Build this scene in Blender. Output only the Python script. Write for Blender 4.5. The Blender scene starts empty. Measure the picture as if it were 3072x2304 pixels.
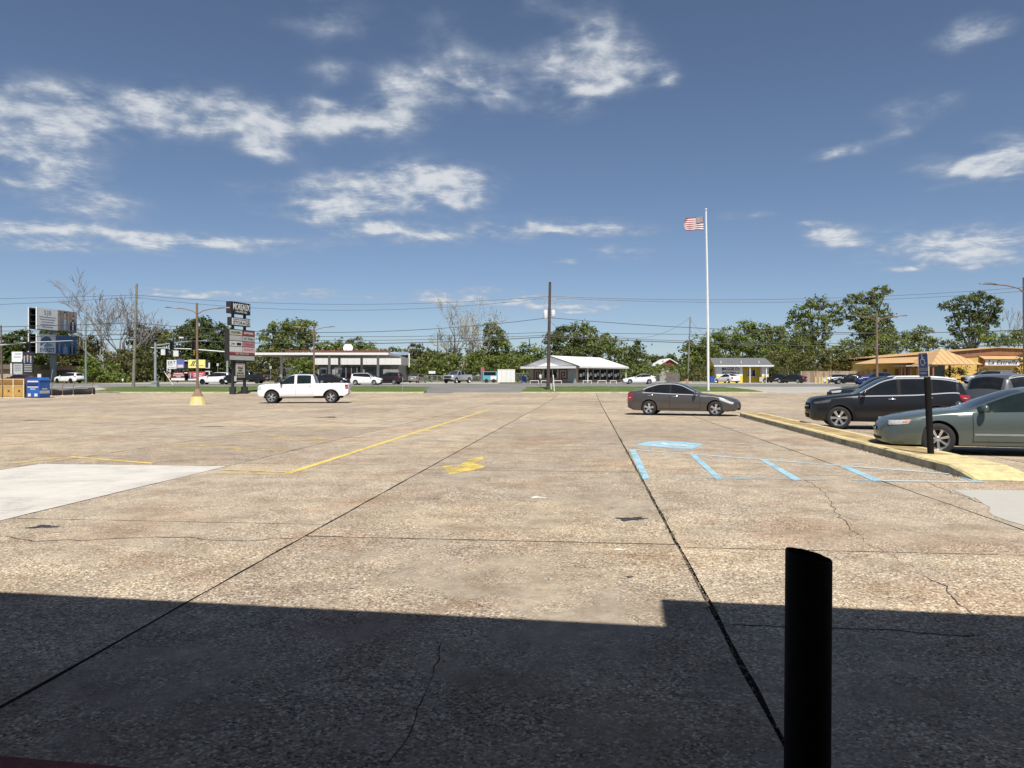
import bpy, bmesh, math, random
from mathutils import Vector, Matrix
R = math.radians
random.seed(11)
SC = bpy.context.scene
COL = SC.collection

# ---------------------------------------------------------------- camera, sky, sun, exposure
F, CX, HZ, CAMH = 2222.0, 1536.0, 1131.0, 1.59      # focal length, principal column, horizon row (photo pixels), eye height (m)
cam_data = bpy.data.cameras.new('camera')
cam = bpy.data.objects.new('camera', cam_data); COL.objects.link(cam)
cam.location = (0, 0, CAMH); cam.rotation_euler = (R(90), 0, 0)
cam_data.sensor_width = 36.0; cam_data.lens = 36.0 * F / 3072.0
cam_data.shift_y = (HZ - 1152.0) / 3072.0
cam_data.clip_start = 0.05; cam_data.clip_end = 6000
SC.camera = cam

SUN_EL = 58.0
SUN_S = Vector((-0.12, 1.0)).normalized()          # horizontal travel of the light
EXPOSURE = 0.47
SKY_STRENGTH = 0.074

world = bpy.data.worlds.new('World'); SC.world = world
world.use_nodes = True


class NT:
    """small helper that writes node graphs"""
    def __init__(s, tree):
        s.t = tree; s.t.nodes.clear()

    def n(s, typ, ins=(), **kw):
        nd = s.t.nodes.new(typ)
        for k, v in kw.items():
            setattr(nd, k, v)
        items = ins.items() if isinstance(ins, dict) else enumerate(ins)
        for k, v in items:
            if v is None:
                continue
            if isinstance(v, bpy.types.NodeSocket):
                s.t.links.new(v, nd.inputs[k])
            else:
                nd.inputs[k].default_value = v
        return nd

    def m(s, op, *ins, clamp=False):
        return s.n('ShaderNodeMath', ins, operation=op, use_clamp=clamp).outputs[0]

    def v(s, op, *ins):
        nd = s.n('ShaderNodeVectorMath', ins, operation=op)
        return nd.outputs['Value'] if op in ('DOT_PRODUCT', 'LENGTH', 'DISTANCE') else nd.outputs[0]

    def noise(s, vec, scale, detail=4, rough=0.55, dist=0.0, col=False):
        nd = s.n('ShaderNodeTexNoise', {'Vector': vec, 'Scale': scale, 'Detail': detail, 'Roughness': rough, 'Distortion': dist})
        return nd.outputs['Color' if col else 'Fac']

    def ramp(s, fac, stops, interp='LINEAR'):
        nd = s.n('ShaderNodeValToRGB', [fac])
        cr = nd.color_ramp; cr.interpolation = interp
        while len(cr.elements) < len(stops):
            cr.elements.new(0.5)
        for e, (p, c) in zip(cr.elements, stops):
            e.position = p
            e.color = (c, c, c, 1) if isinstance(c, (int, float)) else (*c, 1)
        return nd.outputs[0]

    def mix(s, fac, a, b, mode='MIX'):
        nd = s.n('ShaderNodeMix', data_type='RGBA', blend_type=mode)
        for k, v in (('Factor', fac), ('A', a), ('B', b)):
            i = [q for q in nd.inputs if q.name == k and (q.type == ('VALUE' if k == 'Factor' else 'RGBA'))][0]
            if isinstance(v, bpy.types.NodeSocket):
                s.t.links.new(v, i)
            else:
                i.default_value = v if k == 'Factor' else ((*v, 1) if len(v) == 3 else v)
        return [o for o in nd.outputs if o.type == 'RGBA'][0]

    def smooth(s, x, a, b):
        return s.n('ShaderNodeMapRange', [x, a, b, 0.0, 1.0], interpolation_type='SMOOTHSTEP').outputs[0]


# clouds of the photograph's sky: (column, row, half width, half height, weight) as directions
CLOUDS = [(30, 375, 230, 95, .85), (270, 335, 150, 70, .5), (520, 330, 110, 60, .72), (690, 350, 120, 62, .95), (790, 395, 50, 30, .7),
          (150, 520, 150, 50, .55), (270, 610, 160, 36, .6), (430, 712, 420, 26, 1.05), (60, 730, 180, 26, .7),
          (1000, 372, 125, 42, .95), (960, 305, 60, 22, .6), (1200, 290, 82, 70, .60), (1430, 250, 140, 60, .74), (1185, 350, 60, 40, .6),
          (985, 205, 70, 32, .6), (960, 45, 130, 55, .45), (1340, 90, 110, 70, .30), (1310, 545, 150, 52, .95), (1390, 590, 60, 36, .9), (960, 600, 220, 40, .5),
          (1090, 560, 130, 50, .62), (1010, 640, 90, 28, .62), (1200, 700, 220, 26, 1.0), (830, 455, 62, 28, .7), (1780, 150, 115, 80, .88), (1920, 215, 95, 48, .62),
          (1665, 185, 50, 36, .35), (1790, 262, 72, 28, .75), (2005, 247, 26, 16, .7), (1700, 335, 110, 34, .38), (1670, 686, 150, 24, 1.05), (1880, 690, 90, 16, .5),
          (1870, 757, 90, 18, .52), (1700, 790, 30, 10, .6), (2466, 695, 60, 30, .7), (2590, 705, 130, 26, .62), (2890, 735, 240, 46, .85), (2860, 790, 180, 18, .6),
          (2960, 505, 170, 48, .85), (3060, 440, 110, 40, .6), (2760, 320, 130, 34, .45), (2540, 445, 80, 18, .6), (2690, 400, 50, 24, .4), (2890, 95, 80, 42, .62),
          (3010, 85, 50, 26, .5), (1350, 880, 110, 20, .6), (1000, 885, 220, 18, .55), (560, 880, 200, 12, .65), (1600, 905, 220, 26, .6), (1730, 930, 130, 18, .6), (700, 950, 300, 10, .4),
          (2260, 645, 90, 16, .42), (1560, 20, 90, 30, .3)]


def build_world():
    w = NT(world.node_tree)
    tc = w.n('ShaderNodeTexCoord').outputs['Generated']
    d = w.v('NORMALIZE', tc)
    sep = w.n('ShaderNodeSeparateXYZ', [d])
    x, y, z = sep.outputs
    zc = w.m('MAXIMUM', z, 0.0)
    # position on a flat cloud layer
    inv = w.m('DIVIDE', 1.0, w.m('ADD', zc, 0.11))
    plane = w.n('ShaderNodeCombineXYZ', [w.m('MULTIPLY', x, inv), w.m('MULTIPLY', y, inv), 0.0]).outputs[0]
    az = w.m('ARCTAN2', x, y)
    el = w.m('ARCSINE', zc)
    n_warp = w.noise(plane, 2.6, 2, 0.6, 0.0, True)
    wv = w.v('MULTIPLY', w.v('SUBTRACT', n_warp, (0.5, 0.5, 0.5)), (0.07, 0.032, 0.0))
    ae = w.v('ADD', w.n('ShaderNodeCombineXYZ', [az, el, 0.0]).outputs[0], wv)
    acc = None
    for (u, v, hw, hh, wt) in CLOUDS:
        a0 = math.atan2(u - CX, F); e0 = math.atan2((HZ - v), math.hypot(F, u - CX))
        ca = math.cos(a0)
        ia = F / (hw * ca * ca) * 0.85; ie = F / (hh * ca) * 0.85
        q = w.v('MULTIPLY', w.v('SUBTRACT', ae, (a0, e0, 0.0)), (ia, ie, 0.0))
        g = w.m('EXPONENT', w.m('MULTIPLY', w.v('DOT_PRODUCT', q, q), -1.0))
        acc = w.m('MULTIPLY', g, wt) if acc is None else w.m('MULTIPLY_ADD', g, wt, acc)
    # the same broken cloud continues all round, outside the part the photograph shows
    side = w.smooth(w.m('ABSOLUTE', az), 0.62, 0.80)
    high = w.smooth(el, 0.50, 0.62)
    out = w.m('MAXIMUM', side, high)
    far = w.smooth(w.noise(plane, 0.9, 2, 0.5), 0.50, 0.72)
    cover = w.m('MAXIMUM', w.m('MINIMUM', w.m('MULTIPLY', acc, 1.08), 1.05), w.m('MULTIPLY', w.m('MULTIPLY', out, far), 0.85))
    n1 = w.noise(plane, 5.2, 6, 0.60, 0.15)
    n2 = w.noise(plane, 21.0, 3, 0.62, 0.0)
    nn = w.m('ADD', w.m('MULTIPLY', w.m('SUBTRACT', n1, 0.5), 2.9), w.m('MULTIPLY', w.m('SUBTRACT', n2, 0.5), 0.5))
    dens = w.m('ADD', cover, w.m('MULTIPLY', nn, w.m('MINIMUM', w.m('MULTIPLY', cover, 1.7), 1.0)))
    alpha = w.m('MULTIPLY', w.smooth(dens, 0.06, 1.30), 0.86)
    shade = w.smooth(w.m('ADD', dens, w.m('MULTIPLY', w.m('SUBTRACT', n2, 0.5), 1.0)), 0.35, 1.5)
    sky = w.n('ShaderNodeTexSky', sky_type='NISHITA')
    sky.sun_disc = False
    sky.sun_elevation = R(SUN_EL)
    sky.sun_rotation = math.atan2(-SUN_S.x, -SUN_S.y)
    sky.air_density = 0.85; sky.dust_density = 0.0; sky.ozone_density = 3.0; sky.altitude = 0
    # a little humid haze towards the horizon, all the way round
    hz = w.m('EXPONENT', w.m('MULTIPLY', el, -7.0))
    hs = w.n('ShaderNodeHueSaturation', {'Saturation': 1.0, 'Color': sky.outputs[0]}).outputs[0]
    skyc = w.mix(1.0, hs, w.mix(hz, (.97, .89, .85), (.62, .68, .83)), 'MULTIPLY')
    cl = w.mix(shade, (3.9, 4.5, 5.4), (7.4, 7.6, 7.8))
    col = w.mix(alpha, skyc, cl)
    bg = w.n('ShaderNodeBackground', [col, SKY_STRENGTH])
    w.n('ShaderNodeOutputWorld', [bg.outputs[0]])


build_world()
world.cycles.sampling_method = 'MANUAL'; world.cycles.sample_map_resolution = 128
sun_d = bpy.data.lights.new('sun', 'SUN'); sun_d.energy = 4.6; sun_d.angle = R(0.53); sun_d.color = (1.0, 0.953, 0.885)
sun = bpy.data.objects.new('sun', sun_d); COL.objects.link(sun)
ce, se = math.cos(R(SUN_EL)), math.sin(R(SUN_EL))
sun.rotation_euler = Vector((SUN_S.x * ce, SUN_S.y * ce, -se)).to_track_quat('-Z', 'Y').to_euler()
sun.location = (0, -20, 40)
SC.view_settings.view_transform = 'Standard'; SC.view_settings.look = 'None'
SC.view_settings.gamma = 1.0; SC.view_settings.exposure = EXPOSURE; SC.view_settings.use_curve_mapping = False
SC.cycles.use_denoising = True
SC.cycles.max_bounces = 4; SC.cycles.diffuse_bounces = 3; SC.cycles.glossy_bounces = 2; SC.cycles.transparent_max_bounces = 8

# ---------------------------------------------------------------- helpers
PR = [(-80, 0), (8, 0), (20, -.045), (32, -.10), (44, -.165), (54, -.18), (65, -.13), (75, -.06), (88, .42), (108, .60), (125, .64), (2000, .64)]


def zg(Y):
    """height of the place's ground at distance Y"""
    if Y <= PR[0][0]:
        return PR[0][1]
    for i in range(len(PR) - 1):
        (a, p), (b, q) = PR[i], PR[i + 1]
        if a <= Y <= b:
            t = (Y - a) / (b - a)
            return p + (q - p) * t
    return PR[-1][1]


def at(u, v, Y):
    return Vector(((u - CX) / F * Y, Y, CAMH - (v - HZ) / F * Y))


def gx(u, Y):
    return (u - CX) / F * Y


def onground(u, Y):
    return Vector((gx(u, Y), Y, zg(Y)))


def gp(u, v):
    """ground point of the car park seen at photo pixel (u, v)"""
    lo, hi = 1.5, 90.0
    for _ in range(50):
        m = .5 * (lo + hi)
        if CAMH - (v - HZ) / F * m > zg(m):
            lo = m
        else:
            hi = m
    return Vector((gx(u, lo), lo, zg(lo)))


MATS = {}


def M(name, col, rough=.6, metal=0.0, var=.10, scale=3.0, bump=0.0, coat=0.0, spec=.5, detail=5, dirt=None, emit=0):
    """procedural material: base colour with noise variation, optional bump, optional second (dirt) colour"""
    if name in MATS:
        return MATS[name]
    m = bpy.data.materials.new(name); m.use_nodes = True
    t = NT(m.node_tree)
    tc = t.n('ShaderNodeTexCoord').outputs['Object']
    nz = t.noise(tc, scale, detail, 0.6)
    lo = tuple(max(0, c * (1 - var)) for c in col); hi = tuple(min(1, c * (1 + var)) for c in col)
    c = t.ramp(nz, [(.3, lo), (.7, hi)])
    if dirt:
        n2 = t.noise(tc, scale * .37 + .2, 6, 0.65)
        c = t.mix(t.smooth(n2, .48, .72), c, dirt)
    ins = {'Base Color': c, 'Roughness': rough, 'Metallic': metal, 'Coat Weight': coat, 'Specular IOR Level': spec, 'Coat Roughness': .04}
    if bump:
        ins['Normal'] = t.n('ShaderNodeBump', {'Strength': bump, 'Distance': .02, 'Height': t.noise(tc, scale * 6, 4, .6)}).outputs[0]
    b = t.n('ShaderNodeBsdfPrincipled', ins)
    t.n('ShaderNodeOutputMaterial', [b.outputs[0]])
    MATS[name] = m
    return m


def newobj(name, verts, faces, mat, parent=None, smooth=False, mats=None, midx=None):
    me = bpy.data.meshes.new(name)
    me.from_pydata([tuple(v) for v in verts], [], faces)
    for m in (mats or [mat]):
        me.materials.append(m)
    if midx:
        me.polygons.foreach_set('material_index', midx)
    if smooth:
        me.polygons.foreach_set('use_smooth', [True] * len(me.polygons))
        if smooth is not True:
            me.set_sharp_from_angle(angle=R(smooth))
    me.update()
    o = bpy.data.objects.new(name, me); COL.objects.link(o)
    if parent:
        o.parent = parent
    return o


def empty(name, loc=(0, 0, 0), rz=0.0, label=None, cat=None, group=None):
    o = bpy.data.objects.new(name, None); COL.objects.link(o)
    o.location = loc; o.rotation_euler = (0, 0, rz); o.empty_display_size = .2
    tag(o, label, cat, group)
    return o


def tag(o, label=None, cat=None, group=None, kind=None):
    for k, v in (('label', label), ('category', cat), ('group', group), ('kind', kind)):
        if v:
            o[k] = v
    return o


class MB:
    """collects shapes and links them as ONE mesh object"""
    def __init__(s):
        s.v = []; s.f = []; s.mi = []; s.cur = 0

    def add(s, vs, fs):
        k = len(s.v); s.v += [Vector(p) for p in vs]
        s.f += [tuple(i + k for i in f) for f in fs]; s.mi += [s.cur] * len(fs)
        return s

    def box(s, x0, x1, y0, y1, z0, z1, mtx=None):
        vs = [Vector((x, y, z)) for z in (z0, z1) for y in (y0, y1) for x in (x0, x1)]
        if mtx:
            vs = [mtx @ p for p in vs]
        return s.add(vs, [(0, 2, 3, 1), (4, 5, 7, 6), (0, 1, 5, 4), (2, 6, 7, 3), (0, 4, 6, 2), (1, 3, 7, 5)])

    def quad(s, a, b, c, d):
        return s.add([a, b, c, d], [(0, 1, 2, 3)])

    def poly(s, pts):
        return s.add(pts, [tuple(range(len(pts)))])

    def prism(s, pts, off):
        """polygon extruded by vector off, closed"""
        n = len(pts); off = Vector(off)
        a = [Vector(p) for p in pts]; b = [p + off for p in a]
        fs = [tuple(range(n))[::-1], tuple(range(n, 2 * n))]
        fs += [(i, (i + 1) % n, n + (i + 1) % n, n + i) for i in range(n)]
        return s.add(a + b, fs)

    def tube(s, pts, rad, seg=8, cap=True):
        pts = [Vector(p) for p in pts]; n = len(pts)
        rads = rad if isinstance(rad, (list, tuple)) else [rad] * n
        vs = []; fs = []; ref = None
        for i, p in enumerate(pts):
            t = (pts[min(i + 1, n - 1)] - pts[max(i - 1, 0)])
            t = t.normalized() if t.length > 1e-9 else Vector((0, 0, 1))
            if ref is None:
                ref = t.orthogonal().normalized()
            a = (ref - t * ref.dot(t))
            a = a.normalized() if a.length > 1e-6 else t.orthogonal().normalized()
            ref = a; b = t.cross(a)
            vs += [p + (a * math.cos(2 * math.pi * k / seg) + b * math.sin(2 * math.pi * k / seg)) * rads[i] for k in range(seg)]
        for i in range(n - 1):
            fs += [(i * seg + k, i * seg + (k + 1) % seg, (i + 1) * seg + (k + 1) % seg, (i + 1) * seg + k) for k in range(seg)]
        if cap:
            fs += [tuple(range(seg))[::-1], tuple(range((n - 1) * seg, n * seg))]
        return s.add(vs, fs)

    def lathe(s, prof, seg=16, axis='Z', mtx=None, close=False):
        """profile of (radius, height) turned about an axis"""
        vs = []; n = len(prof)
        for r, h in prof:
            for k in range(seg):
                a = 2 * math.pi * k / seg
                p = Vector((r * math.cos(a), r * math.sin(a), h)) if axis == 'Z' else Vector((r * math.cos(a), h, r * math.sin(a)))
                vs.append(mtx @ p if mtx else p)
        fs = [(i * seg + k, i * seg + (k + 1) % seg, (i + 1) * seg + (k + 1) % seg, (i + 1) * seg + k) for i in range(n - 1) for k in range(seg)]
        if close:
            fs += [tuple(range(seg))[::-1], tuple(range((n - 1) * seg, n * seg))]
        return s.add(vs, fs)

    def ball(s, c, r, seg=10, rings=6):
        c = Vector(c); r = Vector(r) if isinstance(r, (tuple, list, Vector)) else Vector((r, r, r))
        vs = [c + Vector((0, 0, -r.z))]; fs = []
        for i in range(1, rings):
            a = -math.pi / 2 + math.pi * i / rings
            for k in range(seg):
                b = 2 * math.pi * k / seg
                vs.append(c + Vector((r.x * math.cos(a) * math.cos(b), r.y * math.cos(a) * math.sin(b), r.z * math.sin(a))))
        vs.append(c + Vector((0, 0, r.z))); L = len(vs) - 1
        fs += [(0, 1 + (k + 1) % seg, 1 + k) for k in range(seg)]
        for i in range(rings - 2):
            fs += [(1 + i * seg + k, 1 + i * seg + (k + 1) % seg, 1 + (i + 1) * seg + (k + 1) % seg, 1 + (i + 1) * seg + k) for k in range(seg)]
        fs += [(L, 1 + (rings - 2) * seg + k, 1 + (rings - 2) * seg + (k + 1) % seg) for k in range(seg)]
        return s.add(vs, fs)

    def build(s, name, mat, parent=None, smooth=False, mats=None):
        return newobj(name, s.v, s.f, mat, parent, smooth, mats, s.mi if mats else None)


def frame(origin, xdir, zdir=(0, 0, 1)):
    """matrix with local x along xdir (horizontal), z up"""
    x = Vector(xdir).normalized(); z = Vector(zdir); y = z.cross(x).normalized()
    m = Matrix.Identity(4)
    for i, c in enumerate((x, y, z)):
        m[0][i], m[1][i], m[2][i] = c
    m.translation = Vector(origin)
    return m


TEXTS = []


def txt(s, parent, mat, mtx, size, fit=None, name='lettering', ext=.004, align='CENTER', shear=0.0, bold=0.0):
    """lettering lying in the local xy plane of mtx (x = reading direction); turned into a mesh at the end"""
    cu = bpy.data.curves.new(name, 'FONT'); cu.body = s; cu.size = size; cu.extrude = ext
    cu.align_x = align; cu.align_y = 'CENTER'; cu.shear = shear; cu.offset = bold; cu.resolution_u = 2
    o = bpy.data.objects.new(name, cu); COL.objects.link(o)
    cu.materials.append(mat)
    TEXTS.append((o, parent, mtx, fit))
    return o


def finish_texts():
    bpy.context.view_layer.update()
    dg = bpy.context.evaluated_depsgraph_get()
    for o, parent, mtx, fit in TEXTS:
        me = bpy.data.meshes.new_from_object(o.evaluated_get(dg))
        xs = [v.co.x for v in me.vertices]
        k = 1.0
        if fit and xs:
            k = fit / max(1e-6, max(xs) - min(xs))
        n = bpy.data.objects.new('lettering', me); COL.objects.link(n)
        n.parent = parent
        n.matrix_local = mtx @ Matrix.Diagonal((k, 1, 1, 1))
    for o, *_ in TEXTS:
        cu = o.data
        bpy.data.objects.remove(o); bpy.data.curves.remove(cu)
# ---------------------------------------------------------------- ground, car park, road
YAW = R(5.83)
LA = Vector((math.sin(YAW), math.cos(YAW))); LB = Vector((math.cos(YAW), -math.sin(YAW)))   # along / across the slabs


def lot(a, b):
    return Vector((LA.x * a + LB.x * b, LA.y * a + LB.y * b))


def mat_aggregate(name, pale=0.0):
    m = bpy.data.materials.new(name); m.use_nodes = True
    t = NT(m.node_tree)
    tc = t.n('ShaderNodeTexCoord').outputs['Object']
    vor = t.n('ShaderNodeTexVoronoi', {'Vector': tc, 'Scale': 72.0, 'Randomness': 1.0})
    rnd = t.n('ShaderNodeSeparateColor', [vor.outputs['Color']]).outputs[0]
    peb = t.ramp(rnd, [(.0, (.10, .085, .068)), (.20, (.23, .19, .15)), (.42, (.335, .28, .215)), (.58, (.42, .355, .26)), (.72, (.33, .25, .20)),
                       (.86, (.52, .46, .36)), (.97, (.66, .62, .54))])
    big = t.noise(tc, .30, 6, .64)
    mid = t.noise(tc, 1.7, 5, .65)
    # where the cement skin is still whole the stones hardly show
    skin = t.smooth(t.m('ADD', big, t.m('MULTIPLY', t.m('SUBTRACT', mid, .5), .55)), .44, .62)
    cem = t.ramp(t.noise(tc, 9.0, 6, .7), [(.3, (.28, .24, .19)), (.7, (.42, .375, .305))])
    base = t.mix(t.m('MULTIPLY', skin, .58 + pale * .34), peb, cem)
    pink = t.smooth(t.noise(tc, .42, 5, .64, .6), .50, .66)
    base = t.mix(t.m('MULTIPLY', pink, .50), base, (.84, .67, .60), 'MULTIPLY')
    tan = t.smooth(t.noise(t.v('MULTIPLY', tc, (.8, 1.3, 1.0)), .16, 6, .66), .46, .62)
    base = t.mix(t.m('MULTIPLY', tan, .42), base, (1.34, 1.26, 1.08), 'MULTIPLY')
    stain = t.smooth(t.noise(t.v('MULTIPLY', tc, (1.0, .45, 1.0)), .7, 6, .7, .8), .56, .76)
    base = t.mix(t.m('MULTIPLY', stain, .48), base, (.58, .54, .50), 'MULTIPLY')
    wear = t.noise(tc, 1.5, 8, .76, .2)
    base = t.mix(1.0, base, t.ramp(wear, [(.34, (.74, .68, .61)), (.50, (1.0, .98, .95)), (.64, (1.24, 1.20, 1.12))]), 'MULTIPLY')
    oi = t.n('ShaderNodeObjectInfo').outputs['Random']
    base = t.mix(1.0, base, t.ramp(oi, [(0, (.86, .85, .84)), (1, (1.10, 1.09, 1.06))]), 'MULTIPLY')
    h = t.m('ADD', t.m('MULTIPLY', vor.outputs['Distance'], -1.0), t.m('MULTIPLY', t.noise(tc, 30, 4, .6), .6))
    bmp = t.n('ShaderNodeBump', {'Strength': .55, 'Distance': .008, 'Height': h}).outputs[0]
    b = t.n('ShaderNodeBsdfPrincipled', {'Base Color': base, 'Roughness': .88, 'Specular IOR Level': .25, 'Normal': bmp})
    t.n('ShaderNodeOutputMaterial', [b.outputs[0]])
    return m


def mat_concrete(name, col, var=.1):
    m = bpy.data.materials.new(name); m.use_nodes = True
    t = NT(m.node_tree)
    tc = t.n('ShaderNodeTexCoord').outputs['Object']
    n1 = t.noise(tc, .9, 6, .68, .5); n2 = t.noise(t.v('MULTIPLY', tc, (1, 5, 1)), 2.2, 5, .7); n3 = t.noise(tc, 120, 3, .7)
    k = t.m('ADD', t.m('ADD', t.m('MULTIPLY', n1, .5), t.m('MULTIPLY', n2, .3)), t.m('MULTIPLY', n3, .25))
    c = t.ramp(k, [(.32, tuple(x * (1 - var * 2) for x in col)), (.5, col), (.72, tuple(min(1, x * (1 + var)) for x in col))])
    bmp = t.n('ShaderNodeBump', {'Strength': .25, 'Distance': .004, 'Height': n3}).outputs[0]
    b = t.n('ShaderNodeBsdfPrincipled', {'Base Color': c, 'Roughness': .85, 'Specular IOR Level': .3, 'Normal': bmp})
    t.n('ShaderNodeOutputMaterial', [b.outputs[0]])
    return m


def mat_asphalt(name):
    m = bpy.data.materials.new(name); m.use_nodes = True
    t = NT(m.node_tree)
    tc = t.n('ShaderNodeTexCoord').outputs['Object']
    n1 = t.noise(t.v('MULTIPLY', tc, (.25, 1, 1)), .5, 6, .7, .4); n3 = t.noise(tc, 40, 3, .7)
    c = t.ramp(t.m('ADD', t.m('MULTIPLY', n1, .8), t.m('MULTIPLY', n3, .2)), [(.30, (.085, .082, .08)), (.5, (.18, .172, .162)), (.70, (.28, .265, .245))])
    b = t.n('ShaderNodeBsdfPrincipled', {'Base Color': c, 'Roughness': .85, 'Specular IOR Level': .3})
    t.n('ShaderNodeOutputMaterial', [b.outputs[0]])
    return m


def mat_grass(name, a, b_):
    m = bpy.data.materials.new(name); m.use_nodes = True
    t = NT(m.node_tree)
    tc = t.n('ShaderNodeTexCoord').outputs['Object']
    n1 = t.noise(tc, .6, 5, .6); n2 = t.noise(tc, 9, 4, .7)
    c = t.ramp(t.m('ADD', t.m('MULTIPLY', n1, .6), t.m('MULTIPLY', n2, .4)), [(.35, a), (.65, b_)])
    bmp = t.n('ShaderNodeBump', {'Strength': .8, 'Distance': .06, 'Height': t.noise(tc, 22, 3, .7)}).outputs[0]
    b = t.n('ShaderNodeBsdfPrincipled', {'Base Color': c, 'Roughness': .9, 'Specular IOR Level': .15, 'Normal': bmp})
    t.n('ShaderNodeOutputMaterial', [b.outputs[0]])
    return m


m_agg = mat_aggregate('exposed_aggregate'); m_agg2 = mat_aggregate('exposed_aggregate_skinned', .9)
m_new = mat_concrete('fresh_concrete', (.50, .47, .42), .30); m_old = mat_concrete('old_concrete', (.36, .335, .29), .14)
m_patch = mat_concrete('patch_concrete', (.42, .40, .355))
m_asph = mat_asphalt('asphalt'); m_soil = M('joint_soil', (.045, .038, .03), .95, var=.5, scale=30)
m_field = mat_grass('field', (.10, .11, .045), (.19, .17, .09)); m_lawn = mat_grass('lawn', (.075, .11, .028), (.13, .18, .05))

# ground sheet out to the horizon
xs = [-3000, -600, -150, -60, 0, 60, 150, 600, 3000]; ys = [-600, -60, 0, 8, 20, 32, 44, 54, 65, 75, 75.02, 80, 88, 98, 108, 125, 200, 500, 1500, 4000]
vs = [(x, y, zg(y) - (.06 if y <= 75 else .012)) for y in ys for x in xs]
nx = len(xs)
fs = [(j * nx + i, j * nx + i + 1, (j + 1) * nx + i + 1, (j + 1) * nx + i) for j in range(len(ys) - 1) for i in range(nx - 1)]
ground = tag(newobj('ground', vs, fs, m_field), kind='structure')


def sheet(name, x0, x1, ylist, mat, dz, kind='structure', parent=None, nx=8):
    vs = []; fs = []
    for y in ylist:
        for i in range(nx + 1):
            vs.append((x0 + (x1 - x0) * i / nx, y, zg(y) + dz))
    w_ = nx + 1
    for j in range(len(ylist) - 1):
        for i in range(nx):
            fs.append((j * w_ + i, j * w_ + i + 1, (j + 1) * w_ + i + 1, (j + 1) * w_ + i))
    o = newobj(name, vs, fs, mat, parent)
    return tag(o, kind=kind) if kind else o


road = sheet('road', -400, 400, [88, 98, 108], m_asph, .0)
m_line = M('road_paint', (.62, .50, .16), .8, var=.2, scale=4)
for y in (97.75, 98.05):
    sheet('centre_line', -300, 300, [y, y + .14], m_line, .008, None, road, 4)
sheet('edge_line', -300, 300, [107.2, 107.35], M('white_paint_road', (.6, .6, .57), .8), .008, None, road, 4)
drive_m = sheet('driveway', gx(1270, 80), gx(1580, 80), [75.01, 80, 84, 88.2], m_asph, .004)
drive_r = sheet('driveway.001', gx(2240, 80), gx(2620, 80), [75.01, 80, 84, 88.2], m_old, .004)
drive_l = sheet('driveway.002', -130, gx(235, 80), [75.01, 80, 84, 88.2], m_asph, .004)
apron_gas = sheet('apron', -62, -2, [108, 116, 125, 150], m_old, .006)
apron_cafe = sheet('apron.001', 1.5, 40, [108, 116, 125, 150], m_asph, .006)
apron_stand = sheet('apron.002', 26, 130, [108.0, 110.5, 125, 165], m_old, .010)

# car park: soil bed with slabs on it, joints open between them
lotroot = newobj('parking_lot', [(-90, -3, -.05), (90, -3, -.05), (90, 0, -.05), (-90, 0, -.05)], [(0, 1, 2, 3)], m_soil)
tag(lotroot, kind='structure')
bed = sheet('joint_bed', -70, 75, [0, 8, 20, 32, 44, 54, 65, 75], m_soil, -.035, None, lotroot)

W_, L_ = 3.66, 5.5
J1 = gp(752, 1700); b_j1 = J1.x * LB.x + J1.y * LB.y            # the joint left of the middle lane
T1 = gp(1024, 1610.6); a_t1 = T1.x * LA.x + T1.y * LA.y          # a cross joint
rngS = random.Random(5)


def slab_mesh(a0, a1, b0, b1, gap_l, gap_r, gap_e, mat, fine):
    a0 += gap_e; a1 -= gap_e; b0 += gap_l; b1 -= gap_r
    pts = []
    n = 14 if fine else 2

    def jit():
        return rngS.uniform(-.009, .006) if fine else 0
    for i in range(n):
        pts.append((a0 + jit(), b0 + (b1 - b0) * i / n))
    for i in range(n):
        pts.append((a0 + (a1 - a0) * i / n, b1 + jit()))
    for i in range(n):
        pts.append((a1 + jit(), b1 + (b0 - b1) * i / n))
    for i in range(n):
        pts.append((a1 + (a0 - a1) * i / n, b0 + jit()))
    top = []
    for a, b in pts:
        p = lot(a, b); top.append((p.x, p.y, zg(p.y)))
    c = lot((a0 + a1) / 2, (b0 + b1) / 2)
    k = len(top)
    vs = top + [(x, y, z - .045) for x, y, z in top] + [(c.x, c.y, zg(c.y))]
    fs = [(i, (i + 1) % k, 2 * k) for i in range(k)][::1]
    fs = [(2 * k, (i + 1) % k, i) for i in range(k)]
    fs += [(i, (i + 1) % k, k + (i + 1) % k, k + i) for i in range(k)]
    # counter-clockwise seen from above
    if (Vector(top[1]) - Vector(top[0])).cross(Vector(vs[-1]) - Vector(top[0])).z > 0:
        fs = [tuple(reversed(f)) for f in fs]
    return newobj('pavement_slab', vs, fs, mat, lotroot, mats=[mat, m_soil], midx=[0] * k + [1] * k)


PA = gp(600, 1397); a_p = PA.x * LA.x + PA.y * LA.y
sh_p = (a_p - a_t1) % L_


def sh_of(u, v):
    q = gp(u, v); return (q.x * LA.x + q.y * LA.y - a_t1) % L_


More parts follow.
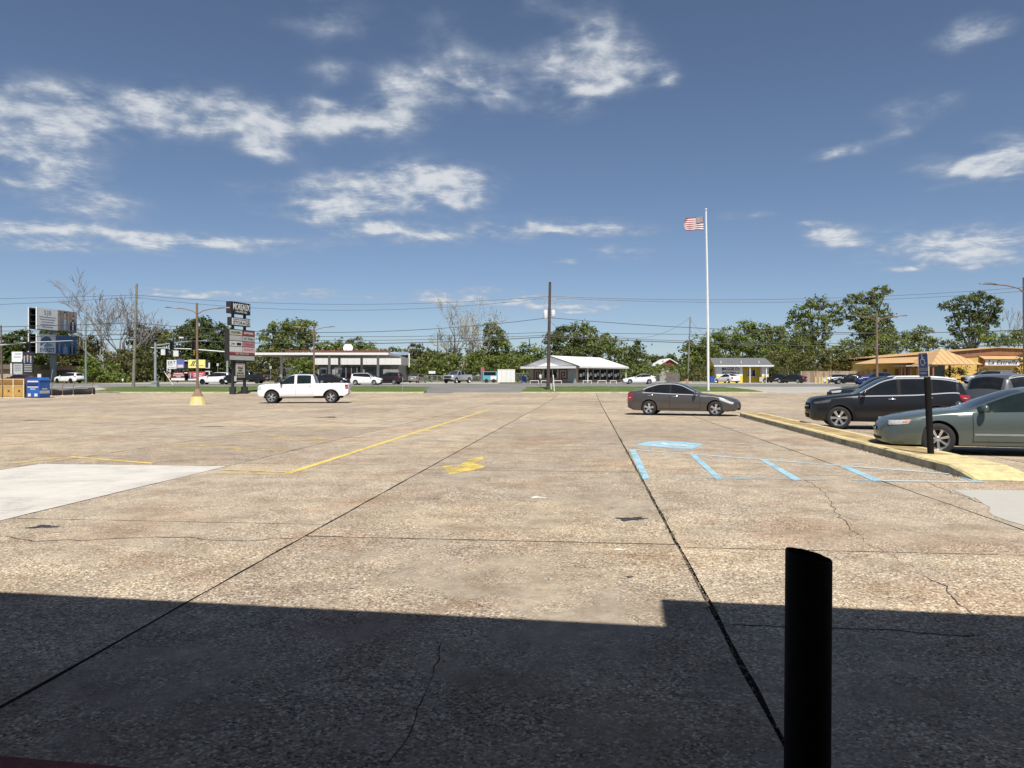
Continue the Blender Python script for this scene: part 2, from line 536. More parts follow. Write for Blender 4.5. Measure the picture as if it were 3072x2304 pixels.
rest = MB()
for ib in range(-22, 24):
    shift = {0: 0, -2: sh_p, -1: sh_of(900, 1318), 1: sh_of(2300, 1424)}.get(ib, (ib * 1.3) % 2.0)
    for ia in range(-2, 14):
        a0 = a_t1 + (ia - 1) * L_ + shift; a1 = a0 + L_
        b0 = b_j1 + ib * W_; b1 = b0 + W_
        if ia == -2:
            a0 = -2.5 if a1 > -2.4 else a1 - .1
        if a1 <= -2.4:
            continue
        c = lot((a0 + a1) / 2, (b0 + b1) / 2)
        if c.y > 79.5 or c.y < -4:
            continue
        near = abs(c.x) < .74 * c.y + 5.0
        mat = m_agg
        if ib == 0 and c.y < 14:
            mat = m_agg2
        if ib == -2 and a_p - 2 * L_ - .3 < a0 and a1 < a_p + .3:
            mat = m_new
        if near and c.y > 1.0:
            gr = .017 if ib == 0 else .013
            gl = .017 if ib == 1 else .013
            slab_mesh(a0, a1, b0, b1, gl, gr, .014 if ib == 0 else .010, mat, c.y < 26)
        else:
            q = [lot(a, b) for a, b in ((a0 + .006, b0 + .008), (a0 + .006, b1 - .008), (a1 - .006, b1 - .008), (a1 - .006, b0 + .008))]
            rest.poly([(p.x, p.y, zg(p.y) - .002) for p in q])
tag(rest.build('outer_paving', m_agg, lotroot), kind='stuff')

# gravel and weeds caught in the wide joint
gr = MB(); rg = random.Random(3)
for _ in range(900):
    a = 2.6 + 22 * rg.random() ** 1.6; b = b_j1 + W_ + rg.gauss(.0, .011 + (.012 if a < 5 else 0)); p = lot(a, b); r = rg.uniform(.004, .011)
    gr.ball((p.x, p.y, zg(p.y) - .012 + r * rg.random()), (r, r * .8, r * .6), 5, 3)
tag(gr.build('joint_gravel', M('gravel', (.20, .16, .12), .9, var=.5, scale=60), lotroot), kind='stuff')
wd = MB()
for _ in range(420):
    a = 5 + 24 * rg.random(); b = b_j1 + W_ + rg.gauss(0, .014); p = lot(a, b)
    if math.sin(a * 1.7) + rg.random() < .6:
        continue
    h = rg.uniform(.01, .04); an = rg.random() * 6.28; dx, dy = math.cos(an) * .012, math.sin(an) * .012
    wd.poly([(p.x - dx, p.y - dy, zg(p.y) - .02), (p.x + dx, p.y + dy, zg(p.y) - .02), (p.x + dx * 2.5, p.y - dy * 2.5, zg(p.y) + h)])
tag(wd.build('joint_weeds', M('weed_green', (.07, .11, .03), .8), lotroot), kind='stuff')

# cracks: thin open lines in the slabs
m_crack = M('crack', (.03, .026, .022), .95, var=.4, scale=20)


def Z1(x, y): return (x * .46293, 1150 + y * .46293)
def Z2(x, y): return (1024 + x * .46293, 1150 + y * .46293)
def Z3(x, y): return (2048 + x * .46293, 1150 + y * .46293)
def Z4(x, y): return (x * .46293, 1700 + y * .46293)
def Z5(x, y): return (1024 + x * .46293, 1700 + y * .46293)
def Z6(x, y): return (2048 + x * .46293, 1700 + y * .46293)


def crack(pix, w, name='crack', seed=1, rough=.02, z=.003, mat=None):
    rc = random.Random(seed)
    P = [gp(*p) for p in pix]
    pts = []
    for i in range(len(P) - 1):
        n = max(2, int((P[i + 1] - P[i]).length / .12)); n = min(n, 60)
        for k in range(n):
            q = P[i].lerp(P[i + 1], k / n)
            pts.append(q + Vector((rc.gauss(0, rough), rc.gauss(0, rough), 0)))
    pts.append(P[-1])
    vs = []; fs = []
    for i, p in enumerate(pts):
        t = pts[min(i + 1, len(pts) - 1)] - pts[max(i - 1, 0)]
        n = Vector((-t.y, t.x, 0)).normalized()
        ww = w * rc.uniform(.35, 1.2) * (1 - .8 * (i in (0, len(pts) - 1)))
        vs += [(p.x - n.x * ww, p.y - n.y * ww, zg(p.y) + z), (p.x + n.x * ww, p.y + n.y * ww, zg(p.y) + z)]
    fs = [(2 * i, 2 * i + 1, 2 * i + 3, 2 * i + 2) for i in range(len(pts) - 1)]
    return newobj(name, vs, fs, mat or m_crack, lotroot)


crack([Z1(0, 990), Z1(120, 1005), Z1(250, 1022), Z1(560, 1012), Z1(850, 1003), Z1(1200, 998), Z1(1450, 1020), Z1(1620, 1015), Z1(1960, 1003)], .007, seed=2)
crack([Z5(650, 485), Z5(635, 570), Z5(600, 650), Z5(570, 750), Z5(530, 880), Z5(490, 960), Z5(460, 1050), Z5(380, 1180), Z5(280, 1300)], .0035, seed=3, rough=.008)
crack([Z5(860, 705), Z5(980, 700), Z5(1095, 705)], .003, seed=4, rough=.006)
crack([Z6(240, 362), Z6(400, 372), Z6(655, 395), Z6(960, 395), Z6(1200, 410), Z6(1500, 425), Z6(1820, 450), Z6(1985, 440)], .006, seed=5, rough=.012)
crack([Z6(1540, 50), Z6(1700, 130), Z6(1760, 190), Z6(1765, 220), Z6(1840, 275), Z6(1900, 340)], .005, seed=6, rough=.012)
crack([Z3(790, 625), Z3(900, 690), Z3(950, 750), Z3(975, 800), Z3(1080, 940), Z3(1200, 1040), Z3(1520, 1210)], .004, seed=7)
crack([Z3(1560, 635), Z3(1700, 690), Z3(1850, 740), Z3(1990, 800)], .006, seed=8)
crack([Z2(0, 575), Z2(240, 580), Z2(1870, 585)], .004, seed=9, rough=.012)
crack([Z1(300, 335), Z1(600, 338), Z1(950, 345), Z1(1200, 357)], .012, seed=11)
crack([Z1(930, 272), Z1(1300, 276), Z1(1700, 280)], .014, seed=12)
crack([Z1(1760, 183), Z1(2200, 183)], .02, seed=13)

# dark tar spots and a pale speck or two
m_tar = M('tar', (.035, .032, .030), .7, var=.3, scale=20); m_tar2 = M('worn_tar', (.10, .088, .075), .8, var=.4, scale=3)


def blot(u, v, rx, ry, seed, mat, name):
    rb = random.Random(seed); c = gp(u, v); n = 26
    pts = []
    for i in range(n):
        a = 2 * math.pi * i / n; k = 1 + .28 * math.sin(3 * a + seed) + rb.uniform(-.28, .28)
        x, y = c.x + rx * k * math.cos(a), c.y + ry * k * math.sin(a)
        pts.append((x, y, zg(y) + .003))
    return MB().poly(pts).build(name, mat, lotroot)


blot(*Z2(1872, 880), .15, .09, 1, m_tar, 'tar_spot'); blot(*Z2(1920, 872), .05, .04, 5, m_tar, 'tar_spot')
blot(*Z1(275, 930), .12, .08, 2, m_tar, 'tar_spot'); blot(*Z1(1380, 281), .42, .22, 3, m_tar2, 'tar_spot')
blot(*Z1(2130, 221), .40, .45, 4, m_tar2, 'tar_spot'); blot(*Z1(220, 240), .5, .25, 8, m_tar2, 'tar_spot')
blot(*Z2(1610, 118), 1.2, .35, 6, m_tar2, 'tar_spot'); blot(*Z2(1870, 1255), .03, .02, 7, m_tar, 'tar_spot')
m_gum = M('pale_speck', (.62, .60, .55), .8)
for q, r in ((Z2(1800, 1078), .05), (Z2(1345, 1271), .03), (Z2(1270, 740), .10), (Z5(1340, 83), .02), (Z4(1700, 870), .018)):
    blot(q[0], q[1], r, r * .7, int(q[0]), m_gum, 'pale_spot')

# lighter patch of new concrete by the kerb end
pp = [gp(*Z3(*p)) for p in ((1750, 692), (1850, 735), (1870, 742), (1890, 740), (1960, 790), (1995, 805), (1985, 835), (2010, 858), (2100, 890), (2212, 922), (2420, 965), (2900, 1000), (2900, 700), (2400, 697))]
MB().prism([(p.x, p.y, zg(p.y) - .01) for p in pp], (0, 0, .015)).build('concrete_patch', m_patch, lotroot)

# loose stones on the near slabs
st = MB()
for _ in range(700):
    y = 3.2 + 9 * rg.random() ** 1.4; x = rg.uniform(-.72, .72) * y; r = rg.uniform(.003, .008)
    st.ball((x, y, zg(y) + r * .3), (r, r * rg.uniform(.6, 1), r * .6), 5, 3)
tag(st.build('loose_pebbles', M('pebble', (.42, .37, .29), .9, var=.5, scale=40), lotroot), kind='stuff')

# ---------------------------------------------------------------- painted markings


def mat_paint(name, col, wear):
    m = bpy.data.materials.new(name); m.use_nodes = True
    t = NT(m.node_tree)
    tc = t.n('ShaderNodeTexCoord').outputs['Object']
    n = t.m('ADD', t.m('MULTIPLY', t.noise(tc, 45, 4, .7), .6), t.m('MULTIPLY', t.noise(tc, 2.3, 5, .7), .5))
    fac = t.smooth(n, wear - .10, wear + .10)
    b = t.n('ShaderNodeBsdfPrincipled', {'Base Color': t.ramp(t.noise(tc, 6, 4, .6), [(.3, tuple(c * .85 for c in col)), (.7, col)]), 'Roughness': .8, 'Specular IOR Level': .3})
    tr = t.n('ShaderNodeBsdfTransparent')
    mx = t.n('ShaderNodeMixShader', [fac, b.outputs[0], tr.outputs[0]])
    t.n('ShaderNodeOutputMaterial', [mx.outputs[0]])
    return m


m_blue = mat_paint('blue_marking', (.33, .53, .62), .63); m_pale = mat_paint('pale_marking', (.50, .62, .66), .60); m_bluef = mat_paint('faded_blue', (.30, .50, .62), .53)
m_yel = mat_paint('yellow_marking', (.76, .56, .14), .63); m_yelf = mat_paint('faded_yellow', (.70, .52, .13), .575); m_wht = mat_paint('white_marking', (.66, .62, .54), .565)
m_wht2 = mat_paint('white_symbol', (.70, .72, .72), .62)
PZ = .006


def flat(name, pix, mat, dz=PZ):
    P = [gp(*p) for p in pix]
    if sum(P[i].x * P[(i + 1) % len(P)].y - P[(i + 1) % len(P)].x * P[i].y for i in range(len(P))) < 0:
        P = P[::-1]
    return MB().poly([(p.x, p.y, zg(p.y) + dz) for p in P]).build(name, mat, lotroot)


def stripe(name, a, b, w, mat, dz=PZ):
    A = gp(*a); B = gp(*b); n = 10
    t = (B - A); nn = Vector((-t.y, t.x, 0)).normalized() * w / 2
    vs = []
    for i in range(n + 1):
        p = A.lerp(B, i / n); vs += [(p.x - nn.x, p.y - nn.y, zg(p.y) + dz), (p.x + nn.x, p.y + nn.y, zg(p.y) + dz)]
    fs = [(2 * i, 2 * i + 2, 2 * i + 3, 2 * i + 1) for i in range(n)]
    return newobj(name, vs, [f[::-1] for f in fs] if False else fs, mat, lotroot)


for q in (((1865, 428), (1905, 430), (1998, 615), (1955, 625)),):
    flat('hatch_stripe', [Z2(*p) for p in q], m_blue)
for q in (((45, 462), (85, 462), (262, 622), (222, 628)), ((498, 495), (540, 497), (775, 628), (722, 632)), ((1018, 540), (1072, 540), (1300, 632), (1240, 637)), ((1755, 590), (1790, 587), (1962, 640), (1895, 645))):
    flat('hatch_stripe', [Z3(*p) for p in q], m_blue)
stripe('hatch_border', Z2(1900, 432), Z3(1775, 592), .11, m_pale, .0075)
stripe('hatch_border', Z3(-90, 612), Z3(1300, 632), .11, m_bluef, .0075)
stripe('hatch_border', Z3(1290, 634), Z3(1930, 641), .11, m_pale, .0085)
flat('symbol_background', [Z2(*p) for p in ((1905, 402), (1960, 384), (2010, 376), (2100, 374), (2212, 380), (2347, 395), (2320, 408), (2275, 426), (2160, 424), (2050, 412))], m_blue)
# wheelchair mark
wc = MB(); O_ = gp(*Z2(2125, 401)); ex = lot(0, 1); ey = lot(1, 0)


def wpt(a, b):
    p = Vector((O_.x + ex.x * a + ey.x * b, O_.y + ex.y * a + ey.y * b)); return (p.x, p.y, zg(p.y) + .009)


for i in range(18):
    t0, t1 = R(-200 + i * 15), R(-200 + (i + 1) * 15)
    wc.poly([wpt(.34 * math.cos(t0), .34 * math.sin(t0)), wpt(.42 * math.cos(t0), .42 * math.sin(t0)), wpt(.42 * math.cos(t1), .42 * math.sin(t1)), wpt(.34 * math.cos(t1), .34 * math.sin(t1))])
for a, b, w in (((-.1, .6), (-.02, .1), .05), ((-.02, .1), (.28, .1), .05), ((.28, .1), (.42, -.3), .05), ((.42, -.3), (.56, -.28), .05)):
    d = Vector((b[0] - a[0], b[1] - a[1])).normalized(); n = Vector((-d.y, d.x)) * w
    wc.poly([wpt(a[0] + n.x, a[1] + n.y), wpt(a[0] - n.x, a[1] - n.y), wpt(b[0] - n.x, b[1] - n.y), wpt(b[0] + n.x, b[1] + n.y)])
wc.build('wheelchair_symbol', m_wht2, lotroot)
for a, b in ((Z3(0, 305), Z3(560, 336)), (Z3(130, 378), Z3(1190, 436)), (Z2(1790, 282), Z3(20, 308)), (Z3(-120, 262), Z3(620, 288)), (Z3(-280, 240), Z3(-30, 250))):
    stripe('stall_line', a, b, .10, m_wht)
stripe('stall_line', Z1(1858, 587), Z2(950, 172), .13, m_yel)
stripe('stall_line', Z1(1430, 585), Z1(1862, 588), .12, m_yelf, .0075); stripe('stall_line', Z1(1440, 560), Z1(1890, 579), .11, m_yelf, .0085)
stripe('stall_line', Z1(450, 476), Z1(990, 520), .11, m_yel); stripe('stall_line', Z1(1040, 388), Z1(1570, 426), .11, m_yelf); stripe('stall_line', Z1(1570, 426), Z1(1880, 442), .10, m_yelf, .0075)
stripe('stall_line', Z1(1430, 323), Z1(2120, 362), .11, m_yelf); stripe('stall_line', Z1(100, 520), Z1(450, 474), .11, m_yelf, .0085)
stripe('stall_line', Z1(1740, 280), Z2(60, 298), .11, m_yelf); stripe('stall_line', Z1(0, 213), Z1(60, 214), .2, m_wht); stripe('stall_line', Z1(0, 277), Z1(110, 270), .2, m_wht)
stripe('stall_line', Z1(1100, 219), Z1(1290, 220), .12, m_wht)
flat('arrow_marking', [Z2(*p) for p in ((650, 540), (690, 533), (760, 535), (830, 492), (915, 478), (925, 492), (860, 522), (935, 540), (900, 556), (700, 594), (690, 575))], m_yelf)

# ---------------------------------------------------------------- kerbs and grass beside the road
m_kerb = M('kerb_concrete', (.46, .42, .28), .85, var=.2, scale=2, bump=.4, dirt=(.30, .27, .2))
m_grassblade = M('grass_blade', (.09, .135, .035), .8, var=.4, scale=.8)


def verge(name, u0, u1, right_round, left_round, klabel):
    Y0, Y1 = 75.0, 88.0
    x0, x1 = gx(u0, 79), gx(u1, 79)
    n = 60; rows = [(0, .0), (.06, .10), (.25, .13), (.6, .22), (1.0, .0)]
    vs = []; fs = []
    for j, (t, dz) in enumerate(rows):
        Y = Y0 + .28 + (Y1 - Y0 - .4) * t
        sh = (t * 2.4) if right_round else 0
        for i in range(n + 1):
            k = i / n; x = x0 + (x1 - x0) * k
            if right_round:
                x = min(x, x1 - 5 * (1 - math.sqrt(max(0, 1 - (t) ** 2))) + .001 * i)
            if left_round:
                x = max(x, x0 + 5 * (1 - math.sqrt(max(0, 1 - (t) ** 2))) + .001 * i)
            vs.append((x, Y + random.uniform(-.05, .05) * (0 < t < 1), zg(Y) + dz * .6 + .03 + random.uniform(0, .03)))
    for j in range(len(rows) - 1):
        for i in range(n):
            fs.append((j * (n + 1) + i, j * (n + 1) + i + 1, (j + 1) * (n + 1) + i + 1, (j + 1) * (n + 1) + i))
    tag(newobj(name, vs, fs, m_lawn), kind='structure')
    b = MB(); rr = random.Random(int(u0))
    for _ in range(int((x1 - x0) * 260)):
        x = rr.uniform(x0 + .3, x1 - .3); Y = rr.uniform(Y0 + .35, Y1 - .5); t = (Y - Y0) / (Y1 - Y0)
        if right_round and x > x1 - 5 * (1 - math.sqrt(max(0, 1 - t * t))):
            continue
        if left_round and x < x0 + 5 * (1 - math.sqrt(max(0, 1 - t * t))):
            continue
        z = zg(Y) + .05 + .10 * min(1, t * 2) * (1 - t); h = rr.uniform(.03, .10); a = rr.random() * 6.28; w = rr.uniform(.02, .05)
        b.poly([(x - w * math.cos(a), Y - w * math.sin(a), z), (x + w * math.cos(a), Y + w * math.sin(a), z), (x + rr.uniform(-.04, .04), Y + rr.uniform(-.04, .04), z + h)])
    tag(b.build(name + '_grass', m_grassblade), label=klabel, cat='grass', kind='stuff')
    # kerb stones in front
    kr = tag(newobj('kerb', [(0, 0, 0)] * 0, [], m_kerb), kind='structure')
    x = x0
    while x < x1 - .2:
        e = min(x + 3.0, x1)
        pr = [(0, -.04), (0, .10), (.03, .135), (.24, .14), (.26, -.04)]
        o = MB(); o.prism([(x + .006, 75.0 + p[0], zg(75) + p[1]) for p in pr], (e - x - .012, 0, 0))
        o.build('kerb_stone', m_kerb, kr)
        x = e
    return


verge('grass_verge', 300, 1285, True, False, 'mown green grass verge between the pylon sign and the road')
verge('grass_verge.001', 1560, 2262, True, True, 'mown green grass verge under the flagpole')
verge('grass_verge.002', 2545, 3300, False, True, 'mown green grass verge behind the parked cars')
# sloped pale footway left of the left verge
MB().prism([(gx(265, 76), 75.0, zg(75) - .02), (gx(375, 76), 75.0, zg(75) - .02), (gx(300, 84), 84, zg(84) + .02), (gx(262, 84), 84, zg(84) + .02)], (0, 0, .11)).build('footway', m_old)['kind'] = 'structure'

# ---------------------------------------------------------------- raised kerb island on the right
m_ky = M('kerb_yellow_paint', (.60, .50, .25), .85, var=.25, scale=7, bump=.5, dirt=(.36, .30, .18))
m_kside = M('kerb_side_concrete', (.36, .34, .25), .9, var=.22, scale=4, bump=.5, dirt=(.16, .15, .11))
m_kworn = M('kerb_top_worn', (.36, .26, .12), .9, var=.45, scale=2.2, bump=.5, dirt=(.17, .105, .05))
isl = newobj('kerb_island', [(0, 0, 0)] * 0, [], m_ky)
tag(isl, kind='structure')
I0 = Vector((7.13, 11.4)); I1 = Vector((9.80, 31.9)); idir = (I1 - I0).normalized(); inr = Vector((idir.y, -idir.x)); ilen = (I1 - I0).length
IW = .95
cuts = [0, .95, 2.6, 5.2, 8.0, 10.6, 13.4, 16.2, 18.8, ilen]
for i in range(len(cuts) - 1):
    s0, s1 = cuts[i] + .006, cuts[i + 1] - .006
    rows = []
    for k in range(7):
        s = s0 + (s1 - s0) * k / 6
        p = I0 + idir * s
        h = .16
        if i == 0:
            h = .02 + .14 * min(1, (s - s0) / (s1 - s0)) ** .7
        ro = []
        for q, hh in ((0.0, -.03), (.012, h - .03), (.04, h), (.16, h + .002), (.18, h), (IW - .17, h - .004), (IW - .15, h), (IW - .04, h), (IW - .01, h - .03), (IW, -.03)):
            x = p + inr * (q + random.uniform(-.004, .004)); ro.append((x.x, x.y, zg(x.y) + hh + (random.uniform(-.004, .003) if hh > 0 else 0)))
        rows.append(ro)
    vs = [v for r in rows for v in r]; fs = []; mi = []
    nq = len(rows[0])
    for k in range(6):
        for q in range(nq - 1):
            fs.append((k * nq + q, (k + 1) * nq + q, (k + 1) * nq + q + 1, k * nq + q + 1)[::-1])
            mi.append(1 if q in (0, 8) else (2 if q == 4 and i > 1 else 0))
    fs += [tuple(range(nq)), tuple(range(6 * nq, 7 * nq))[::-1]]; mi += [1, 1]
    newobj('kerb_stone', vs, fs, m_ky, isl, mats=[m_ky, m_kside, m_kworn], midx=mi)
# grit gathered along the foot of the kerb
gt = MB(); rg = random.Random(8)
for _ in range(1300):
    s = rg.uniform(.4, ilen); p = I0 + idir * s - inr * abs(rg.gauss(0, .05)); r = rg.uniform(.004, .012)
    gt.ball((p.x, p.y, zg(p.y) + r * .3), (r * 1.3, r, r * .6), 5, 3)
tag(gt.build('kerb_grit', M('grit', (.10, .08, .06), .95, var=.5, scale=30), lotroot), kind='stuff')

# ---------------------------------------------------------------- shop building the picture was taken from (behind the camera; its canopy shades the foreground)
BY = R(9.0); BC = Vector((math.sin(BY), math.cos(BY))); BR = Vector((math.cos(BY), -math.sin(BY)))
k_s = math.cos(R(SUN_EL)) / math.sin(R(SUN_EL))
shop = empty('shop_building', (0, 0, 0), -BY, 'shop building with an overhanging flat canopy behind the viewpoint', 'building')
TOPZ = 4.5
fw = TOPZ * k_s * (SUN_S.x * BC.x + SUN_S.y * BC.y); rt = TOPZ * k_s * (SUN_S.x * BR.x + SUN_S.y * BR.y)
stepx = .215 - rt; f1 = 4.82 - fw; f2 = 5.40 - fw
m_wallb = M('shop_stucco', (.62, .50, .36), .9, var=.12, bump=.3); m_soff = M('canopy_soffit', (.72, .60, .44), .8, var=.1)
c = MB(); c.box(-40, stepx, -1.2, f1, 3.5, TOPZ); c.build('canopy', m_soff, shop)
c = MB(); c.box(stepx + .002, 40, -1.2, f2, 3.5, TOPZ); c.build('canopy', m_soff, shop)
c = MB(); c.box(-40, 40, -16, -1.21, -.05, 5.5); c.build('wall', m_wallb, shop)
for i, x in enumerate((-9, -3.2, 2.6, 8.4)):
    w = MB(); w.box(x, x + 4.8, -1.195, -1.12, .3, 3.0); o = w.build('window', M('shop_glass', (.03, .035, .04), .06, spec=.6), shop)
    for q in (x, x + 2.4, x + 4.74):
        MB().box(q, q + .06, -1.11, -1.07, .3, 3.0).build('mullion', M('dark_bronze', (.05, .045, .04), .4, .6), o)
sw = MB(); sw.box(-40, 40, -1.2, 2.56 - .15, -.04, .10); o = sw.build('sidewalk', m_old); o.rotation_euler = (0, 0, -BY); o['kind'] = 'structure'
sw = MB(); sw.box(-40, 40, 2.56 - .148, 2.56, -.04, .102); k = sw.build('red_kerb', M('red_kerb_paint', (.22, .05, .045), .85, var=.3, scale=8, bump=.3), o)
# ---------------------------------------------------------------- vehicles
m_tyre = M('tyre_rubber', (.018, .018, .018), .85, var=.2, scale=20, bump=.2)
m_rimsil = M('rim_silver', (.62, .62, .64), .28, .85, var=.06)
m_rimdark = M('rim_black', (.03, .03, .032), .4, .5)
m_rimback = M('wheel_well_dark', (.012, .012, .012), .9)
m_chrome = M('chrome', (.75, .76, .78), .12, 1.0, var=.03)
m_trim = M('black_plastic', (.016, .016, .017), .7, var=.15, spec=.15)
m_satin = M('satin_chrome', (.80, .81, .82), .32, .55, var=.03)
m_dlens = M('dark_headlamp', (.10, .10, .11), .15, .2, var=.4, scale=15, coat=.6)
m_gap = M('panel_gap', (.008, .008, .008), .9)
m_under = M('underbody', (.012, .012, .012), .95)
m_head = M('headlamp_lens', (.70, .72, .74), .12, .35, var=.25, scale=18, coat=.8)
m_amber = M('amber_lens', (.62, .24, .06), .2, var=.1, coat=.6)
m_tail = M('tail_lens', (.30, .015, .018), .18, var=.2, scale=10, coat=.8)
m_rev = M('clear_lens', (.6, .58, .58), .2, coat=.5)
m_plate = M('number_plate', (.62, .63, .62), .5)
m_mirrorg = M('mirror_glass', (.35, .4, .45), .05, 1.0)


def mat_glass(name, col, rough=.03):
    return M(name, col, rough, var=.25, scale=2.5, spec=.32, coat=0)


m_glass = mat_glass('tinted_glass', (.012, .014, .016)); m_glassg = mat_glass('green_tint_glass', (.012, .019, .018)); m_shield = M('windscreen_glass', (.03, .04, .045), .05, var=.25, scale=2.5, spec=.2)


def paint(name, col, metal=.25, rough=.32, coat=.6):
    return M('paint_' + name, col, rough, metal, var=.035, scale=1.5, coat=coat)


def pchip(pts):
    xs = [p[0] for p in pts]; ys = [p[1] for p in pts]; n = len(xs)
    d = [(ys[i + 1] - ys[i]) / (xs[i + 1] - xs[i]) for i in range(n - 1)]
    m = [d[0]] + [0 if d[i - 1] * d[i] <= 0 else 2 * d[i - 1] * d[i] / (d[i - 1] + d[i]) for i in range(1, n - 1)] + [d[-1]]

    def f(x):
        if x <= xs[0]:
            return ys[0]
        if x >= xs[-1]:
            return ys[-1]
        i = max(k for k in range(n - 1) if xs[k] <= x)
        h = xs[i + 1] - xs[i]; t = (x - xs[i]) / h
        return ys[i] * (1 + 2 * t) * (1 - t) ** 2 + m[i] * h * t * (1 - t) ** 2 + ys[i + 1] * t * t * (3 - 2 * t) + m[i + 1] * h * t * t * (t - 1)
    return f


def lin(pts):
    def f(x):
        if x <= pts[0][0]:
            return pts[0][1]
        for (a, p), (b, q) in zip(pts, pts[1:]):
            if x <= b:
                return p + (q - p) * (x - a) / (b - a)
        return pts[-1][1]
    return f


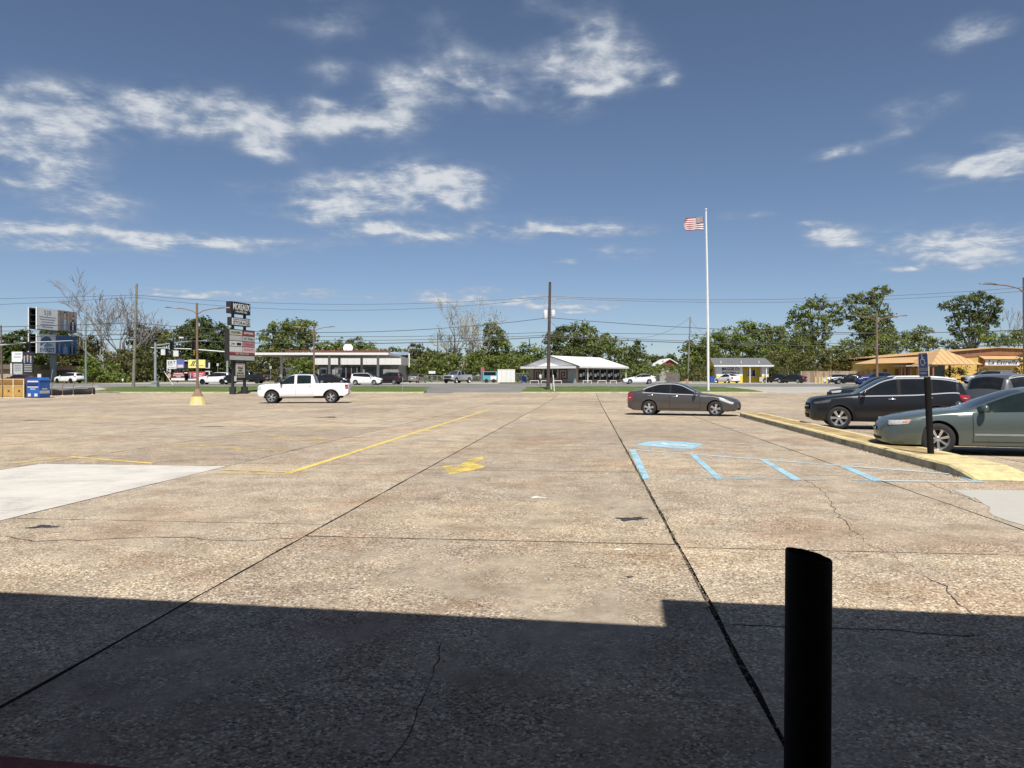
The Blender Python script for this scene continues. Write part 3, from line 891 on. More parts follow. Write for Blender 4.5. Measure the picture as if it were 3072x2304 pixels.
# s = metres behind the front bumper. top: silhouette; belt: base of the side glass
CARS = {
    'midsedan': dict(L=4.87, W=1.79, fo=.97, wb=2.85, wr=.325, gc=.20, bow=.20, tailbow=.14, roofw=.70,
                     top=[(0, .60), (.06, .68), (.22, .76), (.7, .87), (1.35, .955), (1.62, 1.0), (2.1, 1.24), (2.45, 1.395), (2.85, 1.45), (3.3, 1.445), (3.7, 1.36), (4.15, 1.18), (4.42, 1.10), (4.7, 1.075), (4.83, 1.02), (4.87, .95)],
                     belt=[(0, .55), (.7, .80), (1.5, .90), (3.0, .955), (4.2, 1.0), (4.87, .93)], ws=(1.5, 2.5), rw=(3.5, 4.3), sg=(1.72, 4.02), pil=[(2.86, 2.93), (3.66, 3.69)],
                     bot=[(0, .30), (.15, .22), (4.6, .22), (4.87, .34)], doors=[(1.62, 2.89), (2.91, 3.95)],
                     head=[(.10, .60), (.80, .80), (.74, .70), (.16, .52)], tail=[(4.60, .99), (4.865, .93), (4.865, .62), (4.68, .66)], grille=(.40, .38, .60), intake=(.55, .26, .36)),
    'jelly': dict(L=5.02, W=1.86, fo=1.03, wb=2.76, wr=.33, gc=.17, bow=.24, tailbow=.22, roofw=.74,
                  top=[(0, .60), (.05, .67), (.22, .76), (.7, .86), (1.25, .935), (1.55, .97), (2.1, 1.20), (2.55, 1.36), (3.0, 1.42), (3.5, 1.405), (4.0, 1.26), (4.4, 1.10), (4.7, 1.05), (4.92, .98), (5.02, .86)],
                  belt=[(0, .56), (.22, .68), (.7, .78), (1.5, .875), (3.0, .92), (4.3, .96), (5.02, .84)], ws=(1.5, 2.6), rw=(3.65, 4.45), sg=(1.75, 4.15), pil=[(2.92, 3.0), (3.75, 3.79)],
                  bot=[(0, .22), (.08, .19), (4.8, .22), (5.02, .36)], doors=[(1.66, 2.95), (2.97, 4.05)],
                  head=[(.03, .70), (.44, .725), (.36, .635), (.03, .60)], tail=[(4.7, .98), (5.0, .88), (5.0, .64), (4.78, .68)], grille=(.20, .47, .54), intake=(.42, .27, .33)),
    'coupe': dict(L=4.82, W=1.83, fo=.95, wb=2.80, wr=.33, gc=.18, bow=.22, tailbow=.18, roofw=.68,
                  top=[(0, .58), (.06, .66), (.3, .76), (.8, .87), (1.3, .95), (1.6, 1.0), (2.1, 1.23), (2.5, 1.40), (2.9, 1.46), (3.3, 1.45), (3.8, 1.33), (4.25, 1.17), (4.55, 1.12), (4.75, 1.06), (4.82, .95)],
                  belt=[(0, .54), (.8, .80), (1.6, .90), (3.0, .98), (4.2, 1.06), (4.82, .93)], ws=(1.5, 2.55), rw=(3.55, 4.35), sg=(1.72, 4.0), pil=[(2.84, 2.9)],
                  bot=[(0, .28), (.12, .19), (4.6, .21), (4.82, .36)], doors=[(1.62, 2.87), (2.89, 3.9)],
                  head=[(.10, .64), (.85, .84), (.75, .72), (.16, .54)], tail=[(4.5, 1.05), (4.815, .97), (4.815, .74), (4.6, .8)], grille=(.4, .40, .58), intake=(.5, .22, .34)),
    'suv': dict(L=4.68, W=1.87, fo=.90, wb=2.72, wr=.365, gc=.24, bow=.20, tailbow=.12, roofw=.74,
                top=[(0, .80), (.03, .90), (.14, .98), (.6, 1.05), (1.15, 1.11), (1.38, 1.14), (1.85, 1.42), (2.2, 1.60), (2.6, 1.675), (3.2, 1.685), (3.8, 1.66), (4.2, 1.60), (4.36, 1.545), (4.52, 1.25), (4.62, 1.08), (4.68, .92)],
                belt=[(0, .76), (.14, .90), (.6, .96), (1.4, 1.04), (3.0, 1.09), (4.2, 1.17), (4.68, .90)], ws=(1.3, 2.3), rw=(4.30, 4.56), sg=(1.52, 4.22), pil=[(2.56, 2.66), (3.42, 3.54)],
                bot=[(0, .34), (.12, .26), (4.45, .28), (4.68, .42)], doors=[(1.45, 2.61), (2.63, 3.62)],
                head=[(.06, .86), (.62, .94), (.56, .85), (.10, .79)], tail=[(4.30, 1.12), (4.60, 1.10), (4.62, .92), (4.36, .95)], grille=(.56, .62, .82), intake=(.5, .34, .48)),
    'bigsuv': dict(L=5.05, W=1.97, fo=.96, wb=2.95, wr=.385, gc=.24, bow=.18, tailbow=.10, roofw=.76,
                   top=[(0, .74), (.04, .90), (.16, 1.02), (.7, 1.10), (1.25, 1.16), (1.5, 1.20), (1.95, 1.50), (2.3, 1.70), (2.7, 1.775), (3.4, 1.79), (4.1, 1.77), (4.6, 1.71), (4.76, 1.64), (4.90, 1.32), (4.98, 1.12), (5.05, .95)],
                   belt=[(0, .72), (.7, 1.0), (1.5, 1.10), (3.2, 1.16), (4.6, 1.23), (5.05, .93)], ws=(1.42, 2.4), rw=(4.70, 4.93), sg=(1.64, 4.62), pil=[(2.72, 2.82), (3.66, 3.76)],
                   bot=[(0, .40), (.15, .30), (4.85, .30), (5.05, .46)], doors=[(1.55, 2.76), (2.78, 3.8)],
                   head=[(.06, .96), (.62, 1.02), (.56, .90), (.10, .84)], tail=[(4.62, 1.20), (4.97, 1.14), (4.98, .97), (4.70, 1.02)], grille=(.6, .66, .9), intake=(.5, .36, .5)),
    'boxy': dict(L=4.20, W=1.80, fo=.82, wb=2.57, wr=.33, gc=.19, bow=.16, tailbow=.08, roofw=.78,
                 top=[(0, .64), (.04, .78), (.16, .90), (.5, .98), (.85, 1.03), (1.02, 1.07), (1.4, 1.36), (1.68, 1.54), (2.0, 1.60), (2.8, 1.605), (3.5, 1.58), (3.86, 1.53), (3.98, 1.48), (4.08, 1.15), (4.15, .98), (4.2, .85)],
                 belt=[(0, .62), (.5, .90), (1.0, 1.0), (2.4, 1.08), (3.9, 1.16), (4.2, .84)], ws=(.98, 1.78), rw=(3.92, 4.1), sg=(1.16, 3.78), pil=[(2.2, 2.27), (3.12, 3.2)],
                 bot=[(0, .30), (.12, .22), (4.0, .22), (4.2, .36)], doors=[(1.12, 2.23), (2.25, 3.2)],
                 head=[(.05, .84), (.48, .90), (.46, .74), (.10, .68)], tail=[(3.98, 1.28), (4.10, 1.20), (4.16, .86), (4.02, .88)], grille=(.5, .46, .64), intake=(.5, .26, .40)),
    'pickup': dict(L=6.05, W=2.03, fo=1.02, wb=3.88, wr=.415, gc=.34, bow=.14, tailbow=.02, roofw=.76, bed=(3.90, 5.98),
                   top=[(0, .84), (.03, 1.10), (.12, 1.22), (.5, 1.28), (1.1, 1.32), (1.42, 1.34), (1.85, 1.66), (2.15, 1.88), (2.5, 1.955), (3.2, 1.96), (3.62, 1.93), (3.74, 1.86), (3.86, 1.36), (3.9, 1.34), (4.5, 1.345), (5.8, 1.36), (6.0, 1.34), (6.05, 1.25)],
                   belt=[(0, .82), (.12, 1.14), (1.4, 1.26), (2.5, 1.30), (3.8, 1.325), (3.9, 1.30), (5.9, 1.31), (6.05, 1.22)], ws=(1.38, 2.25), rw=(3.66, 3.86), sg=(1.56, 3.58), pil=[(2.50, 2.66)],
                   bot=[(0, .58), (.12, .46), (5.8, .50), (6.05, .66)], doors=[(1.5, 2.57), (2.59, 3.72)],
                   head=[(.01, 1.10), (.30, 1.14), (.28, .92), (.01, .90)], tail=[(5.80, 1.26), (6.03, 1.26), (6.03, .96), (5.86, .96)], grille=(.66, .80, 1.10), intake=(.6, .56, .72)),
}
WHEELMESH = {}


def wheel_meshes(style):
    """unit-radius wheel about the y axis, outside face at +y"""
    if style in WHEELMESH:
        return WHEELMESH[style]
    rim_r = {'truck': .66, 'five': .66, 'seven': .64, 'jeep': .665, 'dark': .66, 'multi': .68}[style]
    t = MB()
    w = .32
    t.lathe([(rim_r, .9 * w), (rim_r + .05, 1.04 * w), (.82, 1.06 * w), (.94, .92 * w), (.985, .7 * w), (1.0, .35 * w), (1.0, -.35 * w), (.985, -.7 * w), (.94, -.92 * w), (.82, -1.0 * w), (rim_r, -.95 * w)], 28, 'Y')
    r = MB()
    r.lathe([(rim_r - .11, -.5 * w), (rim_r - .07, .55 * w), (rim_r - .015, .86 * w), (rim_r + .012, .98 * w), (rim_r + .015, .90 * w)], 28, 'Y')
    ns = {'truck': 5, 'five': 5, 'seven': 7, 'jeep': 6, 'dark': 6, 'multi': 9}[style]
    r0, r1 = .13, rim_r - .03
    for k in range(ns):
        a = 2 * math.pi * k / ns + .3
        split = style == 'truck'
        for off in ((-.24, .24) if split else (0,)):
            w0, w1 = (.065, .075) if split else ({'five': (.10, .17), 'seven': (.06, .085), 'jeep': (.07, .12), 'dark': (.08, .12), 'multi': (.04, .055)}[style])
            prof = []
            for rr, ww, h in ((r0, w0, .66 * w), (.5 * (r0 + r1), .5 * (w0 + w1), .74 * w), (r1, w1, .84 * w)):
                aa = a + off * (rr - r0) / (r1 - r0)
                ca, sa = math.cos(aa), math.sin(aa)
                prof.append([(rr * ca - ww * sa, h, rr * sa + ww * ca), (rr * ca + ww * sa, h, rr * sa - ww * ca), (rr * ca + ww * .8 * sa, h - .3 * w, rr * sa - ww * .8 * ca), (rr * ca - ww * .8 * sa, h - .3 * w, rr * sa + ww * .8 * ca)])
            vs = [p for q in prof for p in q]
            fs = []
            for i in range(2):
                for j in range(4):
                    fs.append((4 * i + j, 4 * i + (j + 1) % 4, 4 * (i + 1) + (j + 1) % 4, 4 * (i + 1) + j))
            r.add(vs, fs)
    r.lathe([(.001, .80 * w), (.10, .78 * w), (.16, .68 * w), (.16, .3 * w)], 14, 'Y')
    d = MB(); d.lathe([(.001, .30 * w), (rim_r - .09, .28 * w), (rim_r - .08, -.6 * w), (.001, -.6 * w)], 20, 'Y')
    res = []
    for b, nm, mt in ((d, 'wheel', m_rimback), (t, 'tyre', m_tyre), (r, 'rim', m_rimdark if style == 'dark' else m_rimsil)):
        me = bpy.data.meshes.new(nm); me.from_pydata([tuple(v) for v in b.v], [], b.f); me.materials.append(mt)
        me.polygons.foreach_set('use_smooth', [True] * len(me.polygons)); me.set_sharp_from_angle(angle=R(38)); me.update()
        res.append(me)
    WHEELMESH[style] = res
    return res


def make_car(name, kind, pmat, loc, heading, label, cat, style='five', glass=None, trim_chrome=False, rails=None, cladding=False, group='cars on the lots and the road', scale=1.0, detail=True, lift=0.0, moulding=None, head_mat=None, spoiler=False):
    S = dict(CARS[kind]); L, W = S['L'], S['W']
    hw0 = W / 2; fo, wb, wr = S['fo'], S['wb'], S['wr'] * (1 + .0)
    glass = glass or m_glass
    root = empty(name, loc, R(heading), label, cat, group)
    root.scale = (scale,) * 3
    top = pchip(S['top']); belt = pchip(S['belt']); bot = lin(S['bot'])
    bow, tb = S['bow'], S['tailbow']
    ar = wr * 1.14 if kind != 'pickup' else wr * 1.22
    axles = (fo, fo + wb)
    bed = S.get('bed')
    plan = pchip([(0, .66), (.03, .76), (.08, .83), (.18, .895), (.40, .955), (.8, .99), (1.4, 1.0), (L - 1.1, 1.0), (L - .45, .975), (L - .14, .92), (L - .04, .85), (L, .78)]) if kind != 'pickup' else pchip([(0, .90), (.15, .95), (.5, .99), (1.2, 1.0), (L - .5, 1.0), (L - .1, .985), (L, .97)])
    cabh = max(p[1] for p in S['top']) - belt(L * .55)

    def hwf(s): return hw0 * plan(s)

    def topz(s): return top(s)

    def beltz(s): return min(belt(s), top(s) - .035)

    def ybody(s, z):
        h = hwf(s); zb = beltz(s); zm = .50 * zb + .06
        if z > zm:
            q = min(1, (z - zm) / max(.05, zb - zm)); return h * (1 - .055 * q * q)
        q = min(1, (zm - z) / max(.05, zm - S['gc'])); return h * (1 - .05 * q * q)

    def xof(s, y):
        k = (abs(y) / hw0) ** 2.2
        f = max(0, 1 - s / 1.1) ** 1.3; r = max(0, 1 - (L - s) / 1.0) ** 1.3
        return L / 2 - s - bow * k * f + tb * k * r

    def botz(s):
        z = bot(s)
        for a in axles:
            d = abs(s - a)
            if d < ar:
                z = max(z, wr + math.sqrt(ar * ar - d * d))
        return min(z, top(s) - .10)
    # stations
    st = {0.0, .03, .08, .16, .28, L, L - .03, L - .08, L - .16, L - .28}
    st |= {L * i / 34 for i in range(35)}
    for a in axles:
        st |= {a + ar * math.sin(R(t)) for t in range(-90, 91, 9)} | {a - ar - .004, a + ar + .004}
    keys = set(S['ws']) | set(S['rw']) | set(S['sg'])
    for p in S['pil']:
        keys |= set(p)
    for d in S['doors']:
        keys |= set(d)
    if bed:
        keys |= set(bed) | {bed[0] + .02, bed[1] - .02}
    st = sorted(st)
    st = [s for s in st if all(abs(s - k) > .02 for k in keys)] + list(keys)
    st = sorted(s for s in set(st) if 0 <= s <= L)
    TS = (.0, .16, .34, .52, .70, .86)
    rows = []
    for s in st:
        zb = botz(s); zt = topz(s); ze = max(beltz(s), zb + .04)
        cab = max(0, min(1, (zt - ze) / cabh))
        h = hwf(s)
        pts = []
        inner = max(.05, h - .26)
        pts.append((0, max(zb, S['gc'] + .02) if zb > bot(s) + .02 else zb + .02)); pts.append((inner, zb)); pts.append((ybody(s, zb) - .025, zb))
        for t in TS:
            z = zb + .015 + (ze - zb - .015) * t
            pts.append((ybody(s, z), z))
        pts.append((ybody(s, ze), ze))                                   # 9 belt
        rw_ = h * (.90 + (S['roofw'] - .90) * cab ** .8)
        zr = ze + (zt - ze) * (.62 + .26 * cab)
        yb = ybody(s, ze) - .012 * cab
        for q in (.33, .67, 1.0):                                         # 10 11 12
            bul = .018 * math.sin(math.pi * q) * cab
            pts.append((yb + (rw_ - yb) * q + bul, ze + (zr - ze) * q))
        for q in (.86, .60, .30, 0):                                     # 13..16
            z = zr + (zt - zr) * (1 - q ** 2.2)
            if bed and bed[0] <= s <= bed[1] and q < .87:
                z = zt - .50 if bed[0] + .01 < s < bed[1] - .01 else z
            pts.append((rw_ * q, z))
        rows.append(pts)
    nr = len(rows[0])
    idx = {}
    verts = []
    for i, s in enumerate(st):
        for j, (y, z) in enumerate(rows[i]):
            for sd in (1, -1):
                if y == 0 and sd == -1:
                    idx[i, j, -1] = idx[i, j, 1]; continue
                idx[i, j, sd] = len(verts); verts.append((xof(s, y), sd * y, z))
    groups = {}

    def put(key, f): groups.setdefault(key, []).append(f)
    for i in range(len(st) - 1):
        sm = .5 * (st[i] + st[i + 1]); zsp = topz(sm) - beltz(sm)
        for j in range(nr - 1):
            for sd in (1, -1):
                f = (idx[i, j, sd], idx[i + 1, j, sd], idx[i + 1, j + 1, sd], idx[i, j + 1, sd])
                if sd == 1:
                    f = f[::-1]
                f = tuple(dict.fromkeys(f))
                if len(f) < 3:
                    continue
                key = 'body'
                if j < 2:
                    key = 'under'
                elif 9 <= j <= 11 and S['sg'][0] < sm < S['sg'][1] and zsp > .10:
                    k = 0
                    for n_, p in enumerate(S['pil']):
                        if p[0] < sm < p[1]:
                            k = -1; break
                        if sm > p[1]:
                            k = n_ + 1
                    key = ('pillar', n_, sd) if k < 0 else ('window', k, sd)
                elif j >= 13 and S['ws'][0] < sm < S['ws'][1]:
                    key = 'windscreen'
                elif j >= 13 and S['rw'][0] < sm < S['rw'][1]:
                    key = 'rear_window'
                elif 3 <= j <= 8:
                    for n_, d in enumerate(S['doors']):
                        if d[0] < sm < d[1]:
                            key = ('door', n_, sd)
                put(key, f)
    # end caps with a rounded plan
    for e, i in ((0, 0), (1, len(st) - 1)):
        s = st[i]; fr = (-1, -.7, -.35, 0, .35, .7, 1)
        lev = list(range(2, nr)); grid = []
        for j in lev:
            y, z = rows[i][j]; row = []
            for q in fr:
                if abs(q) == 1 or y == 0:
                    row.append(idx[i, j, 1 if q > 0 else -1]); continue
                bulge = .045 * (1 - abs(q) ** 2.5) * math.sin(math.pi * min(1, max(0, (z - rows[i][2][1]) / (rows[i][-1][1] - rows[i][2][1]))))
                row.append(len(verts)); verts.append((xof(s, y * q) + (bulge if e == 0 else -bulge), y * q, z))
            grid.append(row)
        for a in range(len(lev) - 1):
            for b in range(len(fr) - 1):
                f = (grid[a][b], grid[a][b + 1], grid[a + 1][b + 1], grid[a + 1][b])
                f = tuple(dict.fromkeys(f if e == 0 else f[::-1]))
                if len(f) > 2:
                    put('body', f)

    def sub(faces, nm, mat, parent, ang=28, inset=0):
        mp = {}; vs = []; fs = []
        for f in faces:
            g = []
            for k in f:
                if k not in mp:
                    mp[k] = len(vs); vs.append(verts[k])
                g.append(mp[k])
            fs.append(tuple(g))
        return newobj(nm, vs, fs, mat, parent, smooth=ang)
    sub(groups['body'], 'body', pmat, root, 48)
    sub(groups['under'], 'wheel_arch_liner', m_under, root)
    ub = MB(); ub.box(-L / 2 + .5, L / 2 - .45, -hw0 * .62, hw0 * .62, S['gc'] + .0, wr + ar + .01); ub.build('underbody', m_under, root)
    sub(groups['windscreen'], 'windscreen', m_shield, root)
    sub(groups['rear_window'], 'rear_window', m_glass, root)
    doors = {}
    for k, f in groups.items():
        if isinstance(k, tuple) and k[0] == 'window':
            sub(f, 'window', glass, root)
        elif isinstance(k, tuple) and k[0] == 'pillar':
            sub(f, 'pillar', m_trim if kind != 'pickup' else pmat, root)
        elif isinstance(k, tuple) and k[0] == 'door':
            doors[k] = sub(f, 'door', pmat, root, 32)

    def patch(nm, quad, off, mat, sd, parent=root, nu=6, nv=3):
        """patch of the body side given by four (s, z) corners, set proud of the paint"""
        vs = []
        for a in range(nu + 1):
            for b in range(nv + 1):
                u, v = a / nu, b / nv
                s = (quad[0][0] * (1 - u) + quad[1][0] * u) * (1 - v) + (quad[3][0] * (1 - u) + quad[2][0] * u) * v
                z = (quad[0][1] * (1 - u) + quad[1][1] * u) * (1 - v) + (quad[3][1] * (1 - u) + quad[2][1] * u) * v
                y = ybody(s, z)
                edge = 0 if (a in (0, nu) or b in (0, nv)) else 1
                o = off * (1 if edge else .35)
                fx = max(0, 1 - s / .5) - max(0, 1 - (L - s) / .4)
                vs.append((xof(s, y) + fx * o, sd * (y + o), z))
        fs = []
        for a in range(nu):
            for b in range(nv):
                f = (a * (nv + 1) + b, (a + 1) * (nv + 1) + b, (a + 1) * (nv + 1) + b + 1, a * (nv + 1) + b + 1)
                fs.append(f if sd == 1 else f[::-1])
        return newobj(nm, vs, fs, mat, parent, smooth=True)

    def front(nm, hwid, z0, z1, off, mat, e=0, parent=root, y0=None):
        n = 8; vs = []; s = 0 if e == 0 else L
        for a in range(n + 1):
            y = -hwid + 2 * hwid * a / n if y0 is None else y0 + (hwid - y0) * a / n
            for z in (z0, z1):
                zlo, zhi = rows[0 if e == 0 else -1][2][1], rows[0 if e == 0 else -1][-1][1]
                fx = .045 * max(0, 1 - (abs(y) / (hw0 * .68)) ** 2.5) * math.sin(math.pi * min(1, max(0, (z - zlo) / (zhi - zlo)))) + off + .004
                vs.append((xof(s, y) + (fx if e == 0 else -fx), y, z))
        fs = [(2 * a, 2 * a + 2, 2 * a + 3, 2 * a + 1) for a in range(n)]
        return newobj(nm, vs, fs if e == 0 else [f[::-1] for f in fs], mat, parent)
    for sd in (1, -1):
        hl = patch('headlight', S['head'], .014, head_mat or m_head, sd)
        if kind == 'jelly':
            hq = S['head']
            patch('turn_signal', [(hq[0][0] + .22, hq[0][1] - .0), (hq[1][0] - .02, hq[1][1] - .01), (hq[2][0] - .02, hq[2][1] + .02), (hq[3][0] + .22, hq[3][1] + .04)], .020, m_amber, sd, hl)
        tl = patch('tail_light', S['tail'], .014, m_tail, sd)
        tq = S['tail']
        if detail:
            patch('reverse_lens', [(tq[0][0] + .05, .55 * tq[0][1] + .45 * tq[3][1]), (tq[1][0] - .03, .55 * tq[1][1] + .45 * tq[2][1]), (tq[2][0] - .03, .30 * tq[1][1] + .7 * tq[2][1]), (tq[3][0] + .03, .30 * tq[0][1] + .7 * tq[3][1])], .019, m_rev, sd, tl, 3, 2)
        for k in range(len(S['doors'])):
            d = S['doors'][k]; D = doors.get(('door', k, sd))
            if D is None:
                continue
            g = MB()
            for s_ in ((d[0], d[1]) if k == len(S['doors']) - 1 else (d[0],)):
                zs = [botz(s_) + .06 + (beltz(s_) - botz(s_) - .07) * q / 8 for q in range(9)]
                for a, b in zip(zs, zs[1:]):
                    va = []
                    for z in (a, b):
                        for o in (-.006, .006):
                            y = ybody(s_ + o, z); va.append((xof(s_ + o, y), sd * (y + .003), z))
                    g.add(va, [(0, 1, 3, 2)])
            sill = []
            n = 8
            for q in range(n):
                sa = d[0] + (d[1] - d[0]) * q / n; sb = d[0] + (d[1] - d[0]) * (q + 1) / n
                if botz(sa) > bot(sa) + .02 or botz(sb) > bot(sb) + .02:
                    continue
                va = []
                for s_ in (sa, sb):
                    for z in (bot(s_) + .085, bot(s_) + .096):
                        y = ybody(s_, z); va.append((xof(s_, y), sd * (y + .003), z))
                g.add(va, [(0, 1, 3, 2)])
            tag(g.build('door_gap', m_gap, D), kind='stuff')
            zh = beltz(d[1] - .15) - (.10 if kind != 'pickup' else .16)
            patch('door_handle', [(d[1] - .30, zh + .018), (d[1] - .10, zh + .018), (d[1] - .10, zh - .022), (d[1] - .30, zh - .022)], .04, m_chrome if trim_chrome else pmat, sd, D, 4, 2)
        # mirror
        ms = S['sg'][0] + .10; zm_ = beltz(ms) + .09; ym = ybody(ms, beltz(ms)) + .04
        mm = MB(); mm.ball((xof(ms, 0), sd * (ym + .10), zm_ + (.05 if kind == 'pickup' else 0)), (.07, .11, .085) if kind != 'pickup' else (.08, .13, .13), 10, 6); mm.tube([(xof(ms, 0), sd * (ym - .06), zm_ - .06), (xof(ms, 0), sd * (ym + .06), zm_ - .04)], .03, 6)
        mo = mm.build('mirror', m_trim if kind == 'pickup' else pmat, root, smooth=40)
        if moulding:
            for d in S['doors']:
                patch('side_moulding', [(d[0] + .03, .46), (d[1] - .03, .47), (d[1] - .03, .43), (d[0] + .03, .42)], .012, moulding, sd, root, 8, 1)
        if cladding:
            for a in axles:
                g = MB()
                for t in range(0, 180, 10):
                    va = []
                    for tt in (t, t + 10):
                        for rr in (ar - .01, ar + .075):
                            s_ = a - rr * math.cos(R(tt)); z = wr + rr * math.sin(R(tt))
                            s_ = min(max(s_, .02), L - .02); y = ybody(s_, z); va.append((xof(s_, y), sd * (y + .012), z))
                    g.add(va, [(0, 1, 3, 2) if sd == -1 else (0, 2, 3, 1)])
                g.build('arch_cladding', m_trim, root)
            patch('sill_cladding', [(fo + ar + .02, bot(2) + .13), (fo + wb - ar - .02, bot(2) + .13), (fo + wb - ar - .02, bot(2) + .01), (fo + ar + .02, bot(2) + .01)], .012, m_trim, sd, root, 8, 2)
        if trim_chrome:
            for j, lab in ((9, 'sill'), (12, 'frame')):
                g = MB(); prev = None
                for i, s in enumerate(st):
                    if S['sg'][0] - .02 <= s <= S['sg'][1] + .12 and topz(s) - beltz(s) > .06:
                        y, z = rows[i][j]; pA = (xof(s, y), sd * (y + .016), z - .016); pB = (xof(s, y), sd * (y + .014), z + .018)
                        if prev:
                            g.add([prev[0], pA, pB, prev[1]], [(0, 1, 2, 3) if sd == -1 else (3, 2, 1, 0)])
                        prev = (pA, pB)
                g.build('window_trim', m_satin, root)
            # closing bar behind the last window
        if rails:
            pts = []
            for i, s in enumerate(st):
                if S['ws'][1] + .15 <= s <= S['sg'][1] + .05:
                    y, z = rows[i][12]; pts.append((xof(s, y), sd * (y - .03), z + .055))
            pts[0] = (pts[0][0], pts[0][1], pts[0][2] - .05); pts[-1] = (pts[-1][0], pts[-1][1], pts[-1][2] - .05)
            MB().tube(pts, .03, 6).build('roof_rail', rails, root, smooth=50)
        wm = wheel_meshes(style)
        for a in axles:
            w = bpy.data.objects.new('wheel', wm[0]); COL.objects.link(w); w.parent = root
            w.location = (L / 2 - a, sd * (hw0 - wr * .32 - .015), wr); w.scale = (wr, wr, wr); w.rotation_euler = (0, random.uniform(0, 1.2), 0 if sd == 1 else math.pi)
            for me, nm in ((wm[1], 'tyre'), (wm[2], 'rim')):
                q = bpy.data.objects.new(nm, me); COL.objects.link(q); q.parent = w
    g = S['grille']
    gr_ = front('grille', g[0], g[1], g[2], .008, m_trim)
    front('grille_bar', g[0] * .98, .5 * (g[1] + g[2]) - .02, .5 * (g[1] + g[2]) + .02, .016, m_chrome, 0, gr_)
    it = S['intake']; front('bumper_intake', it[0], it[1], it[2], .006, m_trim)
    front('number_plate', .16, max(.62, bot(L) + .2), max(.62, bot(L) + .2) + .15, .010, m_plate, 1)
    if kind in ('suv', 'bigsuv', 'boxy', 'pickup'):
        front('bumper', hw0 * .80, bot(L) + .02, bot(L) + .16, .03, m_trim if kind != 'pickup' else m_chrome, 1)
    if kind == 'pickup':
        # side steps
        for sd in (1, -1):
            MB().box(L / 2 - 3.75, L / 2 - 1.5, sd * (hw0 - .10) - .06, sd * (hw0 - .10) + .06, .40, .46).build('side_step', m_chrome, root)
            g = MB()
            for a in axles:
                for t in range(0, 180, 10):
                    va = []
                    for tt in (t, t + 10):
                        for rr in (ar - .01, ar + .035):
                            s_ = a - rr * math.cos(R(tt)); z = wr + rr * math.sin(R(tt)); s_ = min(max(s_, .02), L - .02); y = ybody(s_, z); va.append((xof(s_, y), sd * (y + .01), z))
                    g.add(va, [(0, 1, 3, 2) if sd == -1 else (0, 2, 3, 1)])
            tag(g.build('arch_lip', m_trim, root), kind='stuff')
    if spoiler:
        i = min(range(len(st)), key=lambda k: abs(st[k] - S['rw'][0])); s = st[i]
        MB().box(xof(s, 0) - .22, xof(s, 0) + .06, -hw0 * .6, hw0 * .6, topz(s) - .015, topz(s) + .02).build('spoiler', pmat, root)
    if lift:
        root.location.z += lift
    return root


def put_car(name, kind, pm, u, Y, heading, label, cat, **kw):
    p = onground(u, Y)
    return make_car(name, kind, pm, (p.x, p.y, p.z + .012), heading, label, cat, **kw)


white = paint('white', (.78, .78, .77), 0.0, .28); black = paint('black', (.009, .009, .010), .0, .30, .35); silver = paint('silver', (.52, .53, .55), .6, .34)
slate = paint('bronze_grey', (.105, .095, .085), .55, .34); sage = paint('sage_green', (.115, .145, .135), .5, .34); maroon = paint('dark_plum', (.035, .018, .022), .3, .28)
blue = paint('deep_blue', (.018, .035, .19), .3, .25); dgrey = paint('steel_grey', (.13, .135, .14), .55, .34); red = paint('dark_red', (.09, .015, .018), .2, .3); tan = paint('beige_grey', (.27, .26, .24), .4, .4)

GP = 'cars parked on the car park'
# four near cars
make_car('sedan', 'midsedan', slate, (7.66, 33.15, zg(33.2) + .002), -20, 'bronze grey sedan parked with its nose at the kerb island', 'car', style='five', trim_chrome=True, group=GP)
make_car('sports_utility_car', 'suv', black, (11.95, 23.75, zg(23.7) + .002), 162, 'black sport utility car with silver roof rails behind the green sedan', 'car', style='jeep', trim_chrome=True, rails=m_satin, cladding=True, spoiler=True, head_mat=m_dlens, group=GP)
make_car('sedan', 'jelly', sage, (10.52, 15.75, zg(15.8) + .002), 162, 'sage green rounded sedan beside the accessible parking sign', 'car', style='seven', moulding=M('moulding_grey', (.30, .34, .33), .4, .3), glass=m_glassg, group=GP)
make_car('sports_utility_car', 'bigsuv', dgrey, (19.5, 27.8, zg(27.8) + .002), 18, 'steel grey sport utility car showing its tail behind the black one', 'car', style='multi', trim_chrome=True, rails=m_rimsil, group=GP)
make_car('sports_utility_car', 'bigsuv', black, (20.2, 41.0, zg(41) + .002), 160, 'black boxy car mostly hidden behind the roof of the black sport utility car', 'car', style='dark', group=GP)
make_car('pickup_truck', 'pickup', white, (gx(914, 50.5), 50.5, zg(50.5) + .002), 187, 'white crew cab pickup truck with chrome wheels crossing the car park', 'truck', style='truck', glass=m_glassg, group=GP)
# across the road
GR = 'cars on and beyond the road'
put_car('sports_utility_car', 'suv', white, 645, 103, 182, 'white sport utility car left of the pylon sign on the road', 'car', style='dark', group=GR)
put_car('pickup_truck', 'pickup', black, 738, 99, 181, 'black lifted pickup truck half hidden by the pylon sign', 'truck', style='dark', lift=.18, group=GR, scale=.92)
put_car('hatchback', 'boxy', white, 1100, 99, -6, 'white boxy hatchback in front of the fuel station shop', 'car', style='five', group=GR)
put_car('sedan', 'midsedan', black, 1000, 106, -4, 'black sedan behind the tail of the white pickup truck', 'car', style='five', group=GR)
put_car('sports_utility_car', 'suv', black, 912, 113, 178, 'black sport utility car under the left end of the fuel canopy', 'car', style='five', group=GR)
put_car('sports_utility_car', 'suv', maroon, 1163, 103.5, 168, 'dark plum sport utility car right of the white hatchback', 'car', style='five', rails=m_trim, group=GR)
put_car('sedan', 'midsedan', tan, 1253, 122, 75, 'beige grey sedan parked beside the fuel station shop', 'car', style='five', group=GR)
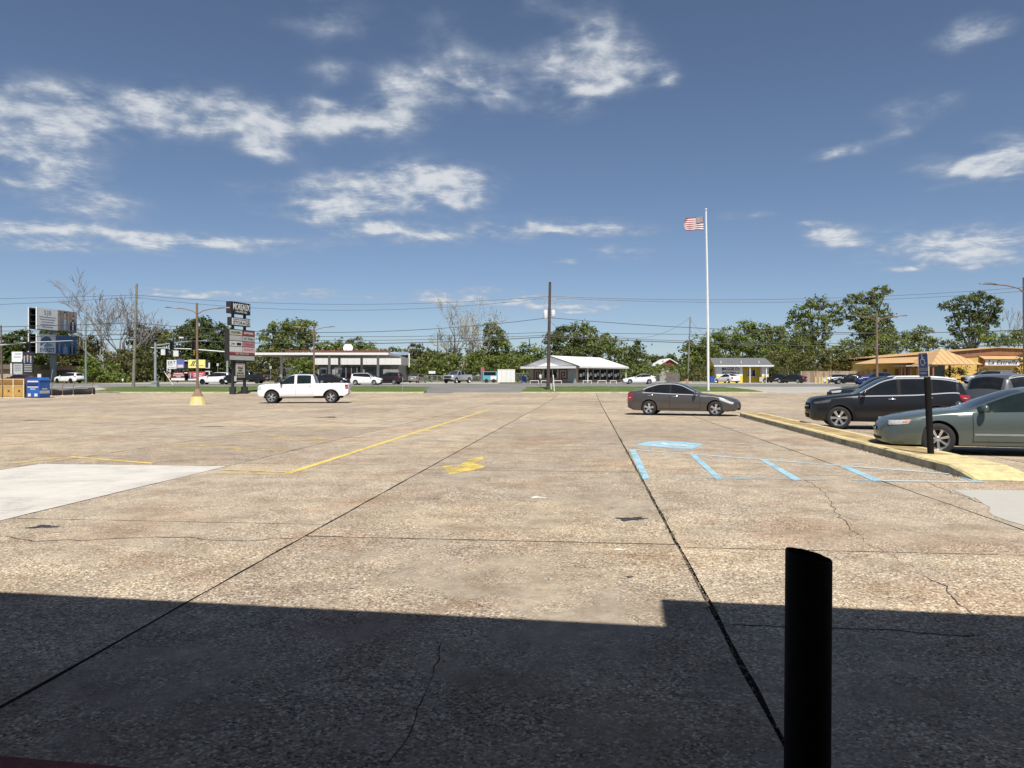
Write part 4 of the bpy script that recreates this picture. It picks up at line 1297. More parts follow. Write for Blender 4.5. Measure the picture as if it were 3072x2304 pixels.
put_car('pickup_truck', 'pickup', silver, 1373, 116, 243, 'silver pickup truck facing the road in front of the bare tree', 'truck', style='five', group=GR)
put_car('coupe', 'coupe', white, 1917, 107, 180, 'pearl white coupe parked right of the gabled cafe', 'car', style='five', group=GR)
put_car('sedan', 'midsedan', white, 2181, 117, 112, 'white sedan parked tail first before the yellow stand', 'car', style='five', group=GR)
put_car('sedan', 'midsedan', black, 2329, 121, 128, 'black sedan parked against the white end of the yellow stand', 'car', style='five', group=GR)
put_car('sedan', 'midsedan', black, 2372, 117, 140, 'black sedan parked before the left end of the wooden fence', 'car', style='five', group=GR)
put_car('hatchback', 'boxy', white, 2506, 112, 165, 'white car behind the black sedan near the yellow posts', 'car', style='five', group=GR, scale=.9)
put_car('sedan', 'coupe', black, 2545, 106, 168, 'black low sedan between the white car and the blue one', 'car', style='five', group=GR)
put_car('sports_utility_car', 'suv', blue, 2622, 98, 172, 'bright blue sport utility car beside the yellow restaurant', 'car', style='five', group=GR)
put_car('sports_utility_car', 'bigsuv', silver, 2945, 108, 175, 'silver sport utility car in front of the restaurant shrubs', 'car', style='five', rails=m_trim, group=GR, scale=1.05, lift=.45 * 0)
put_car('sports_utility_car', 'bigsuv', white, 207, 117, 163, 'white sport utility car leaving past the billboard post', 'car', style='dark', group=GR, scale=.93)
put_car('sedan', 'midsedan', red, 52, 98, 178, 'dark red sedan roof showing above the wooden donation bins', 'car', style='five', group=GR)
# ---------------------------------------------------------------- near furniture: bollard, accessible sign, flagpole
RX90 = Matrix.Rotation(R(90), 4, 'X')


def TX(x, y, z):
    """lettering plane upright, facing local -y"""
    return Matrix.Translation((x, y, z)) @ RX90


def disc(b, c, rx, rz, n=16, y=0.0):
    b.poly([(c[0] + rx * math.cos(2 * math.pi * k / n), y, c[1] + rz * math.sin(2 * math.pi * k / n)) for k in range(n)])


m_blackp = M('black_paint', (.010, .010, .010), .8, spec=.15, var=.3, scale=14, bump=.15)
bp = Vector((gx(2421, 2.8), 2.8, 0))
bol = empty('bollard', (bp.x, bp.y, zg(2.8)), 0, 'black steel pipe bollard with an open slanted top in the shade', 'bollard')
o = MB(); n = 40; ro, ri = .0835, .0775; vs = []; rb = random.Random(2)
for k in range(n):
    a = 2 * math.pi * k / n; zt = .918 - .19 * ro * math.cos(a) + .06 * ro * math.sin(a) + rb.uniform(-.0012, .0012)
    for r, z in ((ro, -.03), (ro, zt - .003), (ro - .002, zt), (ri + .001, zt), (ri, zt - .004), (ri, .25)):
        vs.append((r * math.cos(a) + .006 * (z / .9), r * math.sin(a), z))
fs = [(k * 6 + j, ((k + 1) % n) * 6 + j, ((k + 1) % n) * 6 + j + 1, k * 6 + j + 1) for k in range(n) for j in range(5)]
newobj('pipe', vs, fs, m_blackp, bol, smooth=40)
MB().lathe([(ri, .25), (.001, .25)], 20).build('fill', m_soil, bol)

# accessible parking sign
ps = Vector((7.95, 14.06)); pz = zg(14.06) + .155
sg = empty('parking_sign', (ps.x, ps.y, pz), 0, 'blue wheelchair parking sign on a leaning black post in the kerb island', 'sign')
lean = Matrix.Rotation(R(-2.7), 4, 'Y')
o = MB(); o.tube([lean @ Vector((0, 0, -.03)), lean @ Vector((0, 0, .8)), lean @ Vector((0, 0, 1.47))], .058, 14); o.build('post', m_blackp, sg, smooth=50)
nrm = Vector((-.72, -.69, 0)); m_sb = M('sign_blue', (.012, .045, .20), .4, var=.08); m_sw = M('sign_white', (.72, .73, .76), .45, var=.05); m_sgrey = M('sign_grey_band', (.30, .34, .42), .5)
fr = frame((0, 0, 0), (-nrm.y, nrm.x, 0)); fr = frame((0, 0, 0), (.04, -1.0, 0))
pl = empty('panel_mount', (0, 0, 0)); pl.parent = sg; pl.matrix_local = lean @ Matrix.Translation((-.02, -.07, 1.70)) @ fr


def rrect(w, h, r, y, n=5):
    pts = []
    for cx, cz, a0 in ((w / 2 - r, h / 2 - r, 0), (-w / 2 + r, h / 2 - r, 90), (-w / 2 + r, -h / 2 + r, 180), (w / 2 - r, -h / 2 + r, 270)):
        for k in range(n):
            a = R(a0 + 90 * k / (n - 1)); pts.append((cx + r * math.cos(a), y, cz + r * math.sin(a)))
    return pts


bpy.data.objects.remove(pl)
PM = lean @ Matrix.Translation((-.075, -.03, 1.69)) @ fr


def pmb(b, name, mat, parent=sg):
    b.v = [PM @ v for v in b.v]; return b.build(name, mat, parent)


b = MB(); b.prism(rrect(.31, .46, .035, 0), (0, -.004, 0)); plate = pmb(b, 'sign_plate', m_sw)
b = MB(); b.poly(rrect(.285, .435, .028, -.006)[::-1]); pmb(b, 'blue_field', m_sb, plate)
b = MB(); b.prism([(-.145, -.0065, -.105), (.145, -.0065, -.105), (.145, -.0065, -.055), (-.145, -.0065, -.055)], (0, -.001, 0)); pmb(b, 'band', m_sgrey, plate)
b = MB()
for i in range(19):
    t0, t1 = R(115 + i * 13), R(115 + (i + 1) * 13); r0, r1 = .058, .072
    b.poly([(r * math.cos(t) - .012, -.0085, r * math.sin(t) + .06) for r, t in ((r0, t0), (r0, t1), (r1, t1), (r1, t0))])
for (a, c, w) in (((-.03, .195), (-.022, .10), .011), ((-.022, .142), (.02, .142), .008), ((-.022, .105), (.035, .105), .009), ((.035, .105), (.06, .035), .010), ((.06, .035), (.088, .042), .009)):
    d = Vector((c[0] - a[0], c[1] - a[1])).normalized(); q = Vector((-d.y, d.x)) * w
    b.poly([(a[0] + q.x, -.0085, a[1] + q.y), (c[0] + q.x, -.0085, c[1] + q.y), (c[0] - q.x, -.0085, c[1] - q.y), (a[0] - q.x, -.0085, a[1] - q.y)])
disc(b, (-.03, .197), .017, .017, 12, -.0085)
tag(pmb(b, 'wheelchair_symbol', m_sw, plate), kind='stuff')
txt('HANDICAPPED', sg, m_sb, PM @ TX(0, -.009, -.081), .04, .26, ext=.0005)
txt('PARKING', sg, m_sw, PM @ TX(0, -.009, -.155), .05, .19, ext=.0005)

# flagpole and flag
FY = 78.0
fp = onground(2125, FY)
pole = empty('flagpole', fp, 0, 'tall white flagpole standing in the grass verge', 'flagpole')
m_wpole = M('white_pole', (.74, .75, .75), .4, var=.06)
o = MB(); o.tube([(0, 0, -.1), (-.02, 0, 6), (-.12, 0, 13), (-.24, 0, 19.1)], [.125, .115, .09, .065], 14); o.build('shaft', m_wpole, pole, smooth=60)
MB().ball((-.245, 0, 19.2), (.13, .13, .09), 12, 8).build('finial', m_wpole, pole, smooth=True)
MB().lathe([(.13, 0), (.22, .02), (.22, .10), (.13, .12)], 14).build('collar', m_wpole, pole)
MB().tube([(-.32, -.05, 18.9), (-.22, -.12, 10), (-.14, -.14, 1.2)], .012, 5).build('halyard', m_wpole, pole)
flag = empty('flag', at(2110, 670, FY), 0, 'stars and stripes flag blowing left at the top of the flagpole', 'flag')
m_fr = M('flag_red', (.28, .022, .03), .8); m_fw = M('flag_white', (.75, .73, .72), .8); m_fb = M('flag_blue', (.015, .02, .075), .8)
NU, NV = 40, 26; FW, FH = 1.95, 1.50


def flagp(u, v):
    x = -FW * u; z = -.75 * FH + FH * v + .0
    z += -.22 * u * v * .9 + .10 * u * (1 - v) + .05 * math.sin(u * 7 + v * 2.2) - .05 * u
    x += .10 * math.sin(v * 5 + u * 2) * u
    y = .20 * math.sin(u * 8.5 + v * 1.4) * (.25 + u) - .05
    return (x, y, z + .36)


for nm, mt, sel in (('red_stripe', m_fr, 0), ('white_stripe', m_fw, 1)):
    for s in range(13):
        if s % 2 != sel:
            continue
        b = MB(); u0 = .40 if s < 6 else 0.0
        for i in range(NU):
            ua, ub = i / NU, (i + 1) / NU
            if ub <= u0 + 1e-6:
                continue
            for k in range(2):
                va, vb = 1 - (s + k / 2) / 13, 1 - (s + (k + 1) / 2) / 13
                b.quad(flagp(ua, vb), flagp(ub, vb), flagp(ub, va), flagp(ua, va))
        b.build(nm, mt, flag, smooth=True)
b = MB()
for i in range(int(NU * .4)):
    for k in range(12):
        b.quad(flagp(i / NU, 1 - (k + 1) / 12 * 6 / 13), flagp((i + 1) / NU, 1 - (k + 1) / 12 * 6 / 13), flagp((i + 1) / NU, 1 - k / 12 * 6 / 13), flagp(i / NU, 1 - k / 12 * 6 / 13))
can = b.build('canton', m_fb, flag, smooth=True)
b = MB()
for r in range(9):
    for c_ in range(6 if r % 2 == 0 else 5):
        u = .4 * (c_ + (.5 if r % 2 == 0 else 1.0)) / 6; v = 1 - (r + .7) / 9.4 * 6 / 13
        p = Vector(flagp(u, v))
        for sy in (-.012, .012):
            b.poly([(p.x + .035 * math.cos(R(90 + 72 * k)) * (1 if k % 2 == 0 else 1), p.y + sy, p.z + .035 * math.sin(R(90 + 72 * k))) for k in range(5)])
tag(b.build('stars', m_fw, can), kind='stuff')

# ---------------------------------------------------------------- car park light poles
m_rust = M('rusty_bronze', (.20, .135, .095), .7, .2, var=.25, scale=2, dirt=(.26, .17, .11)); m_lamp = M('lamp_bronze', (.10, .085, .075), .5, .3, var=.15)
m_conep = M('base_yellow', (.66, .54, .22), .85, var=.18, scale=2, bump=.4, dirt=(.55, .50, .36)); m_conec = M('base_brown', (.24, .15, .11), .9, var=.2, scale=4, bump=.4)


def light_pole(u, Y, h, arm, rz, label, cone=True):
    p = onground(u, Y)
    r = empty('light_pole', p, rz, label, 'street lamp', 'car park light poles')
    z0 = 0
    if cone:
        MB().lathe([(.50, -.03), (.46, .12), (.36, .52), (.345, .55)], 10).build('base', m_conep, r)
        MB().lathe([(.36, .552), (.31, .62), (.20, .86), (.12, 1.0), (.10, 1.02)], 10).build('base_cap', m_conec, r, smooth=40)
        z0 = .98
    MB().tube([(0, 0, z0), (-.03, 0, h * .5), (-.05, 0, h)], [.085, .075, .065], 10).build('pole', m_rust, r, smooth=50)
    for sd in (1, -1):
        MB().tube([(-.04, 0, h - .72), (sd * .30, 0, h - .50), (sd * arm * .42, 0, h - .36), (sd * arm * .62, 0, h - .33), (sd * arm * .7, 0, h - .33)], .028, 7).build('arm', m_rust, r, smooth=50)
        b = MB(); pr = [(arm * .62, .05), (arm * .70, .085), (arm * .80, .10), (arm * .93, .10), (arm, .05)]
        vs = []; fs = []
        for x, w in pr:
            zc = h - .33 + .05 * (x - arm * .62)
            vs += [(sd * x, -w, zc - .01), (sd * x, w, zc - .01), (sd * x, w * .6, zc + .055 * (w / .1)), (sd * x, -w * .6, zc + .055 * (w / .1))]
        for i in range(len(pr) - 1):
            for j in range(4):
                fs.append((4 * i + j, 4 * i + (j + 1) % 4, 4 * i + 4 + (j + 1) % 4, 4 * i + 4 + j))
        fs += [(3, 2, 1, 0), tuple(range(16, 20))]
        b.add(vs, fs); b.build('lamp_head', m_lamp, r, smooth=40)
    return r


light_pole(593, 46.5, 6.4, 2.0, R(2), 'double arm light pole on a yellow concrete cone left of the white pickup')
light_pole(943, 63, 6.3, 2.0, R(-4), 'double arm light pole rising behind the cab of the white pickup', False)
light_pole(2632, 50, 6.2, 2.15, R(6), 'double arm light pole rising behind the black sport utility car', False)
light_pole(3076, 33.5, 6.2, 2.1, R(2), 'double arm light pole at the far right with one lamp in view')

# ---------------------------------------------------------------- pylon sign of the shopping centre
m_cab = M('cabinet_black', (.022, .022, .024), .5, var=.12); m_dark = M('sign_dark_face', (.010, .010, .012), .4)
pyl = empty('pylon_sign', (0, 0, 0), 0, 'black pylon sign with stacked tenant panels beside the white pickup', 'sign')
PF = frame((-26.9, 70.9, 0), (math.cos(R(74)), math.sin(R(74)), 0)) @ Matrix.Diagonal((.86, 1, 1, 1)); zb = zg(72)


def pbox(x0, x1, y0, y1, z0, z1, name, mat, parent=pyl):
    return MB().box(x0, x1, y0, y1, z0, z1, PF).build(name, mat, parent)


for x in (.62, 2.75):
    pbox(x, x + .22, .16, .38, zb + .5, 7.8, 'post', m_cab)
    pbox(x - .12, x + .34, .02, .52, zb - .05, zb + .72, 'footing', M('footing_black', (.03, .03, .032), .8, var=.2))
c1 = pbox(0, 3.5, 0, .55, 7.72, 8.86, 'top_cabinet', m_cab)
pbox(.04, 3.46, -.006, -.001, 7.78, 8.80, 'face', m_dark, c1)
c2 = pbox(.12, 3.55, .03, .50, 6.56, 7.36, 'storage_cabinet', m_cab)
pbox(.20, 3.50, .020, .028, 6.64, 7.28, 'face', M('white_acrylic', (.72, .72, .70), .35), c2)
c3 = pbox(-.32, 4.35, 0, .52, 3.14, 6.22, 'tenant_cabinet', m_cab)
m_cream = M('panel_cream', (.50, .48, .38), .45); m_pred = M('panel_red', (.25, .035, .045), .45); m_pgrey = M('panel_grey', (.45, .46, .44), .45); m_pwhite = M('panel_white', (.66, .66, .65), .4); m_ppink = M('panel_pink', (.40, .20, .22), .45); m_pink2 = M('panel_pale_pink', (.60, .48, .48), .45)
m_ink = M('ink_black', (.012, .012, .014), .6); m_inkw = M('ink_white', (.75, .75, .73), .5); m_inkr = M('ink_red', (.42, .03, .05), .6)
cols = [(-.24, 1.98), (2.06, 4.28)]; rowsz = [(5.66, 6.14), (5.12, 5.60), (4.58, 5.06), (4.04, 4.52)]
pm = [[m_cream, m_pred], [m_pgrey, m_pgrey], [m_pwhite, m_ppink], [m_pwhite, m_pink2]]
wr_ = [['DOLLAR GENERAL', 'NATIONAL'], ['', 'HC  Fitness'], ['Jet', 'Vision'], ['', 'DONUTS']]
for i, (za, zc) in enumerate(rowsz):
    for j, (xa, xc) in enumerate(cols):
        p = pbox(xa, xc, -.012, -.001, za, zc, 'tenant_panel', pm[i][j], c3)
        if wr_[i][j]:
            mt = {(0, 1): m_inkw, (2, 1): m_inkr, (3, 1): m_inkr}.get((i, j), m_ink)
            txt(wr_[i][j], pyl, mt, PF @ TX((xa + xc) / 2 - (.5 if wr_[i][j] == 'Jet' else 0), -.018, (za + zc) / 2), .30, {'Jet': .7}.get(wr_[i][j], 1.7))
pbox(1.0, 1.8, -.017, -.013, 4.66, 4.92, 'badge', m_ink, c3)
pbox(-.24, 4.28, -.012, -.001, 3.72, 3.99, 'tenant_panel', m_pred, c3); pbox(-.24, 4.28, -.0125, -.001, 3.992, 4.035, 'tenant_panel', m_pink2, c3)
pbox(-.24, 4.28, -.012, -.001, 3.24, 3.66, 'tenant_panel', m_pgrey, c3)
txt('985-646-2123', pyl, m_cream, PF @ TX(2.0, -.018, 3.85), .26, 2.4)
txt('MOREAUX', pyl, m_inkw, PF @ TX(1.85, -.012, 8.38), .86, 3.0, bold=.012)
txt('PROPERTIES', pyl, m_inkw, PF @ TX(1.85, -.012, 7.92), .24, 2.0)
txt('STORAGE', pyl, m_ink, PF @ TX(1.9, .012, 6.84), .42, 3.0, bold=.006)
txt('CLIMATE CONTROLLED', pyl, m_ink, PF @ TX(1.9, .012, 7.15), .22, 3.0)
c4 = pbox(.80, 2.80, .10, .42, 1.45, 3.05, 'reader_board', m_cab)
pbox(.98, 2.62, .088, .099, 1.55, 2.62, 'letter_panel', m_cream, c4); pbox(.98, 2.62, .088, .099, 2.64, 2.92, 'letter_panel', m_pink2, c4)
for k, s in enumerate(('STORAGE', 'UNITS', 'AVAILABLE', '985 646 2123')):
    txt(s, pyl, m_ink, PF @ TX(1.8, .08, 2.46 - .25 * k), .24, (.9, .7, 1.2, 1.4)[k], bold=.006)
pbox(.56, .92, -.03, -.01, zb + 1.25, zb + 1.75, 'notice', m_pwhite)

# ---------------------------------------------------------------- utility poles and wires
m_wood = M('pole_wood', (.13, .10, .075), .9, var=.25, scale=2, bump=.4); m_woodg = M('pole_wood_grey', (.20, .19, .16), .9, var=.2, scale=2, bump=.4); m_steel = M('galvanised', (.42, .45, .45), .45, .5, var=.1); m_wire = M('wire', (.025, .025, .028), .6)
m_trans = M('transformer_grey', (.62, .64, .66), .5, var=.06)


def utility_pole(u, Y, vtop, label, ulean=0, mat=None, r0=.15):
    p = onground(u, Y); t = at(u + ulean, vtop, Y)
    r = empty('utility_pole', p, 0, label, 'pole', 'utility poles')
    MB().tube([(0, 0, -.2), ((t.x - p.x) * .5, 0, (t.z - p.z) * .5), (t.x - p.x, 0, t.z - p.z)], [r0, r0 * .85, r0 * .68], 10).build('pole', mat or m_wood, r, smooth=50)
    return r, t.z - p.z, t.x - p.x


up1, h1, l1 = utility_pole(400, 84.5, 851, 'tall grey wooden utility pole in the verge left of the light pole', 10, m_woodg, .18)
MB().tube([(.25, 0, h1 - .4), (-.15, 0, h1 - .5)], .03, 6).build('bracket', m_steel, up1)
gw = MB().tube([(.1, 0, h1 * .55), (4.6, -1.5, 1.3), (5.6, -2.0, .2)], .012, 5).build('guy_wire', m_wire, up1)
MB().tube([(4.15, -1.32, 1.9), (5.5, -1.95, .28)], .045, 6).build('guy_guard', M('guard_cream', (.62, .58, .45), .6), up1)
up2, h2, l2 = utility_pole(1644, 79.5, 846, 'dark wooden utility pole with pale transformers before the gabled cafe', 6, M('pole_wood_dark', (.075, .055, .042), .9, var=.3, scale=2, bump=.4), .20)
for k, dx in enumerate((-.42, .40)):
    b = MB(); b.lathe([(.001, .0), (.20, .02), (.22, .1), (.22, .78 - .2 * k), (.17, .88 - .2 * k), (.05, .9 - .2 * k), (.05, 1.05 - .2 * k), (.001, 1.06 - .2 * k)], 14, mtx=Matrix.Translation((l2 * .75 + dx * 1.0, -.12, 7.75 + .2 * k))); b.build('transformer', m_trans, up2, smooth=40)
for z, w in ((9.85, .85), (9.45, .55)):
    b = MB(); b.tube([(l2 - w, 0, z), (l2 + w, 0, z)], .03, 6); arm_ = b.build('bracket', m_steel, up2)
    for dx in (-w, w):
        MB().lathe([(.02, 0), (.07, .03), (.03, .07), (.07, .11), (.02, .16)], 8, mtx=Matrix.Translation((l2 + dx, 0, z))).build('insulator', m_steel, arm_)
up3, h3, l3 = utility_pole(258, 112, 955, 'greenish leaning utility pole right of the large billboard', -1, M('pole_green_grey', (.17, .21, .18), .8, var=.2), .17)
up4, h4, l4 = utility_pole(2063, 127, 950, 'wooden utility pole between the red roof and the flagpole', 8, m_woodg, .15)
up5, h5, l5 = utility_pole(6, 112, 976, 'wooden utility pole at the left edge behind the donation bins', -3, m_wood, .16)
up6, h6, l6 = utility_pole(1313, 170, 1000, 'far utility pole with two crossarms above the low trees', 0, m_wood, .14)
for z in (h6 - 1.4, h6 - 2.8):
    MB().box(-1.0, 1.0, -.06, .06, z, z + .12).build('crossarm', m_wood, up6)
up7, h7, l7 = utility_pole(1594, 150, 1016, 'dark short utility pole left of the gabled cafe', -6, m_wood, .15)


def power_line(us, vs, Y, rad, label):
    pts = []
    for (u0, v0, um, vm, u1, v1) in zip(us[:-1:2], vs[:-1:2], us[1::2], vs[1::2], us[2::2], vs[2::2]):
        for k in range(14):
            t = k / 14
            # parabola through the two ends with the mid value
            v = v0 * (1 - t) * (1 - 2 * t) + vm * 4 * t * (1 - t) + v1 * t * (2 * t - 1)
            pts.append(at(u0 + (u1 - u0) * t, v, Y))
    pts.append(at(us[-1], vs[-1], Y))
    b = MB().tube(pts, rad, 5, False)
    return tag(b.build('power_line', m_wire), label, 'wire', 'overhead wires along the road')


UU = [-800, -200, 405, 1027, 1648, 2430, 3210]
power_line(UU, [905, 900, 885, 913, 889, 896, 850], 80.2, .018, 'topmost overhead wire along the road')
power_line(UU, [925, 920, 892, 931, 893, 905, 862], 80.8, .018, 'second overhead wire from the top along the road')
power_line(UU, [990, 985, 968, 997, 953, 996, 985], 79.9, .032, 'rope like overhead wire tied at the transformers')
power_line(UU, [1000, 995, 990, 1010, 996, 1003, 985], 79.7, .026, 'overhead wire just under the transformers')
power_line(UU, [1020, 1015, 1003, 1021, 1005, 1030, 1018], 79.6, .026, 'overhead wire above the lowest thick cable')
power_line(UU, [1045, 1038, 1015, 1031, 1010, 1037, 1033], 79.5, .042, 'lowest and thickest overhead cable along the road')


def drop(a, b, sag, rad, label):
    pts = [a.lerp(b, t / 10) - Vector((0, 0, sag * 4 * (t / 10) * (1 - t / 10))) for t in range(11)]
    tag(MB().tube(pts, rad, 5, False).build('power_line', m_wire), label, 'wire', 'service wires')


drop(at(1646, 960, 79.5), at(1800, 1068, 128), .5, .015, 'thin wire dropping from the transformers to the cafe roof')
drop(at(1640, 1000, 79.5), at(1600, 1060, 150), .4, .015, 'thin wire dropping back to the short dark pole')
drop(at(2068, 955, 127), at(1840, 1006, 118), 1.6, .02, 'wire slanting left from the pole by the red roof')
drop(at(2068, 955, 127), at(2110, 1000, 150), .3, .02, 'wire slanting right from the pole by the red roof')

# ---------------------------------------------------------------- traffic signals
m_sigb = M('signal_black', (.02, .02, .022), .6); m_sigy = M('signal_yellow', (.62, .40, .04), .5)


def signal_head(b_parent, p, mat, face, z0=None):
    h = empty('x'); bpy.data.objects.remove(h)
    b = MB(); b.box(p.x - .18, p.x + .18, p.y - .14, p.y + .12, p.z - .55, p.z + .55)
    o = b.build('signal_head', mat, b_parent)
    for k, c in ((.34, (.05, .008, .008)), (0, (.06, .04, .006)), (-.34, (.006, .05, .02))):
        v = MB(); v.lathe([(.15, 0), (.15, -.16), (.135, -.16), (.135, -.005), (.001, -.005)], 12, 'Y', Matrix.Translation((p.x, p.y - .142, p.z + k)))
        v.build('visor', m_sigb, o)
    return o


def mast(base, top, tip, label, heads, signs=()):
    r = empty('traffic_signal', base, 0, label, 'traffic signal', 'traffic signals')
    b0 = Vector(base); t = Vector(top) - b0; e = Vector(tip) - b0
    MB().tube([(0, 0, -.1), (0, 0, t.z + .35)], [.17, .12], 12).build('pole', m_steel, r, smooth=50)
    MB().box(-.32, .32, -.32, .32, -.1, .75).build('base', m_steel, r)
    MB().tube([t, t.lerp(e, .5) + Vector((0, 0, .12)), e], [.11, .085, .055], 10).build('arm', m_steel, r, smooth=50)
    for k, mt, dz in heads:
        signal_head(r, t.lerp(e, k) + Vector((0, -.25, dz)), mt, 0)
    for k, dz in signs:
        p = t.lerp(e, k); MB().box(p.x - .38, p.x + .38, p.y - .14, p.y - .12, p.z + dz - .42, p.z + dz + .42).build('lane_sign', m_pwhite, r)
    return r


g0 = onground(466, 86.5)
mast(g0, at(466, 1037, 86.5), at(616, 1022, 92), 'galvanised signal mast left of the light pole with its arm to the right', [(.34, m_sigb, -.2), (.78, m_sigb, -.45)])
g0 = onground(682, 110)
tb_ = mast(g0, at(682, 1056, 110), at(452, 1043, 108), 'galvanised signal mast behind the pylon sign with its arm to the left', [(.44, m_sigy, -.2), (.78, m_sigb, -.5)], [(.67, -.65), (.83, -.55)])
g0 = onground(-60, 86)
mast(g0, at(-60, 1041, 86), at(218, 1022, 92), 'signal mast arm reaching in from the left edge across the billboard', [(.52, m_sigb, -.35)])
cmx = at(545, 1018, 90); cm = empty('traffic_camera', cmx, 0, 'small white detection camera on top of the signal arm', 'camera')
MB().box(-.30, .25, -.10, .10, .12, .30).build('housing', m_pwhite, cm); MB().tube([(0, 0, -.35), (0, 0, .12)], .035, 6).build('stem', m_steel, cm)
# ---------------------------------------------------------------- billboards
m_bbwhite = M('billboard_white', (.74, .75, .76), .6, var=.05); m_bbframe = M('billboard_frame_white', (.74, .74, .74), .5); m_bbdark = M('billboard_dark', (.02, .02, .02), .8, var=.3)
m_suit = M('print_navy', (.02, .022, .035), .7); m_skin = M('print_skin', (.45, .31, .25), .7); m_hair = M('print_hair', (.03, .022, .02), .7); m_shirt = M('print_shirt', (.58, .60, .63), .7); m_tie = M('print_blue', (.05, .10, .25), .7); m_wpanel = M('print_wood', (.30, .26, .22), .7, var=.3, scale=2)
m_bbblue = M('print_sky_blue', (.07, .17, .36), .7); m_bbsea = M('print_sea_blue', (.25, .42, .50), .7); m_txt = M('print_grey', (.20, .21, .22), .7)


def person_print(parent, mt, x, z, s, y, suit=None, beard=False, shirt=None):
    """small printed portrait on a board, flat shapes a few millimetres apart"""
    q = empty('t'); bpy.data.objects.remove(q)

    def add(pts, dy, mat, nm):
        b = MB(); b.poly([mt @ Vector((x + px * s, y - dy, z + pz * s)) for px, pz in pts]); return b.build(nm, mat, parent)

    def ell(cx, cz, rx, rz, n=14): return [(cx + rx * math.cos(2 * math.pi * k / n), cz + rz * math.sin(2 * math.pi * k / n)) for k in range(n)]
    t = add([(-.66, -1.15), (.66, -1.15), (.64, -.35), (.46, -.05), (.14, .08), (-.14, .08), (-.46, -.05), (-.64, -.35)], .004, suit or m_suit, 'printed_suit')
    add([(-.13, -1.15), (.13, -1.15), (.17, .04), (0, -.06), (-.17, .04)], .007, shirt or m_shirt, 'printed_shirt')
    add([(-.06, -1.15), (.06, -1.15), (.05, -.1), (-.05, -.1)], .010, m_tie, 'printed_tie')
    add(ell(0, .44, .29, .36), .004, m_hair, 'printed_hair')
    add(ell(0, .36, .235, .31), .007, m_skin, 'printed_face')
    if beard:
        add(ell(0, .18, .19, .14), .009, m_hair, 'printed_beard')


bb = empty('billboard', (0, 0, 0), 0, 'large double deck billboard on a thick grey steel post at the left', 'billboard')
BF = frame((-79.8, 124.5, 0), (.12, .993, 0)) @ Matrix.Diagonal((.79, 1, 1, 1))      # board runs away from the road; its printed side looks right


def bbox(x0, x1, y0, y1, z0, z1, name, mat, parent=bb):
    return MB().box(x0, x1, y0, y1, z0, z1, BF).build(name, mat, parent)


MB().tube([(-79.9, 129.0, zg(128) - .2), (-79.9, 129.0, 9.7)], .52, 18).build('post', M('post_grey_green', (.25, .29, .29), .6, .2, var=.08), bb, smooth=50)
for (z0, z1, nm) in ((9.7, 13.3, 'upper_board'), (5.65, 8.9, 'lower_board')):
    f = bbox(0, 12, .02, .16, z0, z1, nm, m_bbwhite)
    bk = bbox(0, 12, 1.5, 1.62, z0, z1, nm + '_back', m_bbdark)
    for x in (-.12, ):
        bbox(x, x + .10, .0, .20, z0 - .05, z1 + .06, 'end_trim', m_bbframe); bbox(x, x + .10, 1.48, 1.64, z0 - .05, z1 + .06, 'end_trim', m_bbframe)
    for k in range(4):
        z = z0 + .1 + (z1 - z0 - .3) * k / 3
        bbox(.1, 11.9, .2, 1.48, z, z + .08, 'frame_rail', m_bbdark)
    bbox(0, 12, -.75, -.05, z0 - .18, z0 - .12, 'catwalk', m_bbdark)
bbox(6.0, 11.98, .010, .018, 9.72, 13.28, 'print_panel', m_wpanel)
for x in (6.9, 7.9, 8.8, 9.7, 10.9):
    bbox(x, x + .12, .003, .009, 9.72, 13.28, 'print_plank_line', m_hair)
person_print(bb, BF, 8.2, 11.75, 1.75, .000, M('print_greyblue', (.16, .21, .26), .7)); person_print(bb, BF, 10.7, 11.45, 1.45, -.012, None, True)
txt('S|B', bb, m_txt, BF @ TX(3.0, .012, 12.55), 1.1, 2.2)
for k, (x, w) in enumerate(((3.0, 4.8), (3.0, 4.4), (3.0, 3.6), (3.0, 4.2), (3.0, 3.2))):
    bbox(x - w / 2, x + w / 2, .008, .018, 11.75 - .42 * k, 11.87 - .42 * k, 'print_line', m_txt)
bbox(5.4, 12.0, .010, .018, 5.67, 8.88, 'print_panel', m_bbblue)
b = MB(); b.poly([BF @ Vector((x, .010, z)) for x, z in ((.8, 6.9), (1.0, 8.0), (2.4, 8.55), (3.7, 8.4), (4.6, 7.55), (3.7, 7.7), (3.0, 7.3), (2.1, 7.5), (1.3, 6.9))]); b.build('print_mountain', m_bbblue, bb)
b = MB(); b.poly([BF @ Vector((x, .010, z)) for x, z in ((1.5, 6.75), (2.6, 7.25), (3.7, 7.4), (4.8, 7.05), (3.2, 6.72))]); b.build('print_wave', m_bbsea, bb)
txt('EVEREST', bb, M('print_navy_letters', (.05, .10, .22), .7), BF @ TX(2.9, .012, 6.2), .95, 4.2, bold=.02)
person_print(bb, BF, 6.5, 7.3, 1.3, .004, m_tie); person_print(bb, BF, 8.3, 6.9, 1.05, .0, M('print_paleblue', (.25, .38, .55), .7)); person_print(bb, BF, 10.5, 7.25, 1.35, .004)


def small_board(u0, u1, v0, v1, Y, mat, root, nm='board'):
    p, q = at(u0, v0, Y), at(u1, v1, Y)
    o = MB().box(p.x, q.x, Y - .06, Y + .10, q.z, p.z).build(nm, mat, root)
    return o, p.x, q.x, q.z, p.z


def bars(root, x0, x1, zs, y, mat, h):
    for z, a, c in zs:
        MB().box(x0 + (x1 - x0) * a, x0 + (x1 - x0) * c, y - .075, y - .062, z - h, z + h).build('print_line', mat, root)


